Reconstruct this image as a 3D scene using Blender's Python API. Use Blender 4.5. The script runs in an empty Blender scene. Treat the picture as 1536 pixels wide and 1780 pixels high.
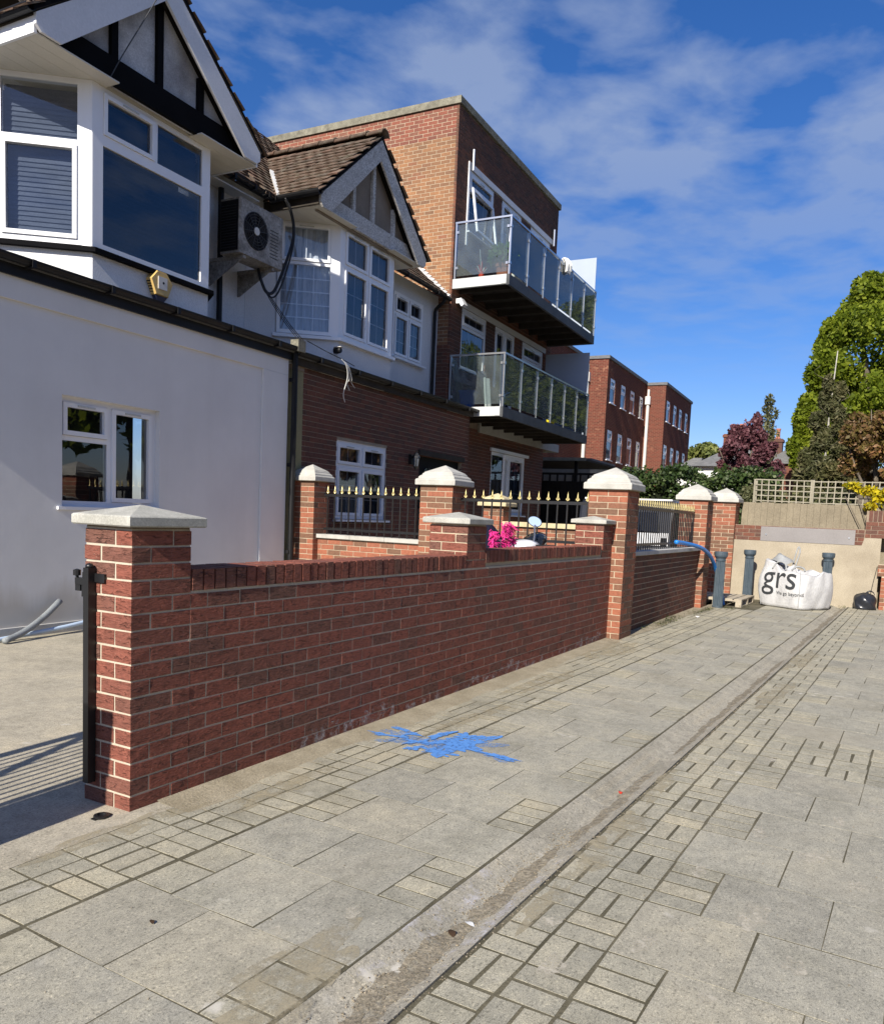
import bpy, math, random, zlib
import numpy as np
from mathutils import Matrix, Vector
random.seed(7)
rng = np.random.default_rng(7)
R = math.radians
SC = bpy.context.scene
COL = SC.collection

# ---------------------------------------------------------------- camera
cam_d = bpy.data.cameras.new('camera')
cam = bpy.data.objects.new('camera', cam_d)
COL.objects.link(cam)
YAW, PITCH, ROLL = 0.482586445, -0.0923150126, 0.0434354767
cy_, sy_ = math.cos(YAW), math.sin(YAW)
cp_, sp_ = math.cos(PITCH), math.sin(PITCH)
fw = Vector((cy_*cp_, sy_*cp_, sp_))
rt = Vector((sy_, -cy_, 0.0))
up = rt.cross(fw)
r2 = rt*math.cos(ROLL) + up*math.sin(ROLL)
u2 = -rt*math.sin(ROLL) + up*math.cos(ROLL)
mw = Matrix(((r2.x, u2.x, -fw.x, 0.0), (r2.y, u2.y, -fw.y, 0.0), (r2.z, u2.z, -fw.z, 1.41), (0, 0, 0, 1)))
cam.matrix_world = mw
cam_d.sensor_fit = 'HORIZONTAL'
cam_d.sensor_width = 36.0
cam_d.lens = 1400.0/1536.0*36.0
cam_d.shift_y = 134.0/1536.0
cam_d.clip_start = 0.05
cam_d.clip_end = 3000
SC.camera = cam
CAMP = np.array([0, 0, 1.41])

# ---------------------------------------------------------------- light
EL = math.atan(0.62)
AZ = math.atan2(0.044, 1.0)          # heading the light travels in
Ldir = Vector((math.cos(AZ)*math.cos(EL), math.sin(AZ)*math.cos(EL), -math.sin(EL)))
sun_d = bpy.data.lights.new('sun', 'SUN')
sun_d.energy = 4.8
sun_d.angle = R(0.53)
sun_d.color = (1.0, 0.93, 0.82)
sun = bpy.data.objects.new('sun', sun_d)
COL.objects.link(sun)
sun.rotation_euler = Ldir.to_track_quat('-Z', 'Y').to_euler()
sun.location = (-30, -2, 30)

world = bpy.data.worlds.new('World')
SC.world = world
world.use_nodes = True
wt = world.node_tree
wt.nodes.clear()
def N(t, typ, **kw):
    n = t.nodes.new(typ)
    for k, v in kw.items():
        if k.startswith('i_'):
            key = k[2:]
            key = int(key) if key.isdigit() else key.replace('_', ' ')
            n.inputs[key].default_value = v
        else:
            setattr(n, k, v)
    return n
def LK(t, a, b):
    t.links.new(a, b)
wo = N(wt, 'ShaderNodeOutputWorld')
bg = N(wt, 'ShaderNodeBackground')
sky = N(wt, 'ShaderNodeTexSky')
sky.sky_type = 'NISHITA'
sky.sun_disc = False
sky.sun_elevation = EL
sky.sun_rotation = R(270) - AZ
sky.altitude = 30
sky.air_density = 1.0
sky.dust_density = 0.4
sky.ozone_density = 3.0
bg.inputs['Strength'].default_value = 0.09
# thin broken cloud over the sky, by direction
tc = N(wt, 'ShaderNodeTexCoord')
sep = N(wt, 'ShaderNodeSeparateXYZ')
LK(wt, tc.outputs['Generated'], sep.inputs[0])
zc = N(wt, 'ShaderNodeMath', operation='MAXIMUM', i_1=0.06)
LK(wt, sep.outputs['Z'], zc.inputs[0])
dx = N(wt, 'ShaderNodeMath', operation='DIVIDE')
dy = N(wt, 'ShaderNodeMath', operation='DIVIDE')
LK(wt, sep.outputs['X'], dx.inputs[0]); LK(wt, zc.outputs[0], dx.inputs[1])
LK(wt, sep.outputs['Y'], dy.inputs[0]); LK(wt, zc.outputs[0], dy.inputs[1])
cmb = N(wt, 'ShaderNodeCombineXYZ')
LK(wt, dx.outputs[0], cmb.inputs[0]); LK(wt, dy.outputs[0], cmb.inputs[1])
n1 = N(wt, 'ShaderNodeTexNoise', i_Scale=3.0, i_Detail=8.0, i_Roughness=0.52, i_Distortion=0.15)
n2 = N(wt, 'ShaderNodeTexNoise', i_Scale=0.42, i_Detail=3.0, i_Roughness=0.5)
mp = N(wt, 'ShaderNodeMapping')
mp.inputs['Location'].default_value = (3.1, 1.7, 0.0)
mp.inputs['Rotation'].default_value = (0, 0, R(35))
mp.inputs['Scale'].default_value = (0.95, 1.1, 1.0)
LK(wt, cmb.outputs[0], mp.inputs['Vector'])
LK(wt, mp.outputs[0], n1.inputs['Vector']); LK(wt, mp.outputs[0], n2.inputs['Vector'])
ad = N(wt, 'ShaderNodeMath', operation='MULTIPLY_ADD', i_1=0.55)
LK(wt, n2.outputs['Fac'], ad.inputs[0]); LK(wt, n1.outputs['Fac'], ad.inputs[2])
cr = N(wt, 'ShaderNodeValToRGB')
cr.color_ramp.elements[0].position = 0.69; cr.color_ramp.elements[0].color = (0, 0, 0, 1)
cr.color_ramp.elements[1].position = 0.92; cr.color_ramp.elements[1].color = (0.62, 0.62, 0.62, 1)
LK(wt, ad.outputs[0], cr.inputs[0])
fade = N(wt, 'ShaderNodeMapRange', i_1=0.16, i_2=0.40, i_3=0.05, i_4=1.0)
LK(wt, sep.outputs['Z'], fade.inputs[0])
cm = N(wt, 'ShaderNodeMath', operation='MULTIPLY')
LK(wt, cr.outputs[0], cm.inputs[0]); LK(wt, fade.outputs[0], cm.inputs[1])
hs = N(wt, 'ShaderNodeHueSaturation', i_Saturation=1.28, i_Value=1.0)
LK(wt, sky.outputs[0], hs.inputs['Color'])
mixc = N(wt, 'ShaderNodeMixRGB')
mixc.inputs[2].default_value = (2.7, 3.3, 4.6, 1)
tint = N(wt, 'ShaderNodeMixRGB', blend_type='MULTIPLY', i_0=1.0)
tint.inputs[2].default_value = (0.68, 0.68, 0.90, 1)
LK(wt, hs.outputs[0], tint.inputs[1])
LK(wt, cm.outputs[0], mixc.inputs[0]); LK(wt, tint.outputs[0], mixc.inputs[1])
LK(wt, mixc.outputs[0], bg.inputs['Color'])
LK(wt, bg.outputs[0], wo.inputs['Surface'])

vs = SC.view_settings
vs.view_transform = 'Standard'
vs.look = 'None'
vs.exposure = 0.66
vs.gamma = 1.0
vs.use_curve_mapping = False
SC.cycles.max_bounces = 6
SC.cycles.transparent_max_bounces = 12
SC.cycles.caustics_reflective = False
SC.cycles.caustics_refractive = False

# ---------------------------------------------------------------- materials
def pos_vec(t, scale=(1, 1, 1)):
    g = N(t, 'ShaderNodeNewGeometry')
    m = N(t, 'ShaderNodeMapping')
    m.inputs['Scale'].default_value = scale
    LK(t, g.outputs['Position'], m.inputs['Vector'])
    return g, m
def piece_rand(t, g):
    oi = N(t, 'ShaderNodeObjectInfo')
    a = N(t, 'ShaderNodeMath', operation='ADD')
    LK(t, g.outputs['Random Per Island'], a.inputs[0]); LK(t, oi.outputs['Random'], a.inputs[1])
    f = N(t, 'ShaderNodeMath', operation='FRACT')
    LK(t, a.outputs[0], f.inputs[0])
    return f.outputs[0]
def ramp(t, fac, stops, interp='LINEAR'):
    r = N(t, 'ShaderNodeValToRGB')
    r.color_ramp.interpolation = interp
    e = r.color_ramp.elements
    while len(e) > 1: e.remove(e[-1])
    e[0].position = stops[0][0]; e[0].color = (*stops[0][1], 1)
    for p, c in stops[1:]:
        k = e.new(p); k.color = (*c, 1)
    LK(t, fac, r.inputs[0])
    return r.outputs[0]
def mix(t, fac, a, b, mode='MIX'):
    m = N(t, 'ShaderNodeMixRGB', blend_type=mode)
    for s, v in ((0, fac), (1, a), (2, b)):
        if isinstance(v, (int, float)): m.inputs[s].default_value = v
        elif isinstance(v, tuple): m.inputs[s].default_value = (*v, 1)
        else: LK(t, v, m.inputs[s])
    return m.outputs[0]
def new_mat(name, rough=0.8, spec=0.3):
    m = bpy.data.materials.new(name)
    m.use_nodes = True
    t = m.node_tree
    b = t.nodes['Principled BSDF']
    b.inputs['Roughness'].default_value = rough
    b.inputs['Specular IOR Level'].default_value = spec
    return m, t, b
def bump(t, b, h, strength, dist):
    bp = N(t, 'ShaderNodeBump', i_Strength=strength, i_Distance=dist)
    LK(t, h, bp.inputs['Height'])
    LK(t, bp.outputs[0], b.inputs['Normal'])
    return bp
def grainy(name, c1, c2, scale=6.0, fine=120.0, fineamt=0.35, rough=0.85, bs=0.3, bd=0.003, c3=None, spec=0.3, stretch=(1, 1, 1)):
    """mottled surface: large patches, fine grain, relief"""
    m, t, b = new_mat(name, rough, spec)
    g, mp_ = pos_vec(t, stretch)
    a = N(t, 'ShaderNodeTexNoise', i_Scale=scale, i_Detail=6.0, i_Roughness=0.62)
    LK(t, mp_.outputs[0], a.inputs['Vector'])
    f = N(t, 'ShaderNodeTexNoise', i_Scale=fine, i_Detail=3.0, i_Roughness=0.7)
    LK(t, mp_.outputs[0], f.inputs['Vector'])
    st = [(0.3, c1), (0.7, c2)]
    if c3: st.append((0.8, c3))
    col = ramp(t, a.outputs['Fac'], st)
    fr = ramp(t, f.outputs['Fac'], [(0.3, (1-fineamt,)*3), (0.7, (1+fineamt*0.4,)*3)])
    LK(t, mix(t, 1.0, col, fr, 'MULTIPLY'), b.inputs['Base Color'])
    bump(t, b, f.outputs['Fac'], bs, bd)
    return m
def plain(name, c, rough=0.5, spec=0.4, metal=0.0, var=0.06):
    m, t, b = new_mat(name, rough, spec)
    g, mp_ = pos_vec(t)
    a = N(t, 'ShaderNodeTexNoise', i_Scale=3.0, i_Detail=5.0)
    LK(t, mp_.outputs[0], a.inputs['Vector'])
    LK(t, ramp(t, a.outputs['Fac'], [(0.3, tuple(x*(1-var) for x in c)), (0.7, tuple(min(1, x*(1+var)) for x in c))]), b.inputs['Base Color'])
    b.inputs['Metallic'].default_value = metal
    return m
def brick_mat(name, stops, crease=0.6, soot_shade=None, cd=0.006):
    m, t, b = new_mat(name, 0.85, 0.25)
    g, mp_ = pos_vec(t)
    pr = piece_rand(t, g)
    col = ramp(t, pr, stops)
    a = N(t, 'ShaderNodeTexNoise', i_Scale=26.0, i_Detail=5.0, i_Roughness=0.7)
    LK(t, mp_.outputs[0], a.inputs['Vector'])
    col = mix(t, 1.0, col, ramp(t, a.outputs['Fac'], [(0.3, (0.72, 0.72, 0.72)), (0.55, (1, 1, 1)), (0.75, (1.12, 1.1, 1.08))]), 'MULTIPLY')
    sp = N(t, 'ShaderNodeTexNoise', i_Scale=140.0, i_Detail=2.0)
    LK(t, mp_.outputs[0], sp.inputs['Vector'])
    col = mix(t, ramp(t, sp.outputs['Fac'], [(0.68, (0, 0, 0)), (0.76, (0.5, 0.5, 0.5))]), col, (0.42, 0.33, 0.26))
    if soot_shade:
        s = N(t, 'ShaderNodeTexNoise', i_Scale=0.55, i_Detail=5.0)
        LK(t, mp_.outputs[0], s.inputs['Vector'])
        col = mix(t, ramp(t, s.outputs['Fac'], [(0.42, (0, 0, 0)), (0.68, (0.75, 0.75, 0.75))]), col, soot_shade)
    LK(t, col, b.inputs['Base Color'])
    # drag creases: noise stretched along the brick, sharpened
    g2, m2 = pos_vec(t, (14, 14, 60))
    cn = N(t, 'ShaderNodeTexNoise', i_Scale=1.0, i_Detail=4.0, i_Roughness=0.55, i_Distortion=1.4)
    LK(t, m2.outputs[0], cn.inputs['Vector'])
    cl = ramp(t, cn.outputs['Fac'], [(0.30, (0, 0, 0)), (0.40, (1, 1, 1)), (0.62, (0.8, 0.8, 0.8)), (0.70, (1, 1, 1))])
    hh = N(t, 'ShaderNodeMath', operation='MULTIPLY_ADD', i_1=0.35)
    LK(t, a.outputs['Fac'], hh.inputs[0]); LK(t, cl, hh.inputs[2])
    bump(t, b, hh.outputs[0], crease, cd)
    return m
def leaf_mat(name, stops, trans=0.35, rough=0.55):
    m = bpy.data.materials.new(name); m.use_nodes = True
    t = m.node_tree
    b = t.nodes['Principled BSDF']
    b.inputs['Roughness'].default_value = rough
    b.inputs['Specular IOR Level'].default_value = 0.25
    g, mp_ = pos_vec(t)
    col = ramp(t, g.outputs['Random Per Island'], stops)
    n = N(t, 'ShaderNodeTexNoise', i_Scale=0.9, i_Detail=3.0)
    LK(t, mp_.outputs[0], n.inputs['Vector'])
    col = mix(t, 1.0, col, ramp(t, n.outputs['Fac'], [(0.35, (0.75, 0.8, 0.8)), (0.65, (1.15, 1.1, 1.0))]), 'MULTIPLY')
    LK(t, col, b.inputs['Base Color'])
    tr = N(t, 'ShaderNodeBsdfTranslucent')
    LK(t, col, tr.inputs['Color'])
    ms = N(t, 'ShaderNodeMixShader', i_0=trans)
    LK(t, b.outputs[0], ms.inputs[1]); LK(t, tr.outputs[0], ms.inputs[2])
    LK(t, ms.outputs[0], t.nodes['Material Output'].inputs['Surface'])
    return m
def glass_mat(name, tint=(0.75, 0.8, 0.85), refl=0.06, rough=0.01, dirt=0.0):
    m = bpy.data.materials.new(name); m.use_nodes = True
    t = m.node_tree; t.nodes.remove(t.nodes['Principled BSDF'])
    tr = N(t, 'ShaderNodeBsdfTransparent'); tr.inputs[0].default_value = (*tint, 1)
    gl = N(t, 'ShaderNodeBsdfGlossy'); gl.inputs['Roughness'].default_value = rough
    fr = N(t, 'ShaderNodeFresnel', i_IOR=1.5)
    a = N(t, 'ShaderNodeMath', operation='MULTIPLY_ADD', i_1=1.15, i_2=refl, use_clamp=True)
    LK(t, fr.outputs[0], a.inputs[0])
    ms = N(t, 'ShaderNodeMixShader')
    LK(t, a.outputs[0], ms.inputs[0]); LK(t, tr.outputs[0], ms.inputs[1]); LK(t, gl.outputs[0], ms.inputs[2])
    out = ms.outputs[0]
    g, mp_ = pos_vec(t)
    wv = N(t, 'ShaderNodeTexNoise', i_Scale=2.2, i_Detail=2.0)
    LK(t, mp_.outputs[0], wv.inputs['Vector'])
    bp = N(t, 'ShaderNodeBump', i_Strength=0.05, i_Distance=0.02)
    LK(t, wv.outputs['Fac'], bp.inputs['Height']); LK(t, bp.outputs[0], gl.inputs['Normal'])
    if dirt > 0:
        df = N(t, 'ShaderNodeBsdfDiffuse'); df.inputs[0].default_value = (0.45, 0.5, 0.5, 1)
        tl = N(t, 'ShaderNodeBsdfTranslucent'); tl.inputs[0].default_value = (0.45, 0.52, 0.52, 1)
        m0 = N(t, 'ShaderNodeMixShader', i_0=0.5)
        LK(t, df.outputs[0], m0.inputs[1]); LK(t, tl.outputs[0], m0.inputs[2])
        n = N(t, 'ShaderNodeTexNoise', i_Scale=3.0, i_Detail=5.0)
        LK(t, mp_.outputs[0], n.inputs['Vector'])
        fac = ramp(t, n.outputs['Fac'], [(0.3, (dirt*0.45,)*3), (0.75, (dirt,)*3)])
        m2 = N(t, 'ShaderNodeMixShader')
        LK(t, fac, m2.inputs[0]); LK(t, out, m2.inputs[1]); LK(t, m0.outputs[0], m2.inputs[2])
        out = m2.outputs[0]
    LK(t, out, t.nodes['Material Output'].inputs['Surface'])
    return m

M = {}
M['brick_red'] = brick_mat('red brick', [(0.0, (0.245, 0.082, 0.056)), (0.5, (0.225, 0.079, 0.055)), (0.75, (0.20, 0.077, 0.055)), (0.92, (0.175, 0.079, 0.058)), (1.0, (0.155, 0.078, 0.058))], 1.0, cd=0.013)
M['brick_orange'] = brick_mat('orange brick', [(0.0, (0.32, 0.115, 0.066)), (0.45, (0.285, 0.108, 0.065)), (0.6, (0.22, 0.10, 0.062)), (0.8, (0.18, 0.095, 0.06)), (1.0, (0.155, 0.088, 0.058))], 0.4)
M['brick_brown'] = brick_mat('brown brick', [(0.0, (0.175, 0.07, 0.046)), (0.5, (0.15, 0.064, 0.044)), (0.8, (0.125, 0.062, 0.046)), (1.0, (0.105, 0.056, 0.042))], 0.5)
M['brick_buff'] = brick_mat('buff orange brick', [(0.0, (0.33, 0.165, 0.08)), (0.4, (0.29, 0.145, 0.074)), (0.7, (0.25, 0.13, 0.07)), (0.9, (0.19, 0.105, 0.062)), (1.0, (0.28, 0.12, 0.068))], 0.4, soot_shade=(0.17, 0.095, 0.055))
M['brick_flat'] = brick_mat('shaded front brick', [(0.0, (0.22, 0.085, 0.05)), (0.5, (0.17, 0.072, 0.045)), (1.0, (0.11, 0.055, 0.04))], 0.3, soot_shade=(0.05, 0.04, 0.035))  # darker than the buff side brick: the front's shade is put into the colour
M['brick_fl_red'] = brick_mat('far red brick', [(0.0, (0.25, 0.085, 0.055)), (0.5, (0.20, 0.075, 0.052)), (0.85, (0.165, 0.068, 0.05)), (1.0, (0.22, 0.10, 0.065))], 0.2)
M['mortar_light'] = grainy('pale sand mortar', (0.46, 0.38, 0.27), (0.55, 0.46, 0.335), 8, 200, 0.3, 0.95, 0.4, 0.002)
M['mortar_pale'] = grainy('pale cream mortar', (0.46, 0.40, 0.31), (0.58, 0.51, 0.40), 8, 200, 0.25, 0.95, 0.3, 0.002)
M['plate'] = grainy('mauve grey plate', (0.21, 0.195, 0.19), (0.26, 0.245, 0.24), 1.2, 40, 0.1, 0.7)
M['mortar_grey'] = grainy('grey mortar', (0.30, 0.25, 0.19), (0.42, 0.35, 0.26), 8, 200, 0.3, 0.95, 0.4, 0.002)
M['mortar_dark'] = grainy('weathered mortar', (0.22, 0.17, 0.13), (0.32, 0.25, 0.18), 5, 150, 0.3, 0.95, 0.3, 0.002)
M['cap_stone'] = grainy('cast stone cap', (0.33, 0.325, 0.285), (0.50, 0.49, 0.44), 7, 120, 0.3, 0.9, 0.4, 0.003, c3=(0.40, 0.39, 0.33))
M['cap_white'] = grainy('white cast stone', (0.38, 0.37, 0.335), (0.51, 0.50, 0.46), 6, 120, 0.18, 0.9, 0.15, 0.002)
M['coping_grey'] = grainy('grey coping stone', (0.42, 0.42, 0.41), (0.55, 0.54, 0.52), 6, 140, 0.15, 0.9, 0.2, 0.002)
M['sandstone'] = grainy('yellow sandstone', (0.50, 0.42, 0.25), (0.62, 0.53, 0.34), 6, 140, 0.2, 0.9, 0.3, 0.003)
M['render_white'] = grainy('white render', (0.70, 0.70, 0.70), (0.76, 0.76, 0.755), 0.9, 90, 0.05, 0.9, 0.12, 0.002)
m, t, b = new_mat('white render', 0.9, 0.2)
g, mp_ = pos_vec(t)
a = N(t, 'ShaderNodeTexNoise', i_Scale=1.1, i_Detail=5.0, i_Roughness=0.6); LK(t, mp_.outputs[0], a.inputs['Vector'])
c = ramp(t, a.outputs['Fac'], [(0.3, (0.66, 0.66, 0.66)), (0.7, (0.74, 0.74, 0.735))])
g2, m2 = pos_vec(t, (2.6, 2.6, 0.25))
st_ = N(t, 'ShaderNodeTexNoise', i_Scale=1.0, i_Detail=5.0, i_Roughness=0.65); LK(t, m2.outputs[0], st_.inputs['Vector'])
c = mix(t, 1.0, c, ramp(t, st_.outputs['Fac'], [(0.34, (0.975, 0.975, 0.97)), (0.52, (1, 1, 1))]), 'MULTIPLY')
sz = N(t, 'ShaderNodeSeparateXYZ'); LK(t, g.outputs['Position'], sz.inputs[0])
wob = N(t, 'ShaderNodeMath', operation='MULTIPLY_ADD', i_1=-0.55); LK(t, st_.outputs['Fac'], wob.inputs[0]); LK(t, sz.outputs['Z'], wob.inputs[2])
c = mix(t, ramp(t, wob.outputs[0], [(0.0, (0.55, 0.55, 0.55)), (0.22, (0, 0, 0))]), c, (0.40, 0.36, 0.29))
LK(t, c, b.inputs['Base Color'])
tr_ = N(t, 'ShaderNodeTexNoise', i_Scale=6.0, i_Detail=7.0, i_Roughness=0.6); LK(t, mp_.outputs[0], tr_.inputs['Vector'])
bump(t, b, tr_.outputs['Fac'], 0.25, 0.006)
M['render_white'] = m
M['render_rough'] = grainy('roughcast white render', (0.70, 0.71, 0.72), (0.80, 0.80, 0.80), 2.2, 55, 0.14, 0.7, 0.55, 0.008, spec=0.5)
M['render_old'] = grainy('flaking white render', (0.72, 0.72, 0.72), (0.66, 0.67, 0.68), 2.4, 50, 0.12, 0.9, 0.35, 0.004, c3=(0.30, 0.28, 0.25))
M['render_stain'] = grainy('mouldy white panel', (0.24, 0.23, 0.23), (0.68, 0.68, 0.68), 1.6, 70, 0.3, 0.9, 0.3, 0.003)
M['render_beige'] = grainy('beige render', (0.31, 0.265, 0.195), (0.43, 0.375, 0.285), 1.8, 60, 0.25, 0.95, 0.5, 0.006, c3=(0.25, 0.215, 0.16))
M['panel_brown'] = grainy('brown stained panel', (0.20, 0.165, 0.13), (0.27, 0.225, 0.18), 3, 70, 0.2, 0.9, 0.3, 0.003)
M['olive'] = grainy('shaded olive tone', (0.22, 0.20, 0.11), (0.30, 0.27, 0.15), 4, 80, 0.15, 0.8)  # shade put into the colour: render return and cream plate turn olive
M['timber_black'] = plain('black painted timber', (0.006, 0.006, 0.007), 0.9, 0.08, 0, 0.2)
M['barge_white'] = grainy('white painted board', (0.66, 0.67, 0.69), (0.72, 0.72, 0.74), 4, 40, 0.08, 0.6, 0.1, 0.002)
M['barge_old'] = grainy('peeling white board', (0.52, 0.50, 0.47), (0.66, 0.65, 0.63), 7, 34, 0.6, 0.85, 0.5, 0.004, c3=(0.26, 0.22, 0.18), stretch=(1, 1, 1.6))
M['upvc'] = plain('white upvc', (0.80, 0.81, 0.83), 0.28, 0.5, 0, 0.015)
M['soffit'] = grainy('cream soffit board', (0.60, 0.57, 0.50), (0.68, 0.65, 0.57), 2, 60, 0.08, 0.6, 0.05, 0.001)
M['black_plastic'] = plain('black plastic', (0.010, 0.010, 0.011), 0.5, 0.25, 0, 0.3)
M['black_metal'] = plain('black painted steel', (0.010, 0.010, 0.011), 0.38, 0.5, 0, 0.2)
M['gold'] = plain('gold painted finial', (0.66, 0.55, 0.25), 0.38, 0.5, 0.6, 0.2)
M['lead'] = grainy('white painted flashing', (0.60, 0.60, 0.58), (0.75, 0.75, 0.73), 6, 60, 0.2, 0.8)
M['tile'] = None
M['steel'] = plain('stainless steel', (0.55, 0.56, 0.57), 0.28, 0.5, 0.9, 0.05)
M['steel_dark'] = grainy('weathered grey steel beam', (0.045, 0.048, 0.052), (0.085, 0.09, 0.095), 3, 50, 0.3, 0.6)
M['steel_pale'] = grainy('pale galvanised steel', (0.48, 0.50, 0.50), (0.58, 0.60, 0.59), 5, 60, 0.15, 0.5)
M['deck_dark'] = grainy('dark deck boards', (0.03, 0.025, 0.02), (0.06, 0.05, 0.04), 3, 60, 0.3, 0.9)
M['concrete_band'] = grainy('old concrete band', (0.38, 0.37, 0.34), (0.50, 0.49, 0.46), 3, 80, 0.2, 0.9)
M['parapet'] = grainy('lichened coping', (0.14, 0.13, 0.10), (0.30, 0.285, 0.22), 6, 60, 0.4, 0.95, 0.5, 0.006)
M['blind_blue'] = grainy('dark slatted blind', (0.022, 0.032, 0.06), (0.045, 0.062, 0.11), 3, 40, 0.5, 0.8, stretch=(1, 1, 5))
M['curtain'] = grainy('net curtain', (0.42, 0.45, 0.50), (0.66, 0.68, 0.72), 7, 30, 0.25, 0.9, stretch=(2.5, 2.5, 0.25))
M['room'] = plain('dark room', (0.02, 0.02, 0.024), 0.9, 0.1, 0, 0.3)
M['room_grey'] = grainy('grey net curtain', (0.07, 0.08, 0.10), (0.17, 0.185, 0.21), 6, 30, 0.3, 0.9, stretch=(3, 3, 0.3))
M['pane'] = glass_mat('window glass')
M['pane_bay'] = glass_mat('bay window glass', (0.82, 0.86, 0.9), 0.05)
M['balcony_glass'] = glass_mat('balcony glass', (0.82, 0.88, 0.88), 0.03, 0.02, 0.20)  # dirt layer kept strong to lighten the panels in place of reflected sky
M['screen_glass'] = plain('frosted grey screen', (0.34, 0.40, 0.50), 0.45, 0.4, 0, 0.03)
M['ac'] = grainy('dirty white casing', (0.20, 0.18, 0.155), (0.44, 0.42, 0.39), 5, 26, 0.5, 0.6)
M['alarm'] = plain('gold yellow plastic', (0.62, 0.42, 0.14), 0.4, 0.5, 0, 0.08)
M['label_white'] = plain('pale label', (0.62, 0.60, 0.56), 0.6, 0.3)
M['dark_blue'] = plain('navy plastic', (0.02, 0.025, 0.06), 0.4, 0.5)
M['terracotta'] = plain('terracotta pot', (0.42, 0.17, 0.11), 0.8, 0.2)
M['red'] = plain('red plastic', (0.55, 0.05, 0.02), 0.5, 0.4)
M['white_plastic'] = plain('white plastic', (0.75, 0.75, 0.72), 0.4, 0.4)
M['yellow'] = plain('yellow plastic', (0.75, 0.62, 0.03), 0.5, 0.4)
M['blue_plastic'] = plain('blue plastic', (0.03, 0.10, 0.42), 0.4, 0.4)
M['hose_blue'] = plain('bright blue pipe', (0.02, 0.20, 0.62), 0.35, 0.5)
M['hose_pale'] = plain('pale blue conduit', (0.45, 0.56, 0.70), 0.4, 0.4)
M['grey_rubber'] = grainy('grey lagging tube', (0.20, 0.22, 0.23), (0.30, 0.32, 0.33), 9, 60, 0.3, 0.8)
M['bollard'] = grainy('blue grey painted iron', (0.045, 0.068, 0.088), (0.07, 0.096, 0.12), 8, 90, 0.25, 0.55, 0.3, 0.002, spec=0.5)
M['wood'] = grainy('weathered pallet wood', (0.36, 0.31, 0.23), (0.52, 0.46, 0.36), 5, 40, 0.3, 0.9, 0.4, 0.003, stretch=(1, 4, 4))
M['trellis'] = grainy('pale trellis wood', (0.24, 0.22, 0.165), (0.36, 0.33, 0.26), 5, 50, 0.25, 0.9)
M['fence_wood'] = grainy('brown fence board', (0.20, 0.17, 0.12), (0.28, 0.24, 0.17), 3, 50, 0.25, 0.9, 0.3, 0.003)
M['black_timber'] = plain('black stained boards', (0.008, 0.007, 0.006), 0.7, 0.2, 0, 0.3)
M['bulk_bag'] = grainy('white woven bag', (0.46, 0.46, 0.465), (0.60, 0.60, 0.60), 6, 30, 0.08, 0.75, 0.5, 0.02, c3=(0.50, 0.49, 0.46))
M['bag_print'] = plain('dark grey print', (0.035, 0.038, 0.042), 0.7, 0.3)
M['bag_inside'] = grainy('grey bag lining', (0.24, 0.25, 0.25), (0.40, 0.41, 0.41), 6, 80, 0.2, 0.8)
M['bin_bag'] = plain('black bin bag', (0.02, 0.022, 0.028), 0.28, 0.5, 0, 0.2)
M['pink'] = plain('hot pink fringe', (0.80, 0.04, 0.28), 0.7, 0.3, 0, 0.1)
M['cloth_black'] = plain('black cloth', (0.012, 0.012, 0.03), 0.85, 0.2)
M['mirror'] = plain('mirror glass', (0.85, 0.87, 0.9), 0.02, 0.5, 1.0, 0.01)
M['van_dark'] = plain('dark vehicle paint', (0.015, 0.018, 0.028), 0.25, 0.5, 0, 0.05)
M['van_white'] = plain('white vehicle paint', (0.75, 0.76, 0.78), 0.2, 0.6, 0, 0.02)
M['van_glass'] = plain('dark vehicle glass', (0.01, 0.012, 0.015), 0.05, 0.6)
M['rubber'] = plain('tyre rubber', (0.02, 0.02, 0.02), 0.85, 0.2)
M['lens_red'] = plain('red lamp lens', (0.45, 0.01, 0.01), 0.2, 0.5)
M['cable'] = plain('black cable', (0.012, 0.012, 0.013), 0.5, 0.4)
M['wire_white'] = plain('white wire', (0.75, 0.75, 0.72), 0.5, 0.4)
M['white_paint'] = grainy('bright white render', (0.66, 0.66, 0.64), (0.72, 0.72, 0.70), 3, 60, 0.05, 0.9)
M['slate'] = grainy('grey slate roof', (0.11, 0.115, 0.12), (0.20, 0.20, 0.205), 4, 30, 0.3, 0.8, stretch=(1, 1, 6))
M['bark'] = grainy('bark', (0.10, 0.08, 0.06), (0.22, 0.19, 0.15), 6, 40, 0.4, 0.95, 0.5, 0.01)
M['bark_pale'] = grainy('pale bark', (0.30, 0.29, 0.25), (0.48, 0.46, 0.40), 6, 40, 0.3, 0.95, 0.3, 0.006)
M['oak_leaf'] = leaf_mat('bright green leaf', [(0.0, (0.11, 0.155, 0.014)), (0.4, (0.19, 0.25, 0.02)), (0.8, (0.27, 0.33, 0.03)), (1.0, (0.33, 0.38, 0.055))], 0.55)
M['conifer_leaf'] = leaf_mat('grey green needle', [(0.0, (0.07, 0.075, 0.028)), (0.5, (0.115, 0.115, 0.048)), (1.0, (0.19, 0.17, 0.09))], 0.3)
M['copper_leaf'] = leaf_mat('copper brown leaf', [(0.0, (0.11, 0.075, 0.025)), (0.4, (0.17, 0.125, 0.03)), (0.7, (0.24, 0.12, 0.055)), (1.0, (0.34, 0.22, 0.13))], 0.3)
M['purple_leaf'] = leaf_mat('purple leaf', [(0.0, (0.07, 0.026, 0.034)), (0.5, (0.125, 0.045, 0.06)), (1.0, (0.23, 0.11, 0.13))], 0.3)
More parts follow.
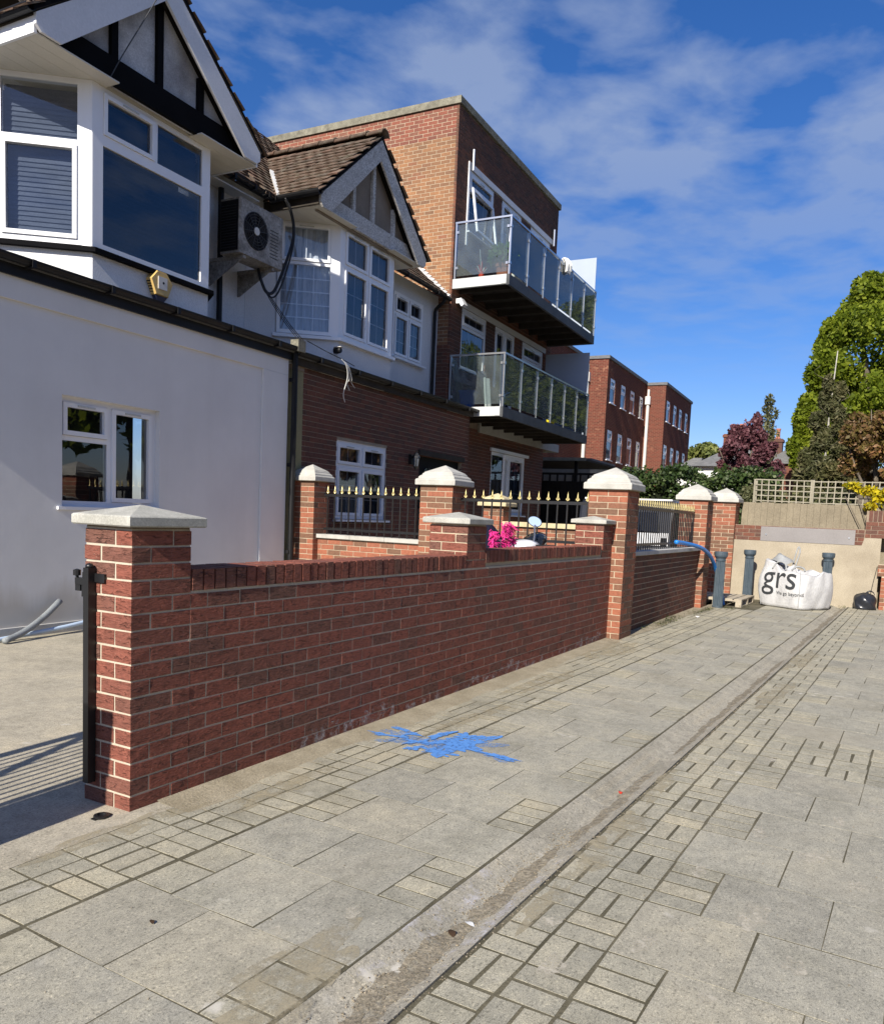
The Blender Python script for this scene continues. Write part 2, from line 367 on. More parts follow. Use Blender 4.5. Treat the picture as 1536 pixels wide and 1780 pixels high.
M['hedge_leaf'] = leaf_mat('ivy leaf', [(0.0, (0.022, 0.038, 0.012)), (0.5, (0.045, 0.075, 0.022)), (0.85, (0.075, 0.11, 0.035)), (1.0, (0.18, 0.21, 0.12))], 0.2, 0.35)
M['slim_leaf'] = leaf_mat('pale young leaf', [(0.0, (0.10, 0.11, 0.05)), (1.0, (0.22, 0.22, 0.11))], 0.4)
M['yellow_leaf'] = leaf_mat('yellow blossom', [(0.0, (0.16, 0.20, 0.02)), (0.3, (0.55, 0.42, 0.01)), (1.0, (0.80, 0.62, 0.02))], 0.35)
M['bush_leaf'] = leaf_mat('light green leaf', [(0.0, (0.12, 0.15, 0.04)), (1.0, (0.24, 0.26, 0.08))], 0.35)
M['grass'] = leaf_mat('grass blade', [(0.0, (0.05, 0.075, 0.02)), (0.6, (0.11, 0.13, 0.04)), (1.0, (0.28, 0.25, 0.12))], 0.3)
M['plant_leaf'] = leaf_mat('pot plant leaf', [(0.0, (0.05, 0.11, 0.03)), (1.0, (0.16, 0.26, 0.08))], 0.3)

# roof tiles: each tile its own tone
m, t, b = new_mat('clay roof tile', 0.9, 0.2)
g, mp_ = pos_vec(t)
pr = piece_rand(t, g)
c = ramp(t, pr, [(0.0, (0.095, 0.064, 0.046)), (0.5, (0.12, 0.08, 0.057)), (0.8, (0.09, 0.072, 0.056)), (1.0, (0.145, 0.085, 0.06))])
a = N(t, 'ShaderNodeTexNoise', i_Scale=9.0, i_Detail=6.0, i_Roughness=0.7); LK(t, mp_.outputs[0], a.inputs['Vector'])
c = mix(t, ramp(t, a.outputs['Fac'], [(0.5, (0, 0, 0)), (0.66, (0.6, 0.6, 0.6))]), c, (0.20, 0.185, 0.14))
f = N(t, 'ShaderNodeTexNoise', i_Scale=60.0, i_Detail=3.0); LK(t, mp_.outputs[0], f.inputs['Vector'])
LK(t, c, b.inputs['Base Color']); bump(t, b, f.outputs['Fac'], 0.5, 0.004)
M['tile'] = m

# paving slabs: grey concrete, fine aggregate, pale lichen spots, cream spills
def paving(name, base, base2, agg=0.35):
    m, t, b = new_mat(name, 0.9, 0.25)
    g, mp_ = pos_vec(t)
    pr = piece_rand(t, g)
    c = ramp(t, pr, [(0.0, base), (0.5, base2), (0.8, tuple(x*0.95 for x in base)), (1.0, (base2[0]*1.02, base2[1]*1.0, base2[2]*0.97))])
    a = N(t, 'ShaderNodeTexNoise', i_Scale=2.3, i_Detail=7.0, i_Roughness=0.68); LK(t, mp_.outputs[0], a.inputs['Vector'])
    c = mix(t, 1.0, c, ramp(t, a.outputs['Fac'], [(0.28, (0.74, 0.74, 0.72)), (0.5, (1, 1, 1)), (0.72, (1.20, 1.17, 1.10))]), 'MULTIPLY')
    md = N(t, 'ShaderNodeTexNoise', i_Scale=17.0, i_Detail=6.0, i_Roughness=0.75); LK(t, mp_.outputs[0], md.inputs['Vector'])
    c = mix(t, 1.0, c, ramp(t, md.outputs['Fac'], [(0.33, (0.80, 0.80, 0.80)), (0.5, (1, 1, 1)), (0.66, (1.15, 1.14, 1.12))]), 'MULTIPLY')
    gr = N(t, 'ShaderNodeTexNoise', i_Scale=95.0, i_Detail=1.0); LK(t, mp_.outputs[0], gr.inputs['Vector'])
    c = mix(t, 1.0, c, ramp(t, gr.outputs['Fac'], [(0.30, (0.62, 0.62, 0.62)), (0.42, (1, 1, 1)), (0.62, (1, 1, 1)), (0.70, (1.35, 1.33, 1.28))]), 'MULTIPLY')
    f = N(t, 'ShaderNodeTexNoise', i_Scale=260.0, i_Detail=2.0, i_Roughness=0.8); LK(t, mp_.outputs[0], f.inputs['Vector'])
    c = mix(t, 1.0, c, ramp(t, f.outputs['Fac'], [(0.32, (1-agg,)*3), (0.5, (1, 1, 1)), (0.68, (1+agg*0.55,)*3)]), 'MULTIPLY')
    # sandy staining in broad drifts
    s = N(t, 'ShaderNodeTexNoise', i_Scale=0.9, i_Detail=5.0, i_Roughness=0.6, i_Distortion=0.6); LK(t, mp_.outputs[0], s.inputs['Vector'])
    c = mix(t, ramp(t, s.outputs['Fac'], [(0.55, (0, 0, 0)), (0.78, (0.5, 0.5, 0.5))]), c, (0.36, 0.32, 0.24))
    # pale lichen / paint spots
    v = N(t, 'ShaderNodeTexVoronoi', i_Scale=6.5); v.inputs['Randomness'].default_value = 1.0
    wn = N(t, 'ShaderNodeTexNoise', i_Scale=14.0, i_Detail=3.0); LK(t, mp_.outputs[0], wn.inputs['Vector'])
    wa = N(t, 'ShaderNodeVectorMath', operation='MULTIPLY_ADD'); wa.inputs[1].default_value = (0.10, 0.10, 0.10)
    LK(t, wn.outputs['Color'], wa.inputs[0]); LK(t, mp_.outputs[0], wa.inputs[2])
    LK(t, wa.outputs[0], v.inputs['Vector'])
    sp = ramp(t, v.outputs['Distance'], [(0.10, (1, 1, 1)), (0.20, (0, 0, 0))])
    pk = N(t, 'ShaderNodeTexNoise', i_Scale=1.1, i_Detail=5.0, i_Roughness=0.7); LK(t, mp_.outputs[0], pk.inputs['Vector'])
    gate = ramp(t, pk.outputs['Fac'], [(0.50, (0, 0, 0)), (0.66, (0.8, 0.8, 0.8))])
    c = mix(t, mix(t, 1.0, sp, gate, 'MULTIPLY'), c, (0.56, 0.53, 0.46))
    # dark specks
    k = N(t, 'ShaderNodeTexVoronoi', i_Scale=22.0); LK(t, wa.outputs[0], k.inputs['Vector'])
    c = mix(t, ramp(t, k.outputs['Distance'], [(0.05, (0.55, 0.55, 0.55)), (0.09, (0, 0, 0))]), c, (0.10, 0.095, 0.08))
    LK(t, c, b.inputs['Base Color'])
    bump(t, b, f.outputs['Fac'], 0.3, 0.002)
    return m
M['slab'] = paving('grey paving slab', (0.315, 0.300, 0.248), (0.355, 0.336, 0.272), 0.45)
M['paver'] = paving('grey paving block', (0.315, 0.298, 0.238), (0.385, 0.358, 0.275), 0.55)
M['joint'] = grainy('mossy sand joint', (0.065, 0.058, 0.034), (0.17, 0.15, 0.10), 3.2, 90, 0.4, 1.0, 0.6, 0.003, c3=(0.30, 0.275, 0.205))
M['channel'] = paving('drain channel concrete', (0.335, 0.312, 0.255), (0.36, 0.333, 0.27), 0.5)
M['drive'] = paving('sandy concrete drive', (0.40, 0.365, 0.29), (0.43, 0.39, 0.305), 0.3)
M['soil'] = grainy('dry sandy dirt', (0.28, 0.24, 0.165), (0.42, 0.37, 0.27), 5, 110, 0.45, 1.0, 0.8, 0.006)
M['ground'] = grainy('bare ground', (0.16, 0.145, 0.11), (0.24, 0.22, 0.17), 1.2, 30, 0.3, 1.0, 0.4, 0.01)
M['grit'] = grainy('grit', (0.20, 0.16, 0.10), (0.42, 0.36, 0.27), 60, 200, 0.3, 1.0)
M['leaf_dead'] = plain('dead leaf', (0.06, 0.035, 0.02), 0.9, 0.2)
M['paper'] = plain('litter paper', (0.7, 0.7, 0.68), 0.8, 0.2)
m, t, b = new_mat('blue line paint', 0.7, 0.3)
g, mp_ = pos_vec(t)
a = N(t, 'ShaderNodeTexNoise', i_Scale=30.0, i_Detail=5.0, i_Roughness=0.7); LK(t, mp_.outputs[0], a.inputs['Vector'])
LK(t, ramp(t, a.outputs['Fac'], [(0.3, (0.08, 0.23, 0.60)), (0.7, (0.12, 0.31, 0.70))]), b.inputs['Base Color'])
b.inputs['Alpha'].default_value = 1.0
LK(t, ramp(t, a.outputs['Fac'], [(0.34, (0.0, 0.0, 0.0)), (0.48, (0.92, 0.92, 0.92))]), b.inputs['Alpha'])
M['blue_paint'] = m
m, t, b = new_mat('white efflorescence', 0.95, 0.1)
g, mp_ = pos_vec(t)
a = N(t, 'ShaderNodeTexNoise', i_Scale=11.0, i_Detail=6.0, i_Roughness=0.75); LK(t, mp_.outputs[0], a.inputs['Vector'])
b.inputs['Base Color'].default_value = (0.62, 0.60, 0.60, 1)
LK(t, ramp(t, a.outputs['Fac'], [(0.50, (0, 0, 0)), (0.68, (0.75, 0.75, 0.75))]), b.inputs['Alpha'])
M['salts'] = m
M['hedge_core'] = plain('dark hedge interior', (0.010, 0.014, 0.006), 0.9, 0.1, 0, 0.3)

M['silt'] = grainy('dry brown silt', (0.27, 0.23, 0.165), (0.39, 0.34, 0.25), 9, 60, 0.5, 1.0, 1.0, 0.006)
t = M['silt'].node_tree; b = t.nodes['Principled BSDF']
g, mp_ = pos_vec(t)
a = N(t, 'ShaderNodeTexNoise', i_Scale=21.0, i_Detail=8.0, i_Roughness=0.8); LK(t, mp_.outputs[0], a.inputs['Vector'])
LK(t, ramp(t, a.outputs['Fac'], [(0.40, (0, 0, 0)), (0.54, (0.95, 0.95, 0.95))]), b.inputs['Alpha'])
m, t, b = new_mat('blue overspray', 0.8, 0.2)
g, mp_ = pos_vec(t)
a = N(t, 'ShaderNodeTexNoise', i_Scale=42.0, i_Detail=8.0, i_Roughness=0.85); LK(t, mp_.outputs[0], a.inputs['Vector'])
b.inputs['Base Color'].default_value = (0.11, 0.28, 0.66, 1)
LK(t, ramp(t, a.outputs['Fac'], [(0.44, (0, 0, 0)), (0.62, (0.8, 0.8, 0.8))]), b.inputs['Alpha'])
M['blue_mist'] = m
m, t, b = new_mat('thin blown sand', 1.0, 0.1)
g, mp_ = pos_vec(t)
a = N(t, 'ShaderNodeTexNoise', i_Scale=9.0, i_Detail=7.0, i_Roughness=0.75); LK(t, mp_.outputs[0], a.inputs['Vector'])
LK(t, ramp(t, a.outputs['Fac'], [(0.3, (0.30, 0.255, 0.17)), (0.7, (0.42, 0.37, 0.26))]), b.inputs['Base Color'])
LK(t, ramp(t, a.outputs['Fac'], [(0.42, (0, 0, 0)), (0.62, (0.75, 0.75, 0.75))]), b.inputs['Alpha'])
M['soil_thin'] = m
M['blind_grey'] = grainy('grey slatted blind', (0.05, 0.06, 0.085), (0.10, 0.115, 0.15), 3, 40, 0.4, 0.8, stretch=(1, 1, 5))

m, t, b = new_mat('cream lime spot', 0.95, 0.1)
g, mp_ = pos_vec(t)
a = N(t, 'ShaderNodeTexNoise', i_Scale=24.0, i_Detail=7.0, i_Roughness=0.75); LK(t, mp_.outputs[0], a.inputs['Vector'])
b.inputs['Base Color'].default_value = (0.52, 0.48, 0.39, 1)
LK(t, ramp(t, a.outputs['Fac'], [(0.42, (0, 0, 0)), (0.58, (0.8, 0.8, 0.8))]), b.inputs['Alpha'])
M['cream_spot'] = m

# ---------------------------------------------------------------- mesh helpers
class MB:
    """collects faces; xf maps builder coordinates to the thing's coordinates"""
    def __init__(s, xf=None):
        s.v = []; s.f = []; s.xf = xf; s.smooth = False
    def add(s, vs, fs):
        o = len(s.v)
        if s.xf: vs = [s.xf(p) for p in vs]
        s.v += [tuple(p) for p in vs]
        s.f += [tuple(i+o for i in f) for f in fs]
        return s
    def box(s, x0, x1, y0, y1, z0, z1):
        return s.add([(x0,y0,z0),(x1,y0,z0),(x1,y1,z0),(x0,y1,z0),(x0,y0,z1),(x1,y0,z1),(x1,y1,z1),(x0,y1,z1)],
                     [(0,3,2,1),(4,5,6,7),(0,1,5,4),(1,2,6,5),(2,3,7,6),(3,0,4,7)])
    def hexa(s, p):   # 8 points: bottom ring then top ring
        return s.add(p, [(0,3,2,1),(4,5,6,7),(0,1,5,4),(1,2,6,5),(2,3,7,6),(3,0,4,7)])
    def quad(s, *p):
        return s.add(p, [tuple(range(len(p)))])
    def prism(s, poly, axis, a, b):   # poly: 2-D points on the other two axes in order
        n = len(poly)
        def P(q, k):
            if axis == 0: return (k, q[0], q[1])
            if axis == 1: return (q[0], k, q[1])
            return (q[0], q[1], k)
        vs = [P(q, a) for q in poly] + [P(q, b) for q in poly]
        fs = [tuple(range(n))[::-1], tuple(range(n, 2*n))] + [(i, (i+1) % n, (i+1) % n+n, i+n) for i in range(n)]
        return s.add(vs, fs)
    def rings(s, rings, cap=True):
        n = len(rings[0]); vs = [p for r in rings for p in r]; fs = []
        for k in range(len(rings)-1):
            for i in range(n):
                j = (i+1) % n
                fs.append((k*n+i, k*n+j, (k+1)*n+j, (k+1)*n+i))
        if cap:
            fs.append(tuple(range(n))[::-1]); fs.append(tuple(range((len(rings)-1)*n, len(rings)*n)))
        return s.add(vs, fs)
    def lathe(s, prof, cx, cy, n=16, z=0.0):
        return s.rings([[(cx+r*math.cos(2*math.pi*i/n), cy+r*math.sin(2*math.pi*i/n), z+h) for i in range(n)] for r, h in prof])
    def tube(s, pts, r, n=8, r2=None):
        pts = [Vector(p) for p in pts]; rr = []
        prev = None
        for i, p in enumerate(pts):
            d = (pts[min(i+1, len(pts)-1)] - pts[max(i-1, 0)])
            if d.length < 1e-9: d = Vector((0, 0, 1))
            d.normalize()
            a = Vector((0, 0, 1)) if abs(d.z) < 0.95 else Vector((1, 0, 0))
            if prev is not None: a = prev
            x = (a - d*a.dot(d)).normalized(); y = d.cross(x); prev = x
            k = r if r2 is None else r + (r2-r)*i/max(1, len(pts)-1)
            rr.append([tuple(p + (x*math.cos(2*math.pi*j/n) + y*math.sin(2*math.pi*j/n))*k) for j in range(n)])
        return s.rings(rr)
    def bar(s, p, q, w, h=None):
        h = h or w
        p, q = Vector(p), Vector(q); d = (q-p).normalized()
        a = Vector((0, 0, 1)) if abs(d.z) < 0.95 else Vector((0, 1, 0))
        x = d.cross(a).normalized()*w/2; y = x.cross(d).normalized()*h/2
        return s.hexa([tuple(p-x-y), tuple(p+x-y), tuple(p+x+y), tuple(p-x+y), tuple(q-x-y), tuple(q+x-y), tuple(q+x+y), tuple(q-x+y)])
    def mesh(s, name, mat=None, off=(0, 0, 0)):
        me = bpy.data.meshes.new(name)
        ox, oy, oz = off
        me.from_pydata([(x-ox, y-oy, z-oz) for x, y, z in s.v], [], s.f)
        if mat is not None: me.materials.append(M[mat] if isinstance(mat, str) else mat)
        if s.smooth:
            me.polygons.foreach_set('use_smooth', [True]*len(me.polygons))
        me.update()
        return me

def catmull(pts, k=6):
    P = [Vector(p) for p in pts]; P = [P[0]*2-P[1]] + P + [P[-1]*2-P[-2]]
    out = []
    for i in range(1, len(P)-2):
        for j in range(k):
            t = j/k
            out.append(0.5*((2*P[i]) + (-P[i-1]+P[i+1])*t + (2*P[i-1]-5*P[i]+4*P[i+1]-P[i+2])*t*t + (-P[i-1]+3*P[i]-3*P[i+1]+P[i+2])*t**3))
    out.append(P[-2])
    return [tuple(p) for p in out]

def rot2(a, x, y):
    c, s = math.cos(a), math.sin(a)
    return c*x - s*y, s*x + c*y

A_H, A_S, A_P = 0.01, -0.0226, -0.055     # headings of the houses, the garden wall, the paving

class Basis:
    """a plane in a thing's frame: o = (u,v) origin, ad = direction along the wall, nd = direction into the wall"""
    def __init__(s, o, ang, inward=1):
        s.o = o; s.ang = ang
        s.ad = (math.cos(ang), math.sin(ang))
        s.nd = (-math.sin(ang)*inward, math.cos(ang)*inward)
    def __call__(s, p):
        a, d, z = p
        return (s.o[0]+s.ad[0]*a+s.nd[0]*d, s.o[1]+s.ad[1]*a+s.nd[1]*d, z)
def FRONT(v, u=0.0): return Basis((u, v), 0.0)                 # a = u, into the wall = +v
def SIDE(u, v=0.0): return Basis((u, v), math.pi/2, -1)        # a = v, into the wall = +u

_brick_mesh = {}
def brick_mesh(la, ld, lz, k, mat):
    key = (round(la, 3), round(ld, 3), round(lz, 3), k, mat)
    if key in _brick_mesh: return _brick_mesh[key]
    rr = random.Random(zlib.crc32(repr(key).encode()))
    b = MB()
    j = lambda: rr.uniform(-0.0014, 0.0014)
    x, y, z = la/2, ld/2, lz/2
    b.hexa([(sx*x+j(), sy*y, sz*z+j()) for sz in (-1, 1) for sx, sy in ((-1, -1), (1, -1), (1, 1), (-1, 1))])
    me = b.mesh('brick', mat)
    _brick_mesh[key] = me
    return me

class Thing:
    def __init__(s, name, label, cat, base=(0, 0, 0), ang=0.0, group=None, kind=None):
        o = bpy.data.objects.new(name, None)
        o.empty_display_size = 0.2
        COL.objects.link(o)
        s.o = o; s.base = base; s.ang = ang; s.pieces = []
        x, y = rot2(ang, base[0], base[1])
        o.location = (x, y, base[2]); o.rotation_euler = (0, 0, ang)
        if label: o['label'] = label
        if cat: o['category'] = cat
        if group: o['group'] = group
        if kind: o['kind'] = kind
    def part(s, name, mb, mat, parent=None, label=None, kind=None):
        ob = bpy.data.objects.new(name, mb.mesh(name, mat, s.base))
        ob.parent = parent or s.o
        COL.objects.link(ob)
        if label: ob['label'] = label
        if kind: ob['kind'] = kind
        return ob
    def piece(s, name, mesh, loc, rz=0.0, rx=0.0, ry=0.0, parent=None):
        s.pieces.append((name, mesh, loc, rz, rx, ry, parent))
    def emit(s, limit=300, rest='piece_field', parent=None):
        """the pieces nearest the camera become parts, the rest one joined part, kind by kind"""
        kinds = {}
        for p in s.pieces: kinds.setdefault(p[0], []).append(p)
        for name, L in kinds.items():
            def dist(p):
                x, y = rot2(s.ang, p[2][0], p[2][1])
                return (x-CAMP[0])**2+(y-CAMP[1])**2+(p[2][2]-CAMP[2])**2
            if len(L) > limit: L.sort(key=dist)
            for nm, me, loc, rz, rx, ry, par in L[:limit]:
                ob = bpy.data.objects.new(nm, me)
                ob.location = (loc[0]-s.base[0], loc[1]-s.base[1], loc[2]-s.base[2])
                if rz or rx or ry: ob.rotation_euler = (rx, ry, rz)
                ob.parent = par or s.o
                COL.objects.link(ob)
            if len(L) > limit:
                V, F, mats = [], [], {}
                for nm, me, loc, rz, rx, ry, par in L[limit:]:
                    mats.setdefault(me.materials[0].name, []).append((me, loc, rz, rx, ry))
                for mn, items in mats.items():
                    b = MB()
                    for me, loc, rz, rx, ry in items:
                        m3 = Matrix.LocRotScale(Vector(loc), __import__('mathutils').Euler((rx, ry, rz)), None)
                        b.add([tuple(m3 @ v.co) for v in me.vertices], [tuple(p.vertices) for p in me.polygons])
                    s.part(rest, b, bpy.data.materials[mn], L[0][6], kind='stuff')
        s.pieces = []

def brick_at(T, B, a, z, la, lz, depth, d0, mat, name='brick'):
    """one brick: centre a, z on plane B; its face stands d0 in front of the plane"""
    p = B((a, -d0+depth/2+random.uniform(-0.0009, 0.0010), z))
    me = brick_mesh(la, depth, lz, random.randrange(8), mat)
    T.piece(name, me, p, B.ang)

def brickwork(T, B, a0, a1, z0, ncourse, mat, holes=(), course=0.0758, L=0.2265, joint=0.0105, depth=0.05, d0=0.004, start=0, ztop=None, name='brick'):
    """stretcher bond on plane B between a0 and a1, cut round the holes (a0,a1,z0,z1)"""
    for k in range(ncourse):
        zb = z0 + k*course; zt = zb + course - joint
        if ztop and zt > ztop+0.01: break
        off = 0.0 if (k+start) % 2 == 0 else -L/2
        segs = [(a0, a1)]
        for h0, h1, hz0, hz1 in holes:
            if hz0 < zt-0.02 and hz1 > zb+0.02:
                ns = []
                for s0, s1 in segs:
                    if h1 <= s0 or h0 >= s1: ns.append((s0, s1)); continue
                    if h0 > s0: ns.append((s0, h0))
                    if h1 < s1: ns.append((h1, s1))
                segs = ns
        for s0, s1 in segs:
            i = math.floor((s0-a0-off)/L)
            while True:
                b0 = a0+off+i*L; b1 = b0+L-joint; i += 1
                if b0 >= s1: break
                c0 = max(b0, s0); c1 = min(b1, s1)
                if c1-c0 < 0.03: continue
                brick_at(T, B, (c0+c1)/2, (zb+zt)/2, c1-c0, zt-zb, depth, d0, mat, name)

def wall_holes(mb, B, a0, a1, z0, z1, thick, holes, d0=0.0):
    """solid wall on plane B with real openings"""
    old = mb.xf; mb.xf = B
    xs = sorted({a0, a1, *[min(max(h, a0), a1) for q in holes for h in q[:2]]})
    for i in range(len(xs)-1):
        c = (xs[i]+xs[i+1])/2
        zs = [(z0, z1)]
        for h0, h1, hz0, hz1 in holes:
            if h0 < c < h1:
                ns = []
                for s0, s1 in zs:
                    if hz1 <= s0 or hz0 >= s1: ns.append((s0, s1)); continue
                    if hz0 > s0: ns.append((s0, hz0))
                    if hz1 < s1: ns.append((hz1, s1))
                zs = ns
        for s0, s1 in zs:
            mb.box(xs[i], xs[i+1], d0, thick, s0, s1)
    mb.xf = old
    return mb

def pillar_bricks(T, u0, u1, v0, v1, z0, n, mat, course=0.0758, joint=0.0105, flip=0):
    """a brick pier, corner-bonded on all four faces"""
    W, D, hb = u1-u0, v1-v0, 0.1025
    for k in range(n):
        zc = z0+k*course+(course-joint)/2; lz = course-joint
        def put(x0, x1, y0, y1):
            x0 += 0; me = None
            la, ld = x1-x0, y1-y0
            if la >= ld:
                T.piece('brick', brick_mesh(la, ld, lz, random.randrange(8), mat), ((x0+x1)/2+random.uniform(-.0012,.0012), (y0+y1)/2+random.uniform(-.0012,.0012), zc))
            else:
                T.piece('brick', brick_mesh(ld, la, lz, random.randrange(8), mat), ((x0+x1)/2+random.uniform(-.0012,.0012), (y0+y1)/2+random.uniform(-.0012,.0012), zc), math.pi/2)
        odd = (k+flip) % 2
        if W < 0.4 and D < 0.4:
            if odd:
                put(u0, u1-hb-joint, v0, v0+hb); put(u1-hb, u1, v0, v1-hb-joint)
                put(u0+hb+joint, u1, v1-hb, v1); put(u0, u0+hb, v0+hb+joint, v1)
            else:
                put(u0+hb+joint, u1, v0, v0+hb); put(u1-hb, u1, v0+hb+joint, v1)
                put(u0, u1-hb-joint, v1-hb, v1); put(u0, u0+hb, v0, v1-hb-joint)
        else:
            if odd:     # long bricks on the u faces
                mv = (v0+v1)/2
                for x0, x1 in ((u0, u0+hb), (u1-hb, u1)):
                    put(x0, x1, v0, mv-joint/2); put(x0, x1, mv+joint/2, v1)
                for y0, y1 in ((v0, v0+hb), (v1-hb, v1)): put(u0+hb+joint, u1-hb-joint, y0, y1)
            else:
                mu = (u0+u1)/2
                for y0, y1 in ((v0, v0+hb), (v1-hb, v1)):
                    put(u0, mu-joint/2, y0, y1); put(mu+joint/2, u1, y0, y1)
                for x0, x1 in ((u0, u0+hb), (u1-hb, u1)): put(x0, x1, v0+hb+joint, v1-hb-joint)

def flat_cap(u0, u1, v0, v1, z0, z1, zp):
    b = MB()
    e = 0.006
    def ring(x0, x1, y0, y1, z): return [(x0, y0, z), (x1, y0, z), (x1, y1, z), (x0, y1, z)]
    cu, cv = (u0+u1)/2, (v0+v1)/2
    b.rings([ring(u0+e, u1-e, v0+e, v1-e, z0), ring(u0, u1, v0, v1, z0+0.006), ring(u0, u1, v0, v1, z1-0.006), ring(u0+e, u1-e, v0+e, v1-e, z1), ring(cu-.004, cu+.004, cv-.004, cv+.004, zp)])
    return b
def moulded_cap(u0, u1, v0, v1, z0, h):
    """slab, two stepped mouldings, pyramid"""
    b = MB()
    cu, cv = (u0+u1)/2, (v0+v1)/2; W, D = (u1-u0)/2, (v1-v0)/2
    prof = [(0.985, 0.0), (1.0, 0.02), (1.0, 0.24), (0.97, 0.29), (0.90, 0.32), (0.885, 0.40), (0.84, 0.45), (0.77, 0.50), (0.755, 0.56), (0.70, 0.61), (0.69, 0.64), (0.02, 1.0)]
    b.rings([[(cu-W*k, cv-D*k, z0+h*q), (cu+W*k, cv-D*k, z0+h*q), (cu+W*k, cv+D*k, z0+h*q), (cu-W*k, cv+D*k, z0+h*q)] for k, q in prof])
    return b

# ---------------------------------------------------------------- windows
def window(T, B, a0, a1, z0, z1, cols, name='window', fr=0.055, back='room', blind=None, glass='pane', frame='upvc', sill=True, d=0.03, blind_d=0.10, bars=0.014, vent=True, sillmat=None):
    """cols: list of (width share, [(height share, opening?, nx, ny), ... from the top])"""
    f = MB(B)
    f.box(a0, a1, d, d+0.07, z1-fr, z1); f.box(a0, a1, d, d+0.07, z0, z0+fr)
    f.box(a0, a0+fr, d, d+0.07, z0+fr, z1-fr); f.box(a1-fr, a1, d, d+0.07, z0+fr, z1-fr)
    A0, A1, Z0, Z1 = a0+fr, a1-fr, z0+fr, z1-fr
    tot = sum(c[0] for c in cols); x = A0; mul = fr*0.9
    panes, gb, vents = [], MB(B), MB(B)
    nbar = 0
    for ci, (w, rows) in enumerate(cols):
        xw = (A1-A0)*w/tot
        x0, x1 = x, x+xw
        if ci > 0: x0 += mul/2
        if ci < len(cols)-1:
            x1 -= mul/2
            f.box(x1, x1+mul, d+0.004, d+0.066, Z0, Z1)
        rt_ = sum(r[0] for r in rows); zt = Z1
        for ri, (h, opening, nx, ny) in enumerate(rows):
            hh = (Z1-Z0)*h/rt_
            t1, t0 = zt, zt-hh
            if ri > 0: t1 -= mul/2
            if ri < len(rows)-1:
                t0 += mul/2
                f.box(x0, x1, d+0.004, d+0.066, t0-mul, t0)
            p0, p1, q0, q1 = x0, x1, t0, t1
            if opening:
                s = fr*0.85; e = d-0.018
                f.box(p0+.003, p1-.003, e, d+0.05, q1-s, q1-.003); f.box(p0+.003, p1-.003, e, d+0.05, q0+.003, q0+s)
                f.box(p0+.003, p0+s, e, d+0.05, q0+s, q1-s); f.box(p1-s, p1-.003, e, d+0.05, q0+s, q1-s)
                if vent and ri == 0: vents.box((p0+p1)/2-0.11, (p0+p1)/2+0.11, e-0.008, e-0.001, q1-s*0.72, q1-s*0.34)
                p0 += s; p1 -= s; q0 += s; q1 -= s
            panes.append((p0, p1, q0, q1))
            for i in range(1, nx):
                c = p0+(p1-p0)*i/nx; gb.box(c-bars/2, c+bars/2, d+0.026, d+0.034, q0, q1); nbar += 1
            for i in range(1, ny):
                c = q0+(q1-q0)*i/ny; gb.box(p0, p1, d+0.0265, d+0.0335, c-bars/2, c+bars/2); nbar += 1
            zt -= hh
        x += xw
    W = T.part(name, f, frame)
    for p0, p1, q0, q1 in panes:
        pb = MB(B); pb.quad((p0-.004, d+0.022, q0-.004), (p1+.004, d+0.022, q0-.004), (p1+.004, d+0.022, q1+.004), (p0-.004, d+0.022, q1+.004))
        T.part('pane', pb, glass, W)
    if nbar: T.part('glazing_bars', gb, frame, W)
    if vents.v: T.part('trickle_vent', vents, 'steel_pale', W)
    if sill:
        sb = MB(B); sb.box(a0-0.06, a1+0.06, d-0.10, d+0.09, z0-0.035, z0-0.002)
        T.part('sill', sb, sillmat or frame, W)
    if blind:
        bb = MB(B)
        n = 24
        if blind[1] == 'slats':
            for i in range(int((Z1-Z0)/0.05)):
                zz = Z1-0.03-i*0.05
                bb.quad((A0, d+blind_d, zz-0.062), (A1, d+blind_d, zz-0.062), (A1, d+blind_d+0.016, zz), (A0, d+blind_d+0.016, zz))
        else:
            for i in range(n):
                q = lambda k: d+blind_d+0.022*math.sin(k*2.3)+0.012*math.sin(k*5.1)
                xa, xb = a0+(a1-a0)*i/n, a0+(a1-a0)*(i+1)/n
                bb.quad((xa, q(i), z0), (xb, q(i+1), z0), (xb, q(i+1), z1), (xa, q(i), z1))
        T.part('blind' if blind[1] == 'slats' else 'net_curtain', bb, blind[0], W)
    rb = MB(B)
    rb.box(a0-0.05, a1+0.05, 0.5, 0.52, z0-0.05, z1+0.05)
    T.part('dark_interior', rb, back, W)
    return W

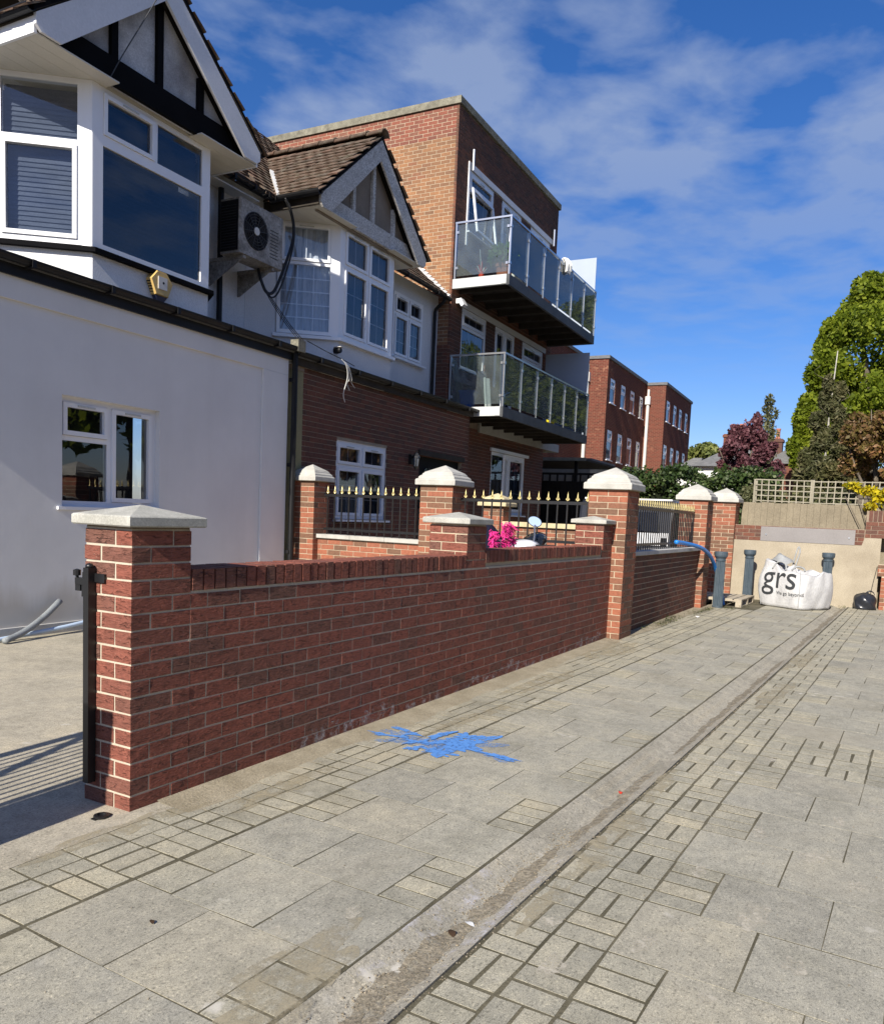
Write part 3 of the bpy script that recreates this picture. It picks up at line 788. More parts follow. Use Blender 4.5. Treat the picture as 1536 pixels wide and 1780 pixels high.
# ---------------------------------------------------------------- foliage
def leaves_mesh(name, clumps, n, size, mat, up=0.0, aspect=1.6, tri=False):
    """leaf quads spread through clumps = [(x,y,z,rx,ry,rz,weight)]"""
    C = np.array(clumps, float)
    w = C[:, 6]/C[:, 6].sum()
    idx = rng.choice(len(C), n, p=w)
    d = rng.normal(size=(n, 3)); d /= np.linalg.norm(d, axis=1)[:, None]
    r = rng.random(n)**0.42
    P = C[idx, :3] + d*r[:, None]*C[idx, 3:6]
    a = rng.normal(size=(n, 3)) + d*0.5; a[:, 2] += up
    a /= np.linalg.norm(a, axis=1)[:, None]
    h = rng.normal(size=(n, 3)); x = np.cross(a, h); x /= np.linalg.norm(x, axis=1)[:, None]
    y = np.cross(a, x)
    s = size*(0.55+0.9*rng.random(n))[:, None]
    X, Y = x*s*0.5, y*s*0.5*aspect
    V = np.stack([P-Y, P+X*0.9-Y*0.1, P+Y, P-X*0.9-Y*0.1], 1).reshape(-1, 3)
    F = np.arange(4*n).reshape(-1, 4)
    me = bpy.data.meshes.new(name)
    me.vertices.add(len(V)); me.vertices.foreach_set('co', V.ravel())
    me.loops.add(4*n); me.loops.foreach_set('vertex_index', F.ravel().astype(np.int32))
    me.polygons.add(n); me.polygons.foreach_set('loop_start', np.arange(0, 4*n, 4, dtype=np.int32))
    me.polygons.foreach_set('loop_total', np.full(n, 4, np.int32))
    me.materials.append(M[mat]); me.update(calc_edges=True)
    return me
def obj_mesh(T, name, me, kind=None):
    ob = bpy.data.objects.new(name, me); ob.parent = T.o; COL.objects.link(ob)
    if kind: ob['kind'] = kind
    return ob
def crown(cx, cy, cz, rx, ry, rz, k, sub=0.38, seed=0, bottom=-0.8):
    """clumps over the shell and inside an uneven ellipsoid"""
    rr = np.random.default_rng(seed); out = []
    for i in range(k):
        d = rr.normal(size=3); d /= np.linalg.norm(d)
        if d[2] < bottom: d[2] = -d[2]
        q = 0.45+0.52*rr.random()**0.6
        s = sub*(0.6+0.7*rr.random())
        out.append((cx+d[0]*rx*q, cy+d[1]*ry*q, cz+d[2]*rz*q, rx*s, ry*s, rz*s*0.8, s**2))
    return out
def tree(name, label, base, trunk_pts, r0, limbs, clumps, n, size, leafmat, bark='bark', cat='tree', up=0.0, aspect=1.6, group=None, limb_k=0.45):
    T = Thing(name, label, cat, base, 0.0, group)
    b = MB(); b.smooth = True
    P = [(base[0]+x, base[1]+y, base[2]+z) for x, y, z in trunk_pts]
    b.tube(catmull(P, 3), r0, 8, r0*0.25)
    T.part('trunk', b, bark)
    for L in limbs:
        lb = MB(); lb.smooth = True
        lb.tube(catmull([(base[0]+x, base[1]+y, base[2]+z) for x, y, z in L], 3), r0*limb_k, 6, r0*0.08)
        T.part('limb', lb, 'bark')
    me = leaves_mesh('crown', clumps, n, size, leafmat, up, aspect)   # local to the base
    obj_mesh(T, 'crown', me)
    return T

# ================================================================ GROUND
T = Thing('ground', None, None, (0, 0, 0), 0, kind='structure')
b = MB(); b.box(-60, 240, -120, 160, -0.30, -0.075); T.part('earth', b, 'ground')

PV = Thing('pavement', None, None, (0, 0, 0), A_P, kind='structure')
b = MB(); b.box(-2.5, 17.6, -3.2, 1.16, -0.07, -0.0013); b.box(-2.5, 17.6, 1.42, 3.75, -0.07, -0.0013); PV.part('bedding', b, 'joint')
_pv = {}
def pave_mesh(du, dv, k, mat, th=0.05):
    key = (round(du, 3), round(dv, 3), k, mat)
    if key in _pv: return _pv[key]
    rr = random.Random(zlib.crc32(repr(key).encode()))
    x, y, c = du/2, dv/2, 0.0015
    j = lambda: rr.uniform(-0.0025, 0.0025)
    ring = [(-x+j(), -y+j()), (x+j(), -y+j()), (x+j(), y+j()), (-x+j(), y+j())]
    b = MB()
    b.rings([[(px, py, -th) for px, py in ring], [(px, py, 0.0) for px, py in ring]])
    me = b.mesh('slab' if mat == 'slab' else 'paver', mat); _pv[key] = me
    return me
def lay(name, u0, u1, v0, v1, mat, j=0.010):
    du, dv = round(u1-u0-j, 3), round(v1-v0-j, 3)
    if du < 0.02 or dv < 0.02: return
    PV.piece(name, pave_mesh(du, dv, random.randrange(5), mat), ((u0+u1)/2, (v0+v1)/2, random.uniform(-0.0003, 0.0007)),
             random.uniform(-0.006, 0.006), random.uniform(-0.001, 0.001), random.uniform(-0.001, 0.001))
def slab(u0, u1, v0, v1): lay('slab', u0, u1, v0, v1, 'slab', random.uniform(0.003, 0.007))
def paver(u0, u1, v0, v1): lay('paver', u0, u1, v0, v1, 'paver', random.uniform(0.009, 0.017))
PU = 0.4285
def strip4(u0, u1, v0, v1, n=4):
    for i in range(n): paver(u0+(u1-u0)*i/n, u0+(u1-u0)*(i+1)/n, v0, v1)
def wall_line(u): return 2.92 + 0.0324*u          # foot of the garden wall in paving coordinates
for k in range(-8, 37):
    u0 = 1.925+k*PU; u1 = u0+PU
    if k % 2 == 0:
        slab(u0, u1, 1.428, 1.83); slab(u0, u1, 1.83, 2.23); strip4(u0, u1, 2.23, 2.43, 2 if k <= 0 else 4)
    else:
        strip4(u0, u1, 1.428, 1.625); slab(u0, u1, 1.625, 2.03); slab(u0, u1, 2.03, 2.43)
# small blocks along the wall
u = -1.5; q = 0
while u < 14.5:
    w = 0.214
    def sq(v0, v1, o):
        if o == 0: paver(u, u+w, v0, (v0+v1)/2); paver(u, u+w, (v0+v1)/2, v1)
        elif o == 1: paver(u, u+w/2, v0, v1); paver(u+w/2, u+w, v0, v1)
        else: paver(u, u+w, v0, v1)
    sq(2.44, 2.632, random.choice((0, 1, 1, 2, 1)))
    if random.random() < 0.5: paver(u, u+w, 2.632, 2.735)
    else: paver(u, u+w/2, 2.632, 2.735); paver(u+w/2, u+w, 2.632, 2.735)
    lim = wall_line(u)-0.085
    if u < 2.2: lim = 2.88
    if lim > 2.80: sq(2.735, min(2.93, lim), random.choice((0, 1, 1, 2)) if lim > 2.9 else 2)
    if u > 3.4 and lim > 3.0: sq(2.93, min(3.12, lim), random.choice((0, 1, 2)))
    u += w; q += 1
# right of the channel
u = -1.586; q = 0
while u < 17.3:
    w = 0.214
    for r, (v0, v1) in enumerate(((0.98, 1.15), (0.788, 0.98))):
        if (q+r) % 2 == 0: paver(u, u+w/2, v0, v1); paver(u+w/2, u+w, v0, v1)
        else: paver(u, u+w, v0, (v0+v1)/2); paver(u, u+w, (v0+v1)/2, v1)
    if 4.60 < u < 5.85:
        for r, (v0, v1) in enumerate(((0.585, 0.788), (0.385, 0.585), (0.185, 0.385), (-0.02, 0.185))):
            if r > 0 and u < 5.03: continue
            if u < 5.03 and r == 0: strip4(u, u+w, v0, v1, 2); continue
            if (q+r) % 2 == 0: paver(u, u+w/2, v0, v1); paver(u+w/2, u+w, v0, v1)
            else: paver(u, u+w, v0, (v0+v1)/2); paver(u, u+w, (v0+v1)/2, v1)
    u += w; q += 1
for k in range(-8, 35):
    u0 = 2.486+k*0.427; u1 = u0+0.427
    v = 0.788
    patch = 4.55 < u0 < 5.85
    if patch: v = -0.02 if u0 > 4.95 else 0.585
    elif k % 2 == 1: strip4(u0, u1, 0.588, 0.788); v = 0.588
    nmax = 4 if u0 < 9 else 2
    for i in range(nmax):
        slab(u0, u1, v-0.40, v); v -= 0.40
PV.emit(300, 'far_paving')
# dished channel in sections
u = -2.1
while u < 17.0:
    b = MB()
    n = 9
    prof = []
    for i in range(n):
        t = i/(n-1); vv = 1.166+0.25*t
        prof.append((vv, -0.038*math.sin(math.pi*t)**1.2+0.001))
    u1 = u+0.997
    for i in range(n-1):
        b.quad((u, prof[i][0], prof[i][1]), (u1, prof[i][0], prof[i][1]), (u1, prof[i+1][0], prof[i+1][1]), (u, prof[i+1][0], prof[i+1][1]))
    for ue in (u, u1):
        b.add([(ue, p, z) for p, z in prof]+[(ue, prof[-1][0], -0.07), (ue, prof[0][0], -0.07)], [tuple(range(n+2))])
    for p in (prof[0][0], prof[-1][0]): b.quad((u, p, -0.07), (u1, p, -0.07), (u1, p, 0.001), (u, p, 0.001))
    PV.part('channel_section', b, 'channel')
    u += 1.0
b = MB(); b.box(-2.5, 17.6, 1.16, 1.42, -0.07, -0.058); PV.part('channel_bedding', b, 'joint')
rr = random.Random(17)
def channel_z(vv): return -0.038*math.sin(math.pi*min(1, max(0, (vv-1.166)/.25)))**1.2+0.001
def channel_sheet(name, mat, u0, u1, vc, w, dz, seed):
    r_ = random.Random(seed); b = MB(); n = int((u1-u0)/0.03); P = []
    ph = [r_.uniform(0, 6) for _ in range(6)]
    for i in range(n+1):
        t = i/n; u = u0+(u1-u0)*t
        k = math.sin(math.pi*t)**0.4*w
        a = vc-k*(1+.3*math.sin(u*7+ph[0])+.22*math.sin(u*23+ph[1])+.15*math.sin(u*51+ph[2])); c_ = vc+k*(1+.3*math.sin(u*6+ph[3])+.22*math.sin(u*19+ph[4])+.15*math.sin(u*47+ph[5]))
        a = max(a, 1.168); c_ = min(c_, 1.416)
        P.append([(u, a+(c_-a)*q/6, channel_z(a+(c_-a)*q/6)+dz*(math.sin(math.pi*q/6))+.0006) for q in range(7)])
    vs_ = [p for r in P for p in r]
    b.add(vs_, [(i*7+q, (i+1)*7+q, (i+1)*7+q+1, i*7+q+1) for i in range(n) for q in range(6)])
    PV.part(name, b, mat)
channel_sheet('channel_dirt', 'silt', 0.6, 3.25, 1.275, .048, .005, 1)
channel_sheet('channel_dirt', 'silt', 3.3, 4.6, 1.25, .035, .003, 2)
channel_sheet('channel_dirt', 'silt', 5.0, 9.5, 1.24, .035, .003, 3)
channel_sheet('channel_dirt', 'silt', 10.0, 16.8, 1.25, .05, .003, 4)
channel_sheet('lime_stain', 'salts', 1.9, 3.0, 1.385, .05, .0012, 5)
channel_sheet('lime_stain', 'salts', 2.0, 3.2, 1.20, .03, .0012, 6)
def sand_patch(u, v, ru, rv, seed, mat='soil_thin'):
    r_ = random.Random(seed); b = MB(); n = 36; L = [(u, v, .0016)]
    for i in range(n):
        a = 2*math.pi*i/n; k = 1+.25*math.sin(2*a+seed)+.2*math.sin(5*a+seed*2)+r_.uniform(-.12, .12)
        L.append((u+ru*k*math.cos(a), v+rv*k*math.sin(a), .0014))
    b.add(L, [(0, i+1, (i+1) % n+1) for i in range(n)]); PV.part('sand_drift', b, mat)
for i, q in enumerate(((3.0, 2.68, .32, .09), (2.2, 2.86, .35, .08), (4.9, 2.62, .5, .06), (6.4, 2.75, .7, .10), (3.6, 1.08, .22, .06), (3.2, 1.10, .18, .07), (4.3, 1.12, .3, .05), (2.75, 1.09, .25, .05), (7.3, 1.0, .6, .10), (9.5, 1.05, .8, .10), (8.5, 2.9, .9, .18), (1.75, 1.52, .4, .12))):
    sand_patch(*q, i+1)
for i, q in enumerate(((3.02, .42, .10, .05), (3.75, .30, .08, .05), (3.55, .12, .05, .03), (2.75, .25, .06, .03), (3.9, .55, .07, .03), (4.3, .25, .05, .03), (3.3, .68, .05, .03), (2.6, .70, .06, .03), (2.4, .45, .04, .02), (4.6, .10, .06, .03), (5.2, .7, .06, .03), (2.2, .33, .05, .03), (2.9, -.05, .05, .03), (3.4, -.1, .06, .03), (2.55, 1.02, .05, .03), (2.3, .9, .09, .03), (1.95, 1.75, .03, .02), (2.2, 1.62, .04, .03))):
    sand_patch(*q, i+40, 'cream_spot')
# sandy fillet along the foot of the wall
b = MB()
for i in range(90):
    ua, ub = 2.5+i*0.134, 2.5+(i+1)*0.134
    wa = [wall_line(x)+0.03 for x in (ua, ub)]
    ja = [0.20+0.03*math.sin(x*3.1)+0.02*math.sin(x*9.7) for x in (ua, ub)]
    b.quad((ua, wa[0], 0.016), (ub, wa[1], 0.016), (ub, wa[1]-0.05, 0.006), (ua, wa[0]-0.05, 0.006))
    b.quad((ua, wa[0]-0.05, 0.006), (ub, wa[1]-0.05, 0.006), (ub, wa[1]-0.06-ja[1], -0.0010), (ua, wa[0]-0.06-ja[0], -0.0010))
PV.part('sand_fillet', b, 'soil')

# concrete drive inside the gate, and the forecourt behind the wall
DR = Thing('driveway', None, None, (0, 0, 0), A_S, kind='structure')
b = MB(); b.box(-6, 9.6, 3.05, 7.75, -0.07, 0.0005)
b.add([(-6, 3.10, 0.0012), (0.5, 2.865, 0.0012), (1.3, 2.832, 0.0012), (2.0, 2.812, 0.0012), (2.62, 2.80, 0.0012), (2.72, 2.86, 0.0012), (2.72, 2.95, 0.0012), (2.44, 3.05, 0.0012), (-6, 3.3, 0.0012)], [tuple(range(9))])
DR.part('concrete', b, 'drive')
FC = Thing('forecourt', None, None, (0, 0, 0), A_S, kind='structure')
b = MB(); b.box(9.60, 24, 2.75, 8.6, -0.07, 0.0); FC.part('concrete', b, 'drive')
b = MB(); b.add([(9.9, 2.93, 0.0), (14.3, 2.93, 0.0), (17.2, 2.80, 0.0), (17.2, 2.3, 0.0), (14.0, 2.62, 0.005), (12.5, 2.70, 0.004), (11.0, 2.66, 0.004), (9.9, 2.72, 0.004)], [tuple(range(8))]); FC.part('dirt_strip', b, 'soil')

# ================================================================ STREET WALL
T = Thing('brick_gate_pillar', 'red brick gate pillar with flat pyramid cap, nearest, with black gate post', 'pillar', (2.61, 3.09, 0), A_S)
b = MB(); b.box(2.4436, 2.7815, 2.9234, 3.2266, -0.05, 1.287); T.part('mortar', b, 'mortar_pale')
pillar_bricks(T, 2.44, 2.785, 2.92, 3.23, 0.0, 17, 'brick_red', 0.0758, flip=1); T.emit()
b = MB(); b.box(2.445, 2.78, 2.925, 3.225, 1.278, 1.296); T.part('mortar_bed', b, 'mortar_dark')
T.part('cap', flat_cap(2.400, 2.850, 2.884, 3.275, 1.296, 1.345, 1.394), 'cap_stone')

W1 = Thing('garden_wall', 'long low dark red brick wall with brick on edge coping beside pavement', 'wall', (6.1, 3.03, 0), A_S)
b = MB(); b.box(2.78, 9.44, 2.9226, 3.135, -0.05, 0.992); W1.part('mortar', b, 'mortar_pale')
brickwork(W1, FRONT(2.924), 2.79, 9.44, 0.0, 13, 'brick_red', start=1, joint=0.0088)
b = MB(); b.box(2.79, 5.655, 2.932, 3.13, 0.985, 1.088); b.box(6.0, 9.08, 2.932, 3.13, 0.985, 1.122); W1.part('coping_mortar', b, 'mortar_light')
for a0, a1, z in ((2.795, 5.655, 1.045), (6.003, 9.08, 1.078)):
    a = a0
    while a+0.06 < a1:
        me = brick_mesh(0.064, 0.226, 0.103, random.randrange(8), 'brick_red')
        W1.piece('coping_brick', me, (a+0.033, 3.03+random.uniform(-.002, .002), z+random.uniform(-.0015, .0015)))
        a += 0.0755
W1.emit(300, 'brick_courses')
b = MB(); b.xf = FRONT(2.924)
for i in range(40):
    a0, a1 = 3.6+i*0.14, 3.6+(i+1)*0.14
    h = 0.075+0.03*math.sin(i*1.3)+0.03*math.sin(i*0.37)
    b.quad((a0, -0.0075, 0.005), (a1, -0.0075, 0.005), (a1, -0.0075, max(.03, h)), (a0, -0.0075, max(.03, h)))
W1.part('salt_stain', b, 'salts')

for nm, u0, u1, zt, lab in (('mid', 5.66, 6.0, 1.337, 'short red brick pier with flat cap rising from middle of the low wall'),
                            ('end', 9.088, 9.43, 1.375, 'short red brick pier with flat cap against the tall orange brick pillar')):
    T = Thing('brick_wall_pier', lab, 'pier', ((u0+u1)/2, 3.09, 0.985), A_S, 'flat capped piers standing on the low wall')
    c = (zt-0.992)/5
    b = MB(); b.box(u0+.006, u1-.006, 2.926, 3.259, 0.9, zt); T.part('mortar', b, 'mortar_light')
    pillar_bricks(T, u0, u1, 2.92, 3.265, 0.992, 5, 'brick_red', c, flip=0 if nm == 'mid' else 1); T.emit()
    if nm == 'mid': T.part('cap', flat_cap(u0-.045, u1+.045, 2.882, 3.31, zt+.004, zt+.05, zt+.098), 'cap_stone')
    else: T.part('cap', flat_cap(u0-.045, u1+.004, 2.882, 3.31, zt+.004, zt+.05, zt+.095), 'cap_stone')

def big_pillar(u0, u1, v0, v1, zt, n, lab, ang, caph=0.275, ov=0.055, grp='tall brick pillars with moulded white caps', flip=0):
    T = Thing('brick_pillar', lab, 'pillar', ((u0+u1)/2, (v0+v1)/2, 0), ang, grp)
    b = MB(); b.box(u0+.005, u1-.005, v0+.005, v1-.005, -0.05, zt); T.part('mortar', b, 'mortar_light')
    pillar_bricks(T, u0, u1, v0, v1, 0.0, n, 'brick_orange', zt/n, flip=flip); T.emit()
    T.part('cap', moulded_cap(u0-ov, u1+ov, v0-ov, v1+ov, zt, caph), 'cap_white')
    return T
big_pillar(9.44, 9.93, 2.765, 3.245, 1.795, 24, 'tall orange brick pillar with white moulded cap at far end of the low wall', A_S)
big_pillar(14.22, 14.70, 2.775, 3.255, 1.845, 24, 'tall orange brick pillar with white cap beside the blue pipe', A_S, 0.28)
big_pillar(16.85, 17.33, 2.75, 3.23, 1.90, 25, 'farthest orange brick pillar with white cap, against the beige wall', A_S, 0.285, flip=1)
big_pillar(9.50, 9.97, 4.88, 5.37, 1.795, 24, 'orange brick pillar with white cap between the two gold tipped railings', 0.0)
big_pillar(9.50, 9.87, 7.13, 7.48, 1.815, 24, 'narrow orange brick pillar with white cap beside the black downpipe', 0.0, 0.245, flip=1)

# second stretch of wall with railing
W2 = Thing('railing_wall', 'brown brick wall with grey stone coping under the dense gold tipped railing', 'wall', (12.0, 3.0, 0), A_S)
b = MB(); b.box(9.93, 14.225, 2.8825, 3.10, -0.05, 0.988); W2.part('mortar', b, 'mortar_light')
brickwork(W2, FRONT(2.884), 9.94, 14.22, 0.0, 13, 'brick_brown'); W2.emit(300, 'brick_courses')
for a0, a1 in ((9.935, 10.42), (10.424, 11.35), (11.354, 12.30), (12.304, 13.25), (13.254, 14.215)):
    b = MB(); b.box(a0, a1, 2.838, 3.15, 0.990, 1.040); W2.part('coping_stone', b, 'coping_grey')

def finial_mesh():
    b = MB()
    b.lathe([(0.010, 0.0), (0.014, 0.006), (0.010, 0.016), (0.006, 0.02), (0.009, 0.030), (0.012, 0.046), (0.009, 0.070), (0.003, 0.100), (0.0008, 0.118)], 0, 0, 8)
    for s in (-1, 1):
        b.prism([(s*0.008, 0.016), (s*0.025, 0.012), (s*0.022, 0.028), (s*0.009, 0.046)], 1, -0.004, 0.004)
    return b
FIN = finial_mesh().mesh('finial', 'gold')
def finial_rot():   # seen face-on from the -u side
    b = MB(lambda p: (p[1], p[0], p[2])); s = finial_mesh(); b.add(s.v, s.f); return b.mesh('finial', 'gold')
FINS = finial_rot()
def railing(lab, ang, along, lo, hi, off, n, zb, zr, zf, grp='gold tipped railings'):
    base = (off, (lo+hi)/2, zb) if along == 'v' else ((lo+hi)/2, off, zb)
    T = Thing('railing', lab, 'railing', base, ang, grp)
    def bx(p, q, w0, w1, z0, z1):
        b = MB()
        if along == 'v': b.box(off-w0, off+w1, p, q, z0, z1)
        else: b.box(p, q, off-w0, off+w1, z0, z1)
        return b
    T.part('top_rail', bx(lo, hi, .006, .006, zr-.02, zr+.02), 'black_metal')
    T.part('bottom_rail', bx(lo, hi, .006, .006, zb+.06, zb+.095), 'black_metal')
    bar = MB(); bar.box(-.008, .008, -.008, .008, 0, zf-zb+.004); me = bar.mesh('bar', 'black_metal')
    for i in range(n):
        k = lo+(hi-lo)*(i+0.5)/n
        loc = (off, k, zb) if along == 'v' else (k, off, zb)
        T.piece('bar', me, loc)
        T.piece('finial', FINS if along == 'v' else FIN, (loc[0], loc[1], zf))
    T.emit()
    return T
railing('black railing with gold spear tips, left of two, in front of white window', 0.0, 'v', 5.38, 7.12, 9.74, 14, 1.05, 1.62, 1.645)
railing('black railing with gold spear tips behind the parked scooter', 0.0, 'v', 3.05, 4.87, 9.74, 14, 1.05, 1.62, 1.645)
railing('dense black railing with gold tips on grey coping, beside the blue pipe', A_S, 'u', 9.95, 14.20, 2.985, 36, 1.04, 1.61, 1.64)

for y0, y1, lab in ((5.375, 7.13, 'low orange brick cross wall with white coping under the left railing'), (3.24, 4.875, 'low orange brick cross wall behind the scooter, under the right railing')):
    T = Thing('cross_wall', lab, 'wall', (9.73, (y0+y1)/2, 0), 0.0, 'low cross walls between the forecourts')
    b = MB(); b.box(9.626, 9.84, y0, y1, -0.05, 0.995); T.part('mortar', b, 'mortar_light')
    brickwork(T, SIDE(9.624), y0, y1, 0.0, 13, 'brick_orange'); T.emit()
    for i in range(3):
        b = MB(); b.box(9.575, 9.885, y0+(y1-y0)*i/3+.002, y0+(y1-y0)*(i+1)/3-.002, 0.995, 1.05); T.part('coping_stone', b, 'cap_white')

# wall and small pier of the next plot
T = Thing('stone_coped_wall', 'low brick wall with yellow stone coping behind the scooter mirror', 'wall', (12.0, 4.2, 0), 0.0)
b = MB(); b.box(11.906, 12.11, 3.25, 5.18, -0.05, 1.27); T.part('mortar', b, 'mortar_light')
brickwork(T, SIDE(11.904), 3.25, 5.18, 0.8, 7, 'brick_orange', course=0.067); T.emit()
b = MB(); b.box(11.85, 12.16, 3.25, 5.18, 1.272, 1.345); T.part('coping_stone', b, 'sandstone')
T = Thing('stone_capped_pier', 'small brick pier with yellowish stone cap seen through the railing', 'pier', (12.06, 5.38, 0), 0.0)
b = MB(); b.box(11.91, 12.21, 5.20, 5.54, -0.05, 1.58); T.part('mortar', b, 'mortar_light')
pillar_bricks(T, 11.9, 12.22, 5.19, 5.55, 0.7, 12, 'brick_orange', 0.0733); T.emit()
T.part('cap', moulded_cap(11.83, 12.29, 5.12, 5.62, 1.58, 0.21), 'sandstone')

# end of the lane: rendered wall, brick top, blank plate, fence and trellis
EW = Thing('end_wall', 'beige rendered wall with brick top closing the end of the lane', 'wall', (17.1, 1.0, 0), 0.0)
b = MB(); b.box(17.0, 17.28, -0.22, 2.45, -0.05, 1.17)
b.add([(17.0, 0.10, 1.17), (17.28, 0.10, 1.17), (17.28, -0.22, 1.17), (17.0, -0.22, 1.17), (17.0, 0.06, 1.315), (17.28, 0.06, 1.315), (17.28, -0.22, 1.315), (17.0, -0.22, 1.315)], [(0,1,2,3),(4,5,6,7),(0,1,5,4),(1,2,6,5),(2,3,7,6),(3,0,4,7)])
EW.part('render', b, 'render_beige')
b = MB(); b.box(17.03, 17.25, -0.22, 2.45, 1.172, 1.47); b.box(17.032, 17.25, -3.2, 0.06, 1.317, 1.82); b.box(17.03, 17.25, -3.2, -0.8, -.05, 1.317); EW.part('mortar', b, 'mortar_dark')
brickwork(EW, SIDE(17.028), 0.07, 2.40, 1.175, 4, 'brick_brown', course=0.0735)
brickwork(EW, SIDE(17.028), -3.2, 0.055, 1.32, 4, 'brick_brown')
a = -1.6
while a < 0.03:
    EW.piece('coping_brick', brick_mesh(0.064, 0.215, 0.2, random.randrange(8), 'brick_brown'), (17.132, a, 1.725), math.pi/2); a += 0.0755
EW.emit()
T = Thing('blank_plate', 'blank grey rectangular plate fixed on brick strip above the white bulk bag', 'sign', (17.01, 1.1, 1.15), 0.0)
b = MB(); b.box(17.0, 17.018, 0.22, 1.88, 1.165, 1.45); T.part('plate', b, 'plate')
for y in (0.32, 1.78):
    b = MB(); b.lathe([(0.02, 0), (0.02, 0.006)], 0, 0, 8); b.v = [(16.996-z, y+x, 1.30+q) for x, q, z in b.v]; T.part('fixing', b, 'steel')
T = Thing('brick_end_pier', 'stub of brick pier at right edge beside the black bin bag', 'pier', (17.0, -0.5, 0), 0.0)
b = MB(); b.box(16.916, 17.2, -0.80, -0.276, -0.05, 0.62); b.box(16.916, 17.2, -0.8, -0.206, 0.62, 0.84); T.part('mortar', b, 'mortar_light')
brickwork(T, SIDE(16.914), -0.80, -0.272, 0.0, 8, 'brick_orange'); brickwork(T, SIDE(16.914), -0.80, -0.202, 0.625, 3, 'brick_orange', course=0.072); T.emit()

T = Thing('trellis_fence', 'brown board fence topped with pale square trellis behind the beige wall', 'fence', (17.5, 0, 0), 0.0)
y = 2.32
while y > -3.0:
    b = MB(); b.box(17.45+random.uniform(-.004, .004), 17.47, y-0.118, y, 0.0, 1.93+random.uniform(-.012, .012)); T.part('board', b, 'fence_wood'); y -= 0.121
for yp in (2.1, 1.05, -0.9, -2.8):
    b = MB(); b.box(17.475, 17.55, yp-.035, yp+.035, 0, 2.40); T.part('post', b, 'trellis')
for y0, y1, tilt in ((1.06, 2.1, 0.004), (-0.86, 1.03, -0.003), (-2.8, -0.9, 0.0)):
    n = round((y1-y0)/0.128)
    for i in range(n+1):
        yy = y0+(y1-y0)*i/n
        b = MB(); b.hexa([(17.44, yy-.010+dz*0+o, z) for z, dz in ((1.94, 0), (2.385, 1)) for o, in ((0,),)][:0] or [(17.442, yy-.010, 1.93), (17.456, yy-.010, 1.93), (17.456, yy+.010, 1.93), (17.442, yy+.010, 1.93), (17.442, yy-.010+tilt*3, 2.385), (17.456, yy-.010+tilt*3, 2.385), (17.456, yy+.010+tilt*3, 2.385), (17.442, yy+.010+tilt*3, 2.385)])
        T.part('trellis_slat', b, 'trellis')
    for i in range(5):
        z = 1.945+i*0.105
        b = MB(); b.hexa([(17.457, y0, z), (17.470, y0, z), (17.470, y1, z+tilt*4), (17.457, y1, z+tilt*4), (17.457, y0, z+.02), (17.470, y0, z+.02), (17.470, y1, z+.02+tilt*4), (17.457, y1, z+.02+tilt*4)])
        T.part('trellis_slat', b, 'trellis')

# ================================================================ HOUSES
VM = 8.30                      # first-floor wall plane
CA = math.atan2(0.80, -0.59)   # heading of the canted bay sides
EAVE_V, EAVE_Z, PITCH_T = 8.05, 5.95, 0.92

TW, TG = 0.195, 0.148
def tile_mesh(k):
    key = ('tile', k)
    if key in _brick_mesh: return _brick_mesh[key]
    rr = random.Random(k)
    b = MB(); j = lambda: rr.uniform(-0.007, 0.007)
    w, L, th = TW/2-0.003, 0.26, 0.017
    # local: x across, y down the slope, z out of the slope; the tail hangs low and thick, gently cambered
    b.rings([[(-w, -0.08, 0.0), (0, -0.08, 0.003), (w, -0.08, 0.0), (w, -0.08, 0.008), (0, -0.08, 0.012), (-w, -0.08, 0.008)],
             [(-w, 0.150+j(), 0.020+j()*.5), (0, 0.153+j(), 0.028+j()*.5), (w, 0.150+j(), 0.020+j()*.5), (w, 0.150, 0.020+th), (0, 0.153, 0.028+th), (-w, 0.150, 0.020+th)]])
    me = b.mesh('roof_tile', 'tile'); _brick_mesh[key] = me
    return me
def tile_slope(T, eave, across, upv, n_across, n_rows, keep=None):
    """eave = start point, across = unit vector along the eave, upv = unit vector up the slope"""
    ac, uv = Vector(across), Vector(upv)
    nrm = ac.cross(uv)
    if nrm.z < 0: nrm = -nrm
    m = Matrix((( ac.x, -uv.x, nrm.x), (ac.y, -uv.y, nrm.y), (ac.z, -uv.z, nrm.z)))
    if m.determinant() < 0: m = Matrix(((-ac.x, -uv.x, nrm.x), (-ac.y, -uv.y, nrm.y), (-ac.z, -uv.z, nrm.z)))
    eu = m.to_euler()
    for r in range(n_rows):
        for i in range(n_across):
            p = Vector(eave) + ac*((i+0.5+(0.5 if r % 2 else 0))*TW) + uv*((r+0.5)*TG)
            if keep and not keep(p): continue
            q = p + nrm*random.uniform(0, 0.005)
            T.piece('roof_tile', tile_mesh(random.randrange(8)), tuple(q), eu.z+random.uniform(-.012, .012), eu.x+random.uniform(-.012, .012), eu.y)

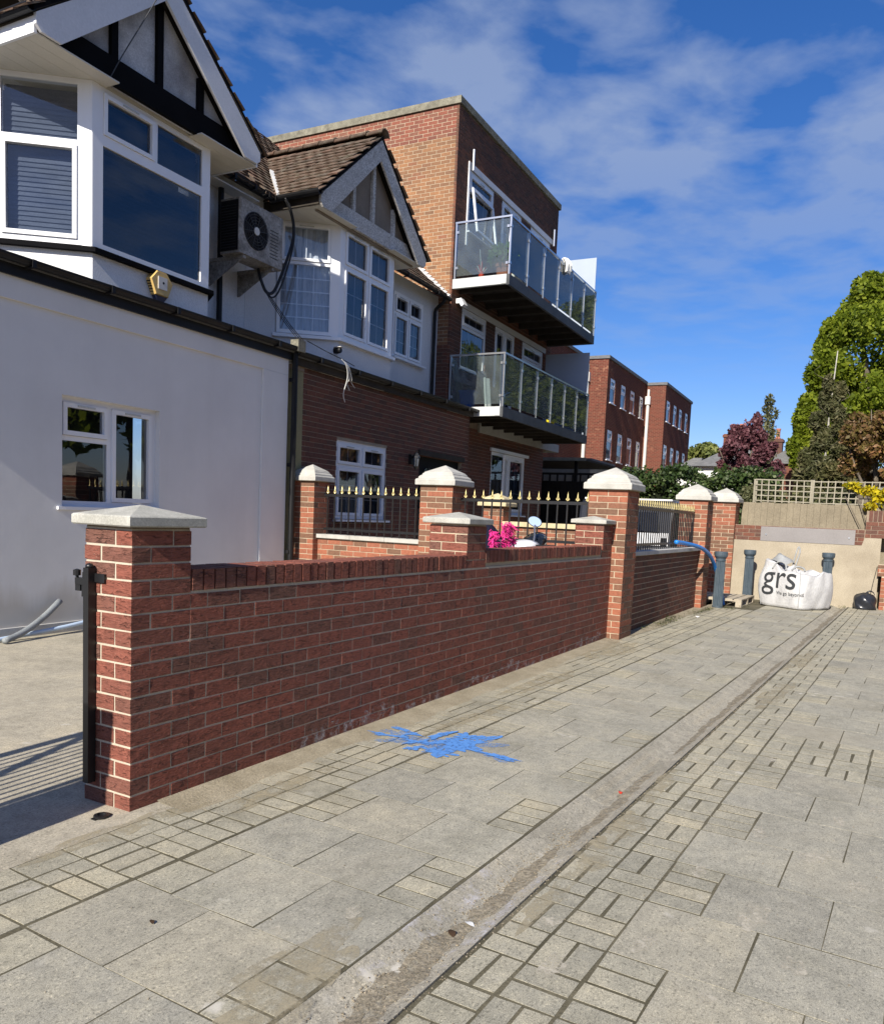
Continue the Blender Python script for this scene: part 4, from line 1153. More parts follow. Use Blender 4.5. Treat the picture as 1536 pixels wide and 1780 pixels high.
def gutter(T, p, q, r=0.06, name='gutter', parent=None, brackets=True):
    p, q = Vector(p), Vector(q); d = (q-p).normalized(); s = d.cross(Vector((0, 0, 1))).normalized()
    prof = [(math.cos(a)*r, math.sin(a)*r) for a in [math.pi+math.pi*i/8 for i in range(9)]]
    prof += [(x*0.86, z*0.86) for x, z in prof[::-1]]
    b = MB()
    b.rings([[tuple(e + s*x + Vector((0, 0, z))) for x, z in prof] for e in (p, q)])
    G = T.part(name, b, 'black_plastic', parent)
    if brackets:
        n = max(2, int((q-p).length/0.9))
        for i in range(n):
            c = p + d*((q-p).length*(i+0.5)/n)
            bb = MB(); bb.bar(tuple(c - d*0.02 - Vector((0, 0, r*1.12))), tuple(c + d*0.02 - Vector((0, 0, r*1.12))), r*2.25, 0.012)
            bb.bar(tuple(c-d*0.02+s*r*1.05-Vector((0, 0, r*.5))), tuple(c+d*0.02+s*r*1.05-Vector((0, 0, r*.5))), 0.012, r)
            T.part('gutter_bracket', bb, 'black_plastic', G)
    return G

# ---------------------------------------------------------------- white house
H1 = Thing('white_house', 'white rendered house with blue blinds in its bay and black timber gable', 'house', (6.5, 7.4, 0), A_H)
b = MB(); win1 = (5.69, 7.005, 1.325, 2.475)
wall_holes(b, FRONT(7.4), 2.0, 9.33, 0.10, 3.53, 0.30, [win1])
H1.part('wall', b, 'render_white')
b = MB(); b.box(2.0, 9.335, 7.368, 7.398, 3.285, 3.53); H1.part('render_band', b, 'render_white')
b = MB(); b.box(8.80, 9.335, 7.368, 7.398, 0.10, 3.283); H1.part('render_pilaster', b, 'render_white')
b = MB(); b.box(2.0, 9.34, 7.36, 7.70, -0.05, 0.105); H1.part('plinth', b, 'coping_grey')
window(H1, FRONT(7.4), 5.69, 7.005, 1.325, 2.475, [(0.5, [(0.36, True, 1, 1), (0.64, False, 1, 1)]), (0.5, [(1, True, 1, 1)])], d=0.075, fr=0.06)
# lean-to roof, gutter
b = MB(); b.hexa([(2.0, 7.30, 3.60), (9.40, 7.30, 3.60), (9.40, 8.30, 3.78), (2.0, 8.30, 3.78), (2.0, 7.30, 3.64), (9.40, 7.30, 3.64), (9.40, 8.30, 3.83), (2.0, 8.30, 3.83)]); H1.part('lean_to_roof', b, 'slate')
b = MB(); b.box(2.0, 9.40, 7.33, 7.36, 3.50, 3.655); H1.part('fascia', b, 'black_plastic')
gutter(H1, (2.0, 7.265, 3.66), (9.40, 7.265, 3.675), 0.062)
# first-floor wall
b = MB(); wall_holes(b, FRONT(VM), 2.0, 9.45, 3.6, 6.0, 0.3, [(5.6, 8.4, 4.1, 5.78)]); H1.part('upper_wall', b, 'render_rough')
def canted_bay(T, uL, uR, v, zb, zs, zt, wallmat, side_cols, front_parts, blind_side, sillmat, L=1.0, apron_out=0.0):
    """a three-sided bay window; uL,uR = front corners"""
    dx, dy = -0.59*L, 0.80*L
    foot = [(uL+dx, v+dy), (uL, v), (uR, v), (uR-dx, v+dy)]
    ap = MB()
    ap.prism(foot, 2, zb, zs-0.03); T.part('bay_apron', ap, wallmat)
    hd = MB(); hd.prism(foot, 2, zt, zt+0.10); T.part('bay_head', hd, 'soffit')
    fl = MB(); fl.prism([(uL+dx+.1, v+dy-.05), (uL+.1, v+0.62), (uR-.1, v+0.62), (uR-dx-.1, v+dy-.05)], 2, zs-0.02, zs-0.005); T.part('bay_floor', fl, 'room')
    for c, (x, y) in enumerate(((uL, v), (uR, v))):
        pm = MB(); w = 0.075
        s = 1 if c == 0 else -1
        pm.prism([(x-s*0.59*0.11, y+0.80*0.11), (x-s*0.012, y+0.004), (x, y), (x+s*w, y), (x+s*w, y+0.07), (x+s*0.02, y+0.12)], 2, zs-0.03, zt)
        T.part('corner_post', pm, 'upvc')
    # front sill follows the bay
    o = 0.075
    sl = MB(); sl.prism([(uL+dx-o*.9, v+dy-o*.4), (uL-o*0.35, v-o), (uR+o*0.35, v-o), (uR-dx+o*.9, v+dy-o*.4), (uR-dx, v+dy+.05), (uR, v+0.06), (uL, v+0.06), (uL+dx, v+dy+.05)], 2, zs-0.07, zs-0.022)
    T.part('bay_sill', sl, sillmat)
    BL = Basis((uL, v), CA, -1)
    BR = Basis((uR, v), math.atan2(0.80, 0.59), 1)
    window(T, BL, 0.10, L-0.04, zs, zt, side_cols, d=0.0, sill=False, blind=blind_side, glass='pane_bay')
    window(T, BR, 0.10, L-0.04, zs, zt, [(1, [(1, False, 1, 1)])], d=0.0, sill=False, blind=blind_side, vent=False)
    BF = FRONT(v)
    for a0, a1, z0, z1, cols, bl in front_parts:
        window(T, BF, a0, a1, z0, z1, cols, d=0.0, sill=False, blind=bl, glass='pane_bay')
bl = ('blind_blue', 'slats')
canted_bay(H1, 6.14, 7.86, 7.5, 3.6, 4.10, 5.78, 'render_rough', [(1, [(0.37, False, 1, 1), (0.63, True, 1, 1)])],
           [(6.215, 7.785, 5.235, 5.775, [(0.5, [(1, True, 1, 1)]), (0.5, [(1, False, 1, 1)])], bl), (6.215, 7.785, 4.10, 5.235, [(1, [(1, False, 1, 1)])], bl)],
           ('blind_grey', 'slats'), 'timber_black')
def gable(T, uc, hw, zbase, zin, zout, hw_out, zend, bargemat, beammat, panelmat, studmat, studs, vb=7.25, beam_h=0.27, beam_z=5.79, studw=0.085):
    # panel behind, beam, studs, bargeboards
    p = MB(); p.prism([(uc-hw-.12, zbase), (uc+hw+.12, zbase), (uc, zin+.12)], 1, 7.425, 7.47); G = T.part('gable_panel', p, panelmat)
    p = MB(); sl = (zin-zbase)/hw; hb = hw-(beam_h)/sl
    p.prism([(uc-hw-.05, beam_z), (uc+hw+.05, beam_z), (uc+hb+.03, beam_z+beam_h), (uc-hb-.03, beam_z+beam_h)], 1, 7.365, 7.422); T.part('gable_beam', p, beammat)
    for s in studs:
        p = MB(); top = lambda x: zin+.05-abs(x-uc)*sl
        p.prism([(s-studw/2, beam_z+beam_h+.002), (s+studw/2, beam_z+beam_h+.002), (s+studw/2, top(s+studw/2)), (s-studw/2, top(s-studw/2))] if abs(s-uc) > studw else
                [(s-studw/2, beam_z+beam_h+.002), (s+studw/2, beam_z+beam_h+.002), (s+studw/2, top(s+studw/2)), (uc, zin+.05), (s-studw/2, top(s-studw/2))], 1, 7.372, 7.422)
        T.part('timber_stud', p, studmat)
    for s in (-1, 1):
        p = MB(); p.prism([(uc+s*hw, zbase), (uc+s*.003, zin), (uc+s*.003, zout), (uc+s*hw_out, zend), (uc+s*hw_out, zend-.10), (uc+s*(hw_out-.06), zbase)], 1, vb, vb+.035)
        T.part('bargeboard', p, bargemat)
        p = MB(); p.prism([(uc+s*.003, zout+.004), (uc+s*.003, zout+.05), (uc+s*(hw_out+.03), zend+.045), (uc+s*(hw_out+.03), zend+.0)], 1, vb-.012, vb+.05)
        T.part('verge_strip', p, 'timber_black')
gable(H1, 6.90, 1.32, 5.80, 6.93, 7.25, 1.60, 5.95, 'barge_white', 'timber_black', 'render_stain', 'timber_black', (6.31, 6.935, 7.57))
# soffits and eaves of the gable
for s, nm in ((-1, 'left'), (1, 'right')):
    x0, x1 = 6.9+s*0.6, 6.9+s*1.56
    for i in range(6):
        y0 = 7.29+i*0.17
        b = MB(); b.box(min(x0, x1), max(x0, x1), y0+.002, y0+.168, 5.783+.0005*i, 5.797); H1.part('soffit_board', b, 'soffit')
    b = MB(); b.box(min(6.9+s*1.565, 6.9+s*1.595), max(6.9+s*1.565, 6.9+s*1.595), 7.29, 8.3, 5.78, 5.93); H1.part('eaves_fascia', b, 'upvc')
gutter(H1, (5.24, 7.24, 5.985), (5.24, 9.6, 5.985), 0.058)
gutter(H1, (8.56, 7.26, 5.985), (8.56, 8.1, 5.985), 0.058)
S = (7.30-5.98)/1.62; nrmL = math.hypot(1, S)
for s in (-1, 1):
    b = MB(); b.hexa([(6.9+s*1.62, 7.24, 5.95), (6.9, 7.24, 7.27), (6.9, 9.5, 7.27), (6.9+s*1.62, 9.5, 5.95), (6.9+s*1.62, 7.24, 5.965), (6.9, 7.24, 7.285), (6.9, 9.5, 7.285), (6.9+s*1.62, 9.5, 5.965)]); H1.part('gable_roof', b, 'deck_dark')
    tile_slope(H1, (6.9+s*1.64, 7.215, 5.975), (0, 1, 0), (-s/nrmL, 0, S/nrmL), 12, 14)
for i in range(8):
    b = MB(); b.smooth = True
    y = 7.2+i*0.30
    b.rings([[(6.9+math.cos(a)*r, y+dy, 7.30+math.sin(a)*r*0.85) for a in [math.pi*k/6 for k in range(7)]]+[(6.9+math.cos(a)*r*.8, y+dy, 7.30+math.sin(a)*r*.65) for a in [math.pi*k/6 for k in range(6, -1, -1)]] for dy, r in ((0, .12), (.297, .11))])
    H1.part('ridge_tile', b, 'tile')
# main roof over both houses, split at the party line
def main_roof(T, u0, u1, hip=None, skip=()):
    ridge_v, ridge_z = 11.2, EAVE_Z+PITCH_T*(11.2-EAVE_V)
    b = MB()
    top1 = hip if hip else u1
    b.hexa([(u0, EAVE_V, EAVE_Z-.05), (u1, EAVE_V, EAVE_Z-.05), (top1, ridge_v, ridge_z-.05), (u0, ridge_v, ridge_z-.05), (u0, EAVE_V, EAVE_Z-.03), (u1, EAVE_V, EAVE_Z-.03), (top1, ridge_v, ridge_z-.03), (u0, ridge_v, ridge_z-.03)])
    b.add([(u0, ridge_v, ridge_z-.03), (top1, ridge_v, ridge_z-.03), (u1, 14.4, EAVE_Z), (u0, 14.4, EAVE_Z)], [(0, 1, 2, 3)])
    T.part('roof', b, 'deck_dark')
    n = math.hypot(1, PITCH_T)
    def keep(p):
        if hip and p.x > u1-(u1-hip)*(p.y-EAVE_V)/(ridge_v-EAVE_V): return False
        if p.x > u1-0.05: return False
        for g in skip:      # under a gable roof
            if abs(p.x-g) < 1.62-(p.y-EAVE_V)*PITCH_T/((7.42-5.98)/1.62) - 0.02: return False
        return True
    tile_slope(T, (u0, EAVE_V-.03, EAVE_Z-.02), (1, 0, 0), (0, 1/n, PITCH_T/n), int((u1-u0)/TW), int(math.hypot(ridge_v-EAVE_V, ridge_z-EAVE_Z)/TG), keep)
main_roof(H1, 7.0, 9.45, None, (6.9,))
gutter(H1, (8.6, 7.99, 5.93), (9.44, 7.99, 5.93), 0.055)
b = MB(); b.box(8.5, 9.44, 8.05, 8.29, 5.78, 5.80); H1.part('soffit_board', b, 'soffit')
H1.emit(300, 'roof_tiles')
b = MB(); b.tube([(8.84, 8.22, 5.85), (8.84, 8.22, 3.80)], 0.040, 10); H1.part('downpipe', b, 'black_plastic')
b = MB(); b.tube([(9.41, 7.31, 3.62), (9.41, 7.31, 0.0)], 0.042, 10)
for z in (0.75, 2.0, 3.2): b.box(9.355, 9.465, 7.30, 7.37, z, z+.05)
H1.part('downpipe', b, 'black_plastic')

# ---------------------------------------------------------------- brick house next door
H2 = Thing('bay_house', 'white and brick house with peeling grey gable, between white house and flats', 'house', (12.5, 7.4, 0), A_H)
w2 = (10.66, 12.19, 1.262, 2.52); door2 = (13.36, 15.16, -0.05, 2.50)
b = MB(); wall_holes(b, FRONT(7.43), 9.73, 15.46, -0.05, 3.46, 0.3, [w2, door2]); H2.part('mortar', b, 'mortar_grey')
brickwork(H2, FRONT(7.428), 9.74, 15.46, 0.9, 34, 'brick_brown', [w2, door2], ztop=3.46); H2.emit(300, 'brick_courses')
b = MB(); b.box(9.47, 9.728, 7.40, 7.70, -0.05, 3.40); H2.part('shaded_return', b, 'olive')  # render return beside the brick; the shadow on it is painted olive
b = MB(); b.box(9.46, 9.735, 7.39, 7.71, 3.402, 3.47); H2.part('return_head', b, 'mortar_dark')
window(H2, FRONT(7.43), *w2, [(0.5, [(0.30, True, 2, 1), (0.70, True, 2, 3)]), (0.5, [(0.30, True, 2, 1), (0.70, True, 2, 3)])], d=0.02, fr=0.06, blind=('room_grey', 'net'))
# dark double door with fan light
D = MB(); D.box(13.36, 15.16, 7.50, 7.56, -0.05, 2.50); d_ = H2.part('door', D, 'black_timber')
for x in (13.42, 14.30):
    b = MB(); b.box(x, x+.82, 7.475, 7.498, 0.15, 1.5); H2.part('door_panel', b, 'deck_dark', d_)
    b = MB(); pts = [(x+.41+.34*math.cos(math.pi*i/12), 1.85+.45*math.sin(math.pi*i/12)) for i in range(13)]
    b.prism(pts, 1, 7.478, 7.496); H2.part('fan_light', b, 'van_glass', d_)
    b = MB()
    for i in range(1, 6):
        a = math.pi*i/6; b.bar((x+.41, 7.472, 1.85), (x+.41+.34*math.cos(a), 7.472, 1.85+.45*math.sin(a)), .014)
    H2.part('fan_bars', b, 'steel_dark', d_)
b = MB(); b.box(13.30, 15.22, 7.38, 7.42, 2.50, 2.60); H2.part('lintel', b, 'deck_dark')
# lean-to roof and gutter
b = MB(); b.hexa([(9.41, 7.30, 3.56), (15.46, 7.30, 3.56), (15.46, 8.3, 3.70), (9.41, 8.3, 3.70), (9.41, 7.30, 3.60), (15.46, 7.30, 3.60), (15.46, 8.3, 3.75), (9.41, 8.3, 3.75)]); H2.part('lean_to_roof', b, 'slate')
b = MB(); b.box(9.41, 15.46, 7.345, 7.375, 3.46, 3.61); H2.part('fascia', b, 'deck_dark')
gutter(H2, (9.42, 7.275, 3.635), (15.50, 7.275, 3.61), 0.062)
b = MB(); b.box(9.33, 9.50, 7.20, 7.34, 3.62, 3.78); b.v = [(x, y, z-.03*abs(x-9.41)) for x, y, z in b.v]; H2.part('gutter_hopper', b, 'parapet')
# first floor
sw = (13.66, 14.82, 4.42, 5.66)
b = MB(); wall_holes(b, FRONT(VM), 9.455, 15.49, 3.6, 6.0, 0.3, [(10.24, 12.8, 4.12, 5.85), sw]); H2.part('upper_wall', b, 'render_old')
canted_bay(H2, 10.72, 12.32, 7.5, 3.55, 4.12, 5.82, 'render_old', [(1, [(0.36, True, 2, 1), (0.64, False, 3, 5)])],
           [(10.795, 12.245, 4.12, 5.815, [(0.5, [(0.33, True, 2, 1), (0.67, True, 2, 3)]), (0.5, [(0.33, True, 2, 1), (0.67, True, 2, 3)])], ('room_grey', 'net'))],
           ('curtain', 'net'), 'upvc')
window(H2, FRONT(VM), *sw, [(0.5, [(0.30, True, 2, 1), (0.70, True, 2, 3)]), (0.5, [(0.30, True, 2, 1), (0.70, True, 2, 3)])], d=-0.01, blind=('room_grey', 'net'))
gable(H2, 11.41, 1.31, 5.77, 7.00, 7.32, 1.58, 5.93, 'barge_old', 'barge_old', 'panel_brown', 'barge_old', (10.86, 11.42, 12.06), beam_h=0.25, beam_z=5.80, studw=0.075)
for s in (-1, 1):
    x0, x1 = 11.41+s*0.55, 11.41+s*1.54
    for i in range(6):
        y0 = 7.29+i*0.17
        b = MB(); b.box(min(x0, x1), max(x0, x1), y0+.002, y0+.168, 5.793+.0005*i, 5.807); H2.part('soffit_board', b, 'soffit')
gutter(H2, (9.745, 7.20, 5.955), (9.745, 8.1, 5.945), 0.068, brackets=False)
b = MB(); b.box(9.83, 9.86, 7.29, 8.3, 5.80, 5.945); H2.part('eaves_fascia', b, 'deck_dark')
S2 = (7.40-5.98)/1.60; n2 = math.hypot(1, S2)
for s in (-1, 1):
    b = MB(); b.hexa([(11.41+s*1.60, 7.24, 5.945), (11.41, 7.24, 7.365), (11.41, 9.7, 7.365), (11.41+s*1.60, 9.7, 5.945), (11.41+s*1.60, 7.24, 5.96), (11.41, 7.24, 7.38), (11.41, 9.7, 7.38), (11.41+s*1.60, 9.7, 5.96)]); H2.part('gable_roof', b, 'deck_dark')
    tile_slope(H2, (11.41+s*1.63, 7.205, 5.955), (0, 1, 0), (-s/n2, 0, S2/n2), 13, 14, (lambda p: p.y < 8.02+(p.z-EAVE_Z)/PITCH_T+.08) if s < 0 else (lambda p: p.y < 9.7))
for i in range(8):
    b = MB(); b.smooth = True
    y = 7.19+i*0.31; dz = random.uniform(-.008, .008)
    b.rings([[(11.41+math.cos(a)*r, y+dy, 7.385+dz+math.sin(a)*r*0.85) for a in [math.pi*k/6 for k in range(7)]]+[(11.41+math.cos(a)*r*.8, y+dy, 7.385+dz+math.sin(a)*r*.65) for a in [math.pi*k/6 for k in range(6, -1, -1)]] for dy, r in ((0, .125), (.02, .125), (.025, .11), (.307, .105))])
    H2.part('ridge_tile', b, 'tile')
main_roof(H2, 9.455, 15.47, 12.6, (11.41,))
H2.emit(300, 'roof_tiles')
# flashings
b = MB(); b.xf = None
b.hexa([(9.76, 8.00, 5.975), (9.92, 7.97, 5.975), (10.78, 8.83, 6.765), (10.62, 8.86, 6.765), (9.76, 8.00, 6.02), (9.92, 7.97, 6.02), (10.78, 8.83, 6.81), (10.62, 8.86, 6.81)]); H2.part('valley_flashing', b, 'lead')
for i in range(14):
    y = 8.02+i*0.078; z = EAVE_Z-.02+PITCH_T*(y-EAVE_V)
    b = MB(); b.hexa([(15.32, y, z+.03), (15.495, y, z+.03), (15.495, y+.082, z+.105), (15.32, y+.082, z+.105), (15.36, y, z+.05), (15.495, y, z+.12), (15.495, y+.075, z+.155), (15.36, y+.082, z+.12)]); H2.part('step_flashing', b, 'lead')
gutter(H2, (12.98, 7.99, 5.94), (15.44, 7.99, 5.92), 0.055)
gutter(H2, (9.46, 7.99, 5.93), (9.74, 7.99, 5.93), 0.055)
b = MB(); b.tube(catmull([(15.25, 8.02, 5.88), (15.25, 8.06, 5.80), (15.25, 8.22, 5.68), (15.25, 8.24, 5.5)], 3)+[(15.25, 8.24, 3.75)], 0.036, 10); H2.part('downpipe', b, 'black_plastic')

# ---------------------------------------------------------------- brick flats with balconies
BF_ = Thing('brick_flats', 'three storey orange brick flats with two glass fronted steel balconies', 'flats', (18.6, 8.0, 0), A_H)
h3 = [(16.10, 17.43, 7.50, 8.80), (17.88, 19.12, 6.40, 8.80), (19.72, 21.2, 7.50, 8.80)]
h2 = [(16.03, 17.33, 4.60, 5.90), (17.83, 19.06, 3.72, 5.90), (19.56, 21.08, 4.52, 5.90)]
h1 = [(17.95, 20.15, 1.47, 2.98)]
b = MB(); wall_holes(b, FRONT(8.006), 15.506, 21.69, 3.30, 9.85, 0.30, h3+h2); wall_holes(b, FRONT(8.006), 15.506, 21.5, -0.05, 3.30, 0.30, h1)
b.box(15.506, 21.69, 8.62, 13.5, 3.3, 9.84); b.box(15.506, 21.5, 8.62, 13.5, -.05, 3.3); b.box(15.506, 15.80, 8.30, 8.63, -.05, 9.84); b.box(21.4, 21.69, 8.30, 8.63, 3.3, 9.84)
BF_.part('mortar', b, 'mortar_dark')
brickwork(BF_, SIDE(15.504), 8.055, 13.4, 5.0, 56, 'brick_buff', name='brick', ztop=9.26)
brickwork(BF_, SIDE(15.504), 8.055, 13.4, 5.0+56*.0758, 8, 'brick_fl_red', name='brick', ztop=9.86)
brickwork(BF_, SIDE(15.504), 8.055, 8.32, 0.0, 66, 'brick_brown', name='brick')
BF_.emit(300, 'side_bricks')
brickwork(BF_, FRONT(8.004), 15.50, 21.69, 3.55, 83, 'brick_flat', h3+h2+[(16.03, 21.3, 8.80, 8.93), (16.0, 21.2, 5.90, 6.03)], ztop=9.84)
BF_.emit(300, 'front_bricks')
brickwork(BF_, FRONT(8.004), 15.95, 21.5, 0.9, 33, 'brick_brown', h1, ztop=3.4)
BF_.emit(300, 'ground_floor_bricks')
b = MB(); b.box(15.46, 21.74, 7.95, 8.22, 9.855, 10.0); b.box(15.46, 15.74, 8.22, 13.45, 9.855, 10.0); BF_.part('parapet_coping', b, 'parapet')
b = MB(); b.box(15.5035, 15.5055, 8.06, 13.4, 5.0, 9.84); BF_.part('side_mortar', b, 'mortar_light')
b = MB(); b.box(16.03, 21.3, 7.975, 8.10, 8.802, 8.925); BF_.part('window_band', b, 'barge_white')
b = MB(); b.box(16.0, 21.2, 7.975, 8.10, 5.902, 6.025); BF_.part('window_band', b, 'barge_white')
b = MB(); b.box(16.03, 16.098, 7.975, 8.06, 7.2, 8.80); BF_.part('window_edge', b, 'upvc')
b = MB(); b.box(17.1, 22.6, 7.94, 8.0, 3.34, 3.56); BF_.part('concrete_beam', b, 'concrete_band')
b = MB(); b.box(21.5, 22.6, 8.0, 12.0, 3.34, 3.50); BF_.part('undercroft_slab', b, 'concrete_band')
b = MB(); b.box(15.5, 15.93, 7.86, 8.0, -.05, 3.42); BF_.part('rainwater_boxing', b, 'deck_dark')
wc = [(1, [(0.28, True, 3, 1), (0.72, False, 3, 2)])]
dc = [(0.5, [(1, True, 2, 4)]), (0.5, [(1, True, 2, 4)])]
for hs, flr in ((h3, 3), (h2, 2)):
    for i, h in enumerate(hs):
        window(BF_, FRONT(8.0), *h, dc if i == 1 else wc, d=0.02, fr=0.075, blind=('blind_blue', 'net') if flr == 3 else ('room_grey', 'net'), sill=(i != 1), name='balcony_door' if i == 1 else 'window')
window(BF_, FRONT(8.0), *h1[0], [(0.5, [(1, False, 2, 3)]), (0.5, [(1, True, 2, 3)])], d=0.02, fr=0.08, blind=('room_grey', 'net'))
b = MB(); b.box(17.85, 20.3, 7.95, 8.0, 2.985, 3.06); BF_.part('window_head', b, 'upvc')
# a casement of the ground-floor window standing open, and one on the top floor
cb = Basis((18.95, 7.99), math.radians(198), -1)
b = MB(cb); z0, z1, w = 1.55, 2.90, 0.88
b.box(0, w, 0, .045, z1-.08, z1); b.box(0, w, 0, .045, z0, z0+.08); b.box(0, .075, 0, .045, z0+.08, z1-.08); b.box(w-.075, w, 0, .045, z0+.08, z1-.08)
oc = BF_.part('open_casement', b, 'upvc')
b = MB(cb); b.quad((.07, .022, z0+.07), (w-.07, .022, z0+.07), (w-.07, .022, z1-.07), (.07, .022, z1-.07)); BF_.part('pane', b, 'pane', oc)
cb = Basis((17.38, 7.98), math.radians(183), -1)
b = MB(lambda p: (lambda q: (q[0], q[1]-(8.4-q[2])*0.16, q[2]))(cb(p))); z0, z1, w = 7.50, 8.42, 1.22
b.box(0, w, 0, .045, z1-.06, z1); b.box(0, w, 0, .045, z0, z0+.06); b.box(0, .06, 0, .045, z0+.06, z1-.06); b.box(w-.06, w, 0, .045, z0+.06, z1-.06)
oc = BF_.part('open_casement', b, 'upvc')
for px_, v_ in ((16.12, 7.93), (21.25, 7.93)):
    b = MB(); b.tube([(px_, v_, 8.75), (px_, v_, 9.18)], 0.03, 8); BF_.part('vent_pole', b, 'steel')

def balcony(z0, z1, zr, uR, screen_z0, screen_z1):
    uL, vF, vB = 15.50, 6.70, 7.985
    b = MB(); h = z1-z0
    b.box(uL, uR, vF, vF+.06, z0, z1); b.box(uR-.06, uR, vF+.06, vB, z0, z1)
    BAL = BF_.part('balcony', b, 'steel_dark')
    b = MB(); b.box(uL-.012, uL+.06, vF+.061, vB-.0, z0+.02, z1); b.box(uL-.02, uL-.012, vF+.065, vF+.17, z0+.03, z1-.01); BF_.part('end_beam', b, 'steel_pale', BAL)
    b = MB()
    for i in range(12):
        y = vF+.07+i*0.076*1.37
        b.box(uL+.06, uR-.06, y, y+.096, z1-.045, z1-.012)
    b.box(uL+.06, uR-.06, vF+.06, vB, z1-.075, z1-.05)
    BF_.part('deck_boards', b, 'deck_dark', BAL)
    for i in range(9):
        x = uL+.35+i*(uR-uL-.5)/8
        b = MB(); b.box(x, x+.06, vF+.061, vB, z0+.01, z1-.05); BF_.part('joist', b, 'deck_dark', BAL)
    n = 6
    xs = [uL+.02+(uR-uL-.04)*i/n for i in range(n+1)]
    for i, x in enumerate(xs):
        b = MB(); b.box(x-.017, x+.017, vF+.005, vF+.04, z1-.12 if 0 < i < n else z1, zr-.015)
        P = BF_.part('post', b, 'steel', BAL)
    b = MB(); b.box(uL+.003, uL+.037, vB-.05, vB-.016, z1, zr-.015); BF_.part('post', b, 'steel', BAL)
    b = MB(); b.box(uL, uR, vF, vF+.045, zr-.015, zr+.02); BF_.part('handrail', b, 'steel', BAL)
    b = MB(); b.box(uL, uL+.045, vF+.045, vB-.01, zr-.015, zr+.02); BF_.part('handrail', b, 'steel', BAL)
    for i in range(n):
        b = MB(); b.box(xs[i]+.03, xs[i+1]-.03, vF+.018, vF+.028, z1+.06, zr-.04); BF_.part('glass_panel', b, 'balcony_glass', BAL)
    b = MB(); b.box(uL+.015, uL+.025, vF+.07, vB-.07, z1+.06, zr-.04); BF_.part('glass_panel', b, 'balcony_glass', BAL)
    b = MB()
    for i in range(n+1):
        for z in (z1+.2, zr-.22):
            b.box(xs[i]-.04, xs[i]+.04, vF-.004, vF+.034, z, z+.05)
    for z in (z1+.2, zr-.22): b.box(uL-.006, uL+.034, vF+.05, vF+.10, z, z+.05); b.box(uL-.006, uL+.034, vB-.10, vB-.05, z, z+.05)
    BF_.part('glass_clamps', b, 'steel', BAL)
    b = MB(); b.box(uR-.03, uR-.012, vF+.05, vB-.0, screen_z0, screen_z1); BF_.part('privacy_screen', b, 'screen_glass', BAL)
balcony(6.12, 6.33, 7.47, 21.40, 6.34, 8.37)
balcony(3.47, 3.68, 4.76, 21.28, 3.69, 5.88)

# ---------------------------------------------------------------- far brick blocks
def block(lab, u0, u1, v, zt, wins, pipe=None, vb=22):
    T = Thing('brick_block', lab, 'flats', ((u0+u1)/2, v, 0), A_H, 'dark red brick blocks beyond the balconies')
    holes = [(a, b_, z0, z1) for a, b_, z0, z1 in wins]
    b = MB(); wall_holes(b, FRONT(v), u0, u1, -.05, zt-.15, 0.3, holes); b.box(u0, u0+.3, v+.3, vb, -.05, zt-.15); b.box(u0+.3, u1, v+1.0, vb, -.05, zt-.16)
    T.part('wall', b, FAR_BRICK)
    b = MB(); b.box(u0-.07, u1+.07, v-.07, v+.4, zt-.15, zt); b.box(u0-.07, u0+.4, v+.4, vb, zt-.15, zt); T.part('parapet_coping', b, 'slate')
    for a, b_, z0, z1 in wins:
        window(T, FRONT(v), a, b_, z0, z1, [(1, [(0.35, True, 1, 1), (0.65, False, 1, 1)])], fr=0.09, d=0.03, blind=('curtain', 'net'), vent=False)
    if pipe:
        b = MB(); b.tube([(u0-.10, v+pipe, 0), (u0-.10, v+pipe, zt-1.0)], 0.09, 8); b.box(u0-.24, u0-.005, v+pipe-.14, v+pipe+.14, zt-1.25, zt-.8)
        b.tube([(u0-.10, v+pipe, zt-.8), (u0-.10, v+pipe, zt-.4)], .07, 8); T.part('downpipe', b, 'label_white')
    return T
m, t, bs = new_mat('far red brickwork', 0.95, 0.05)
tc2 = N(t, 'ShaderNodeTexCoord'); g, mp_ = pos_vec(t)
sp3 = N(t, 'ShaderNodeSeparateXYZ'); LK(t, g.outputs['Position'], sp3.inputs[0])
s_ = N(t, 'ShaderNodeMath', operation='ADD'); LK(t, sp3.outputs['X'], s_.inputs[0]); LK(t, sp3.outputs['Y'], s_.inputs[1])
cb3 = N(t, 'ShaderNodeCombineXYZ'); LK(t, s_.outputs[0], cb3.inputs[0]); LK(t, sp3.outputs['Z'], cb3.inputs[1])
bt = N(t, 'ShaderNodeTexBrick', i_Scale=1.0)
bt.inputs['Brick Width'].default_value = 0.2265; bt.inputs['Row Height'].default_value = 0.0758; bt.inputs['Mortar Size'].default_value = 0.008
bt.inputs['Color1'].default_value = (0.155, 0.046, 0.033, 1); bt.inputs['Color2'].default_value = (0.105, 0.037, 0.028, 1); bt.inputs['Mortar'].default_value = (0.19, 0.11, 0.075, 1)
LK(t, cb3.outputs[0], bt.inputs['Vector'])
sn = N(t, 'ShaderNodeTexNoise', i_Scale=5.0, i_Detail=4.0); LK(t, cb3.outputs[0], sn.inputs['Vector'])
zr_ = N(t, 'ShaderNodeTexNoise', i_Scale=0.5, i_Detail=3.0); LK(t, mp_.outputs[0], zr_.inputs['Vector'])
pale = mix(t, 1.0, ramp(t, sn.outputs['Fac'], [(0.56, (0, 0, 0)), (0.64, (0.6, 0.6, 0.6))]), ramp(t, zr_.outputs['Fac'], [(0.42, (0, 0, 0)), (0.6, (1, 1, 1))]), 'MULTIPLY')
LK(t, mix(t, pale, bt.outputs['Color'], (0.34, 0.17, 0.105)), bs.inputs['Base Color'])
FAR_BRICK = m
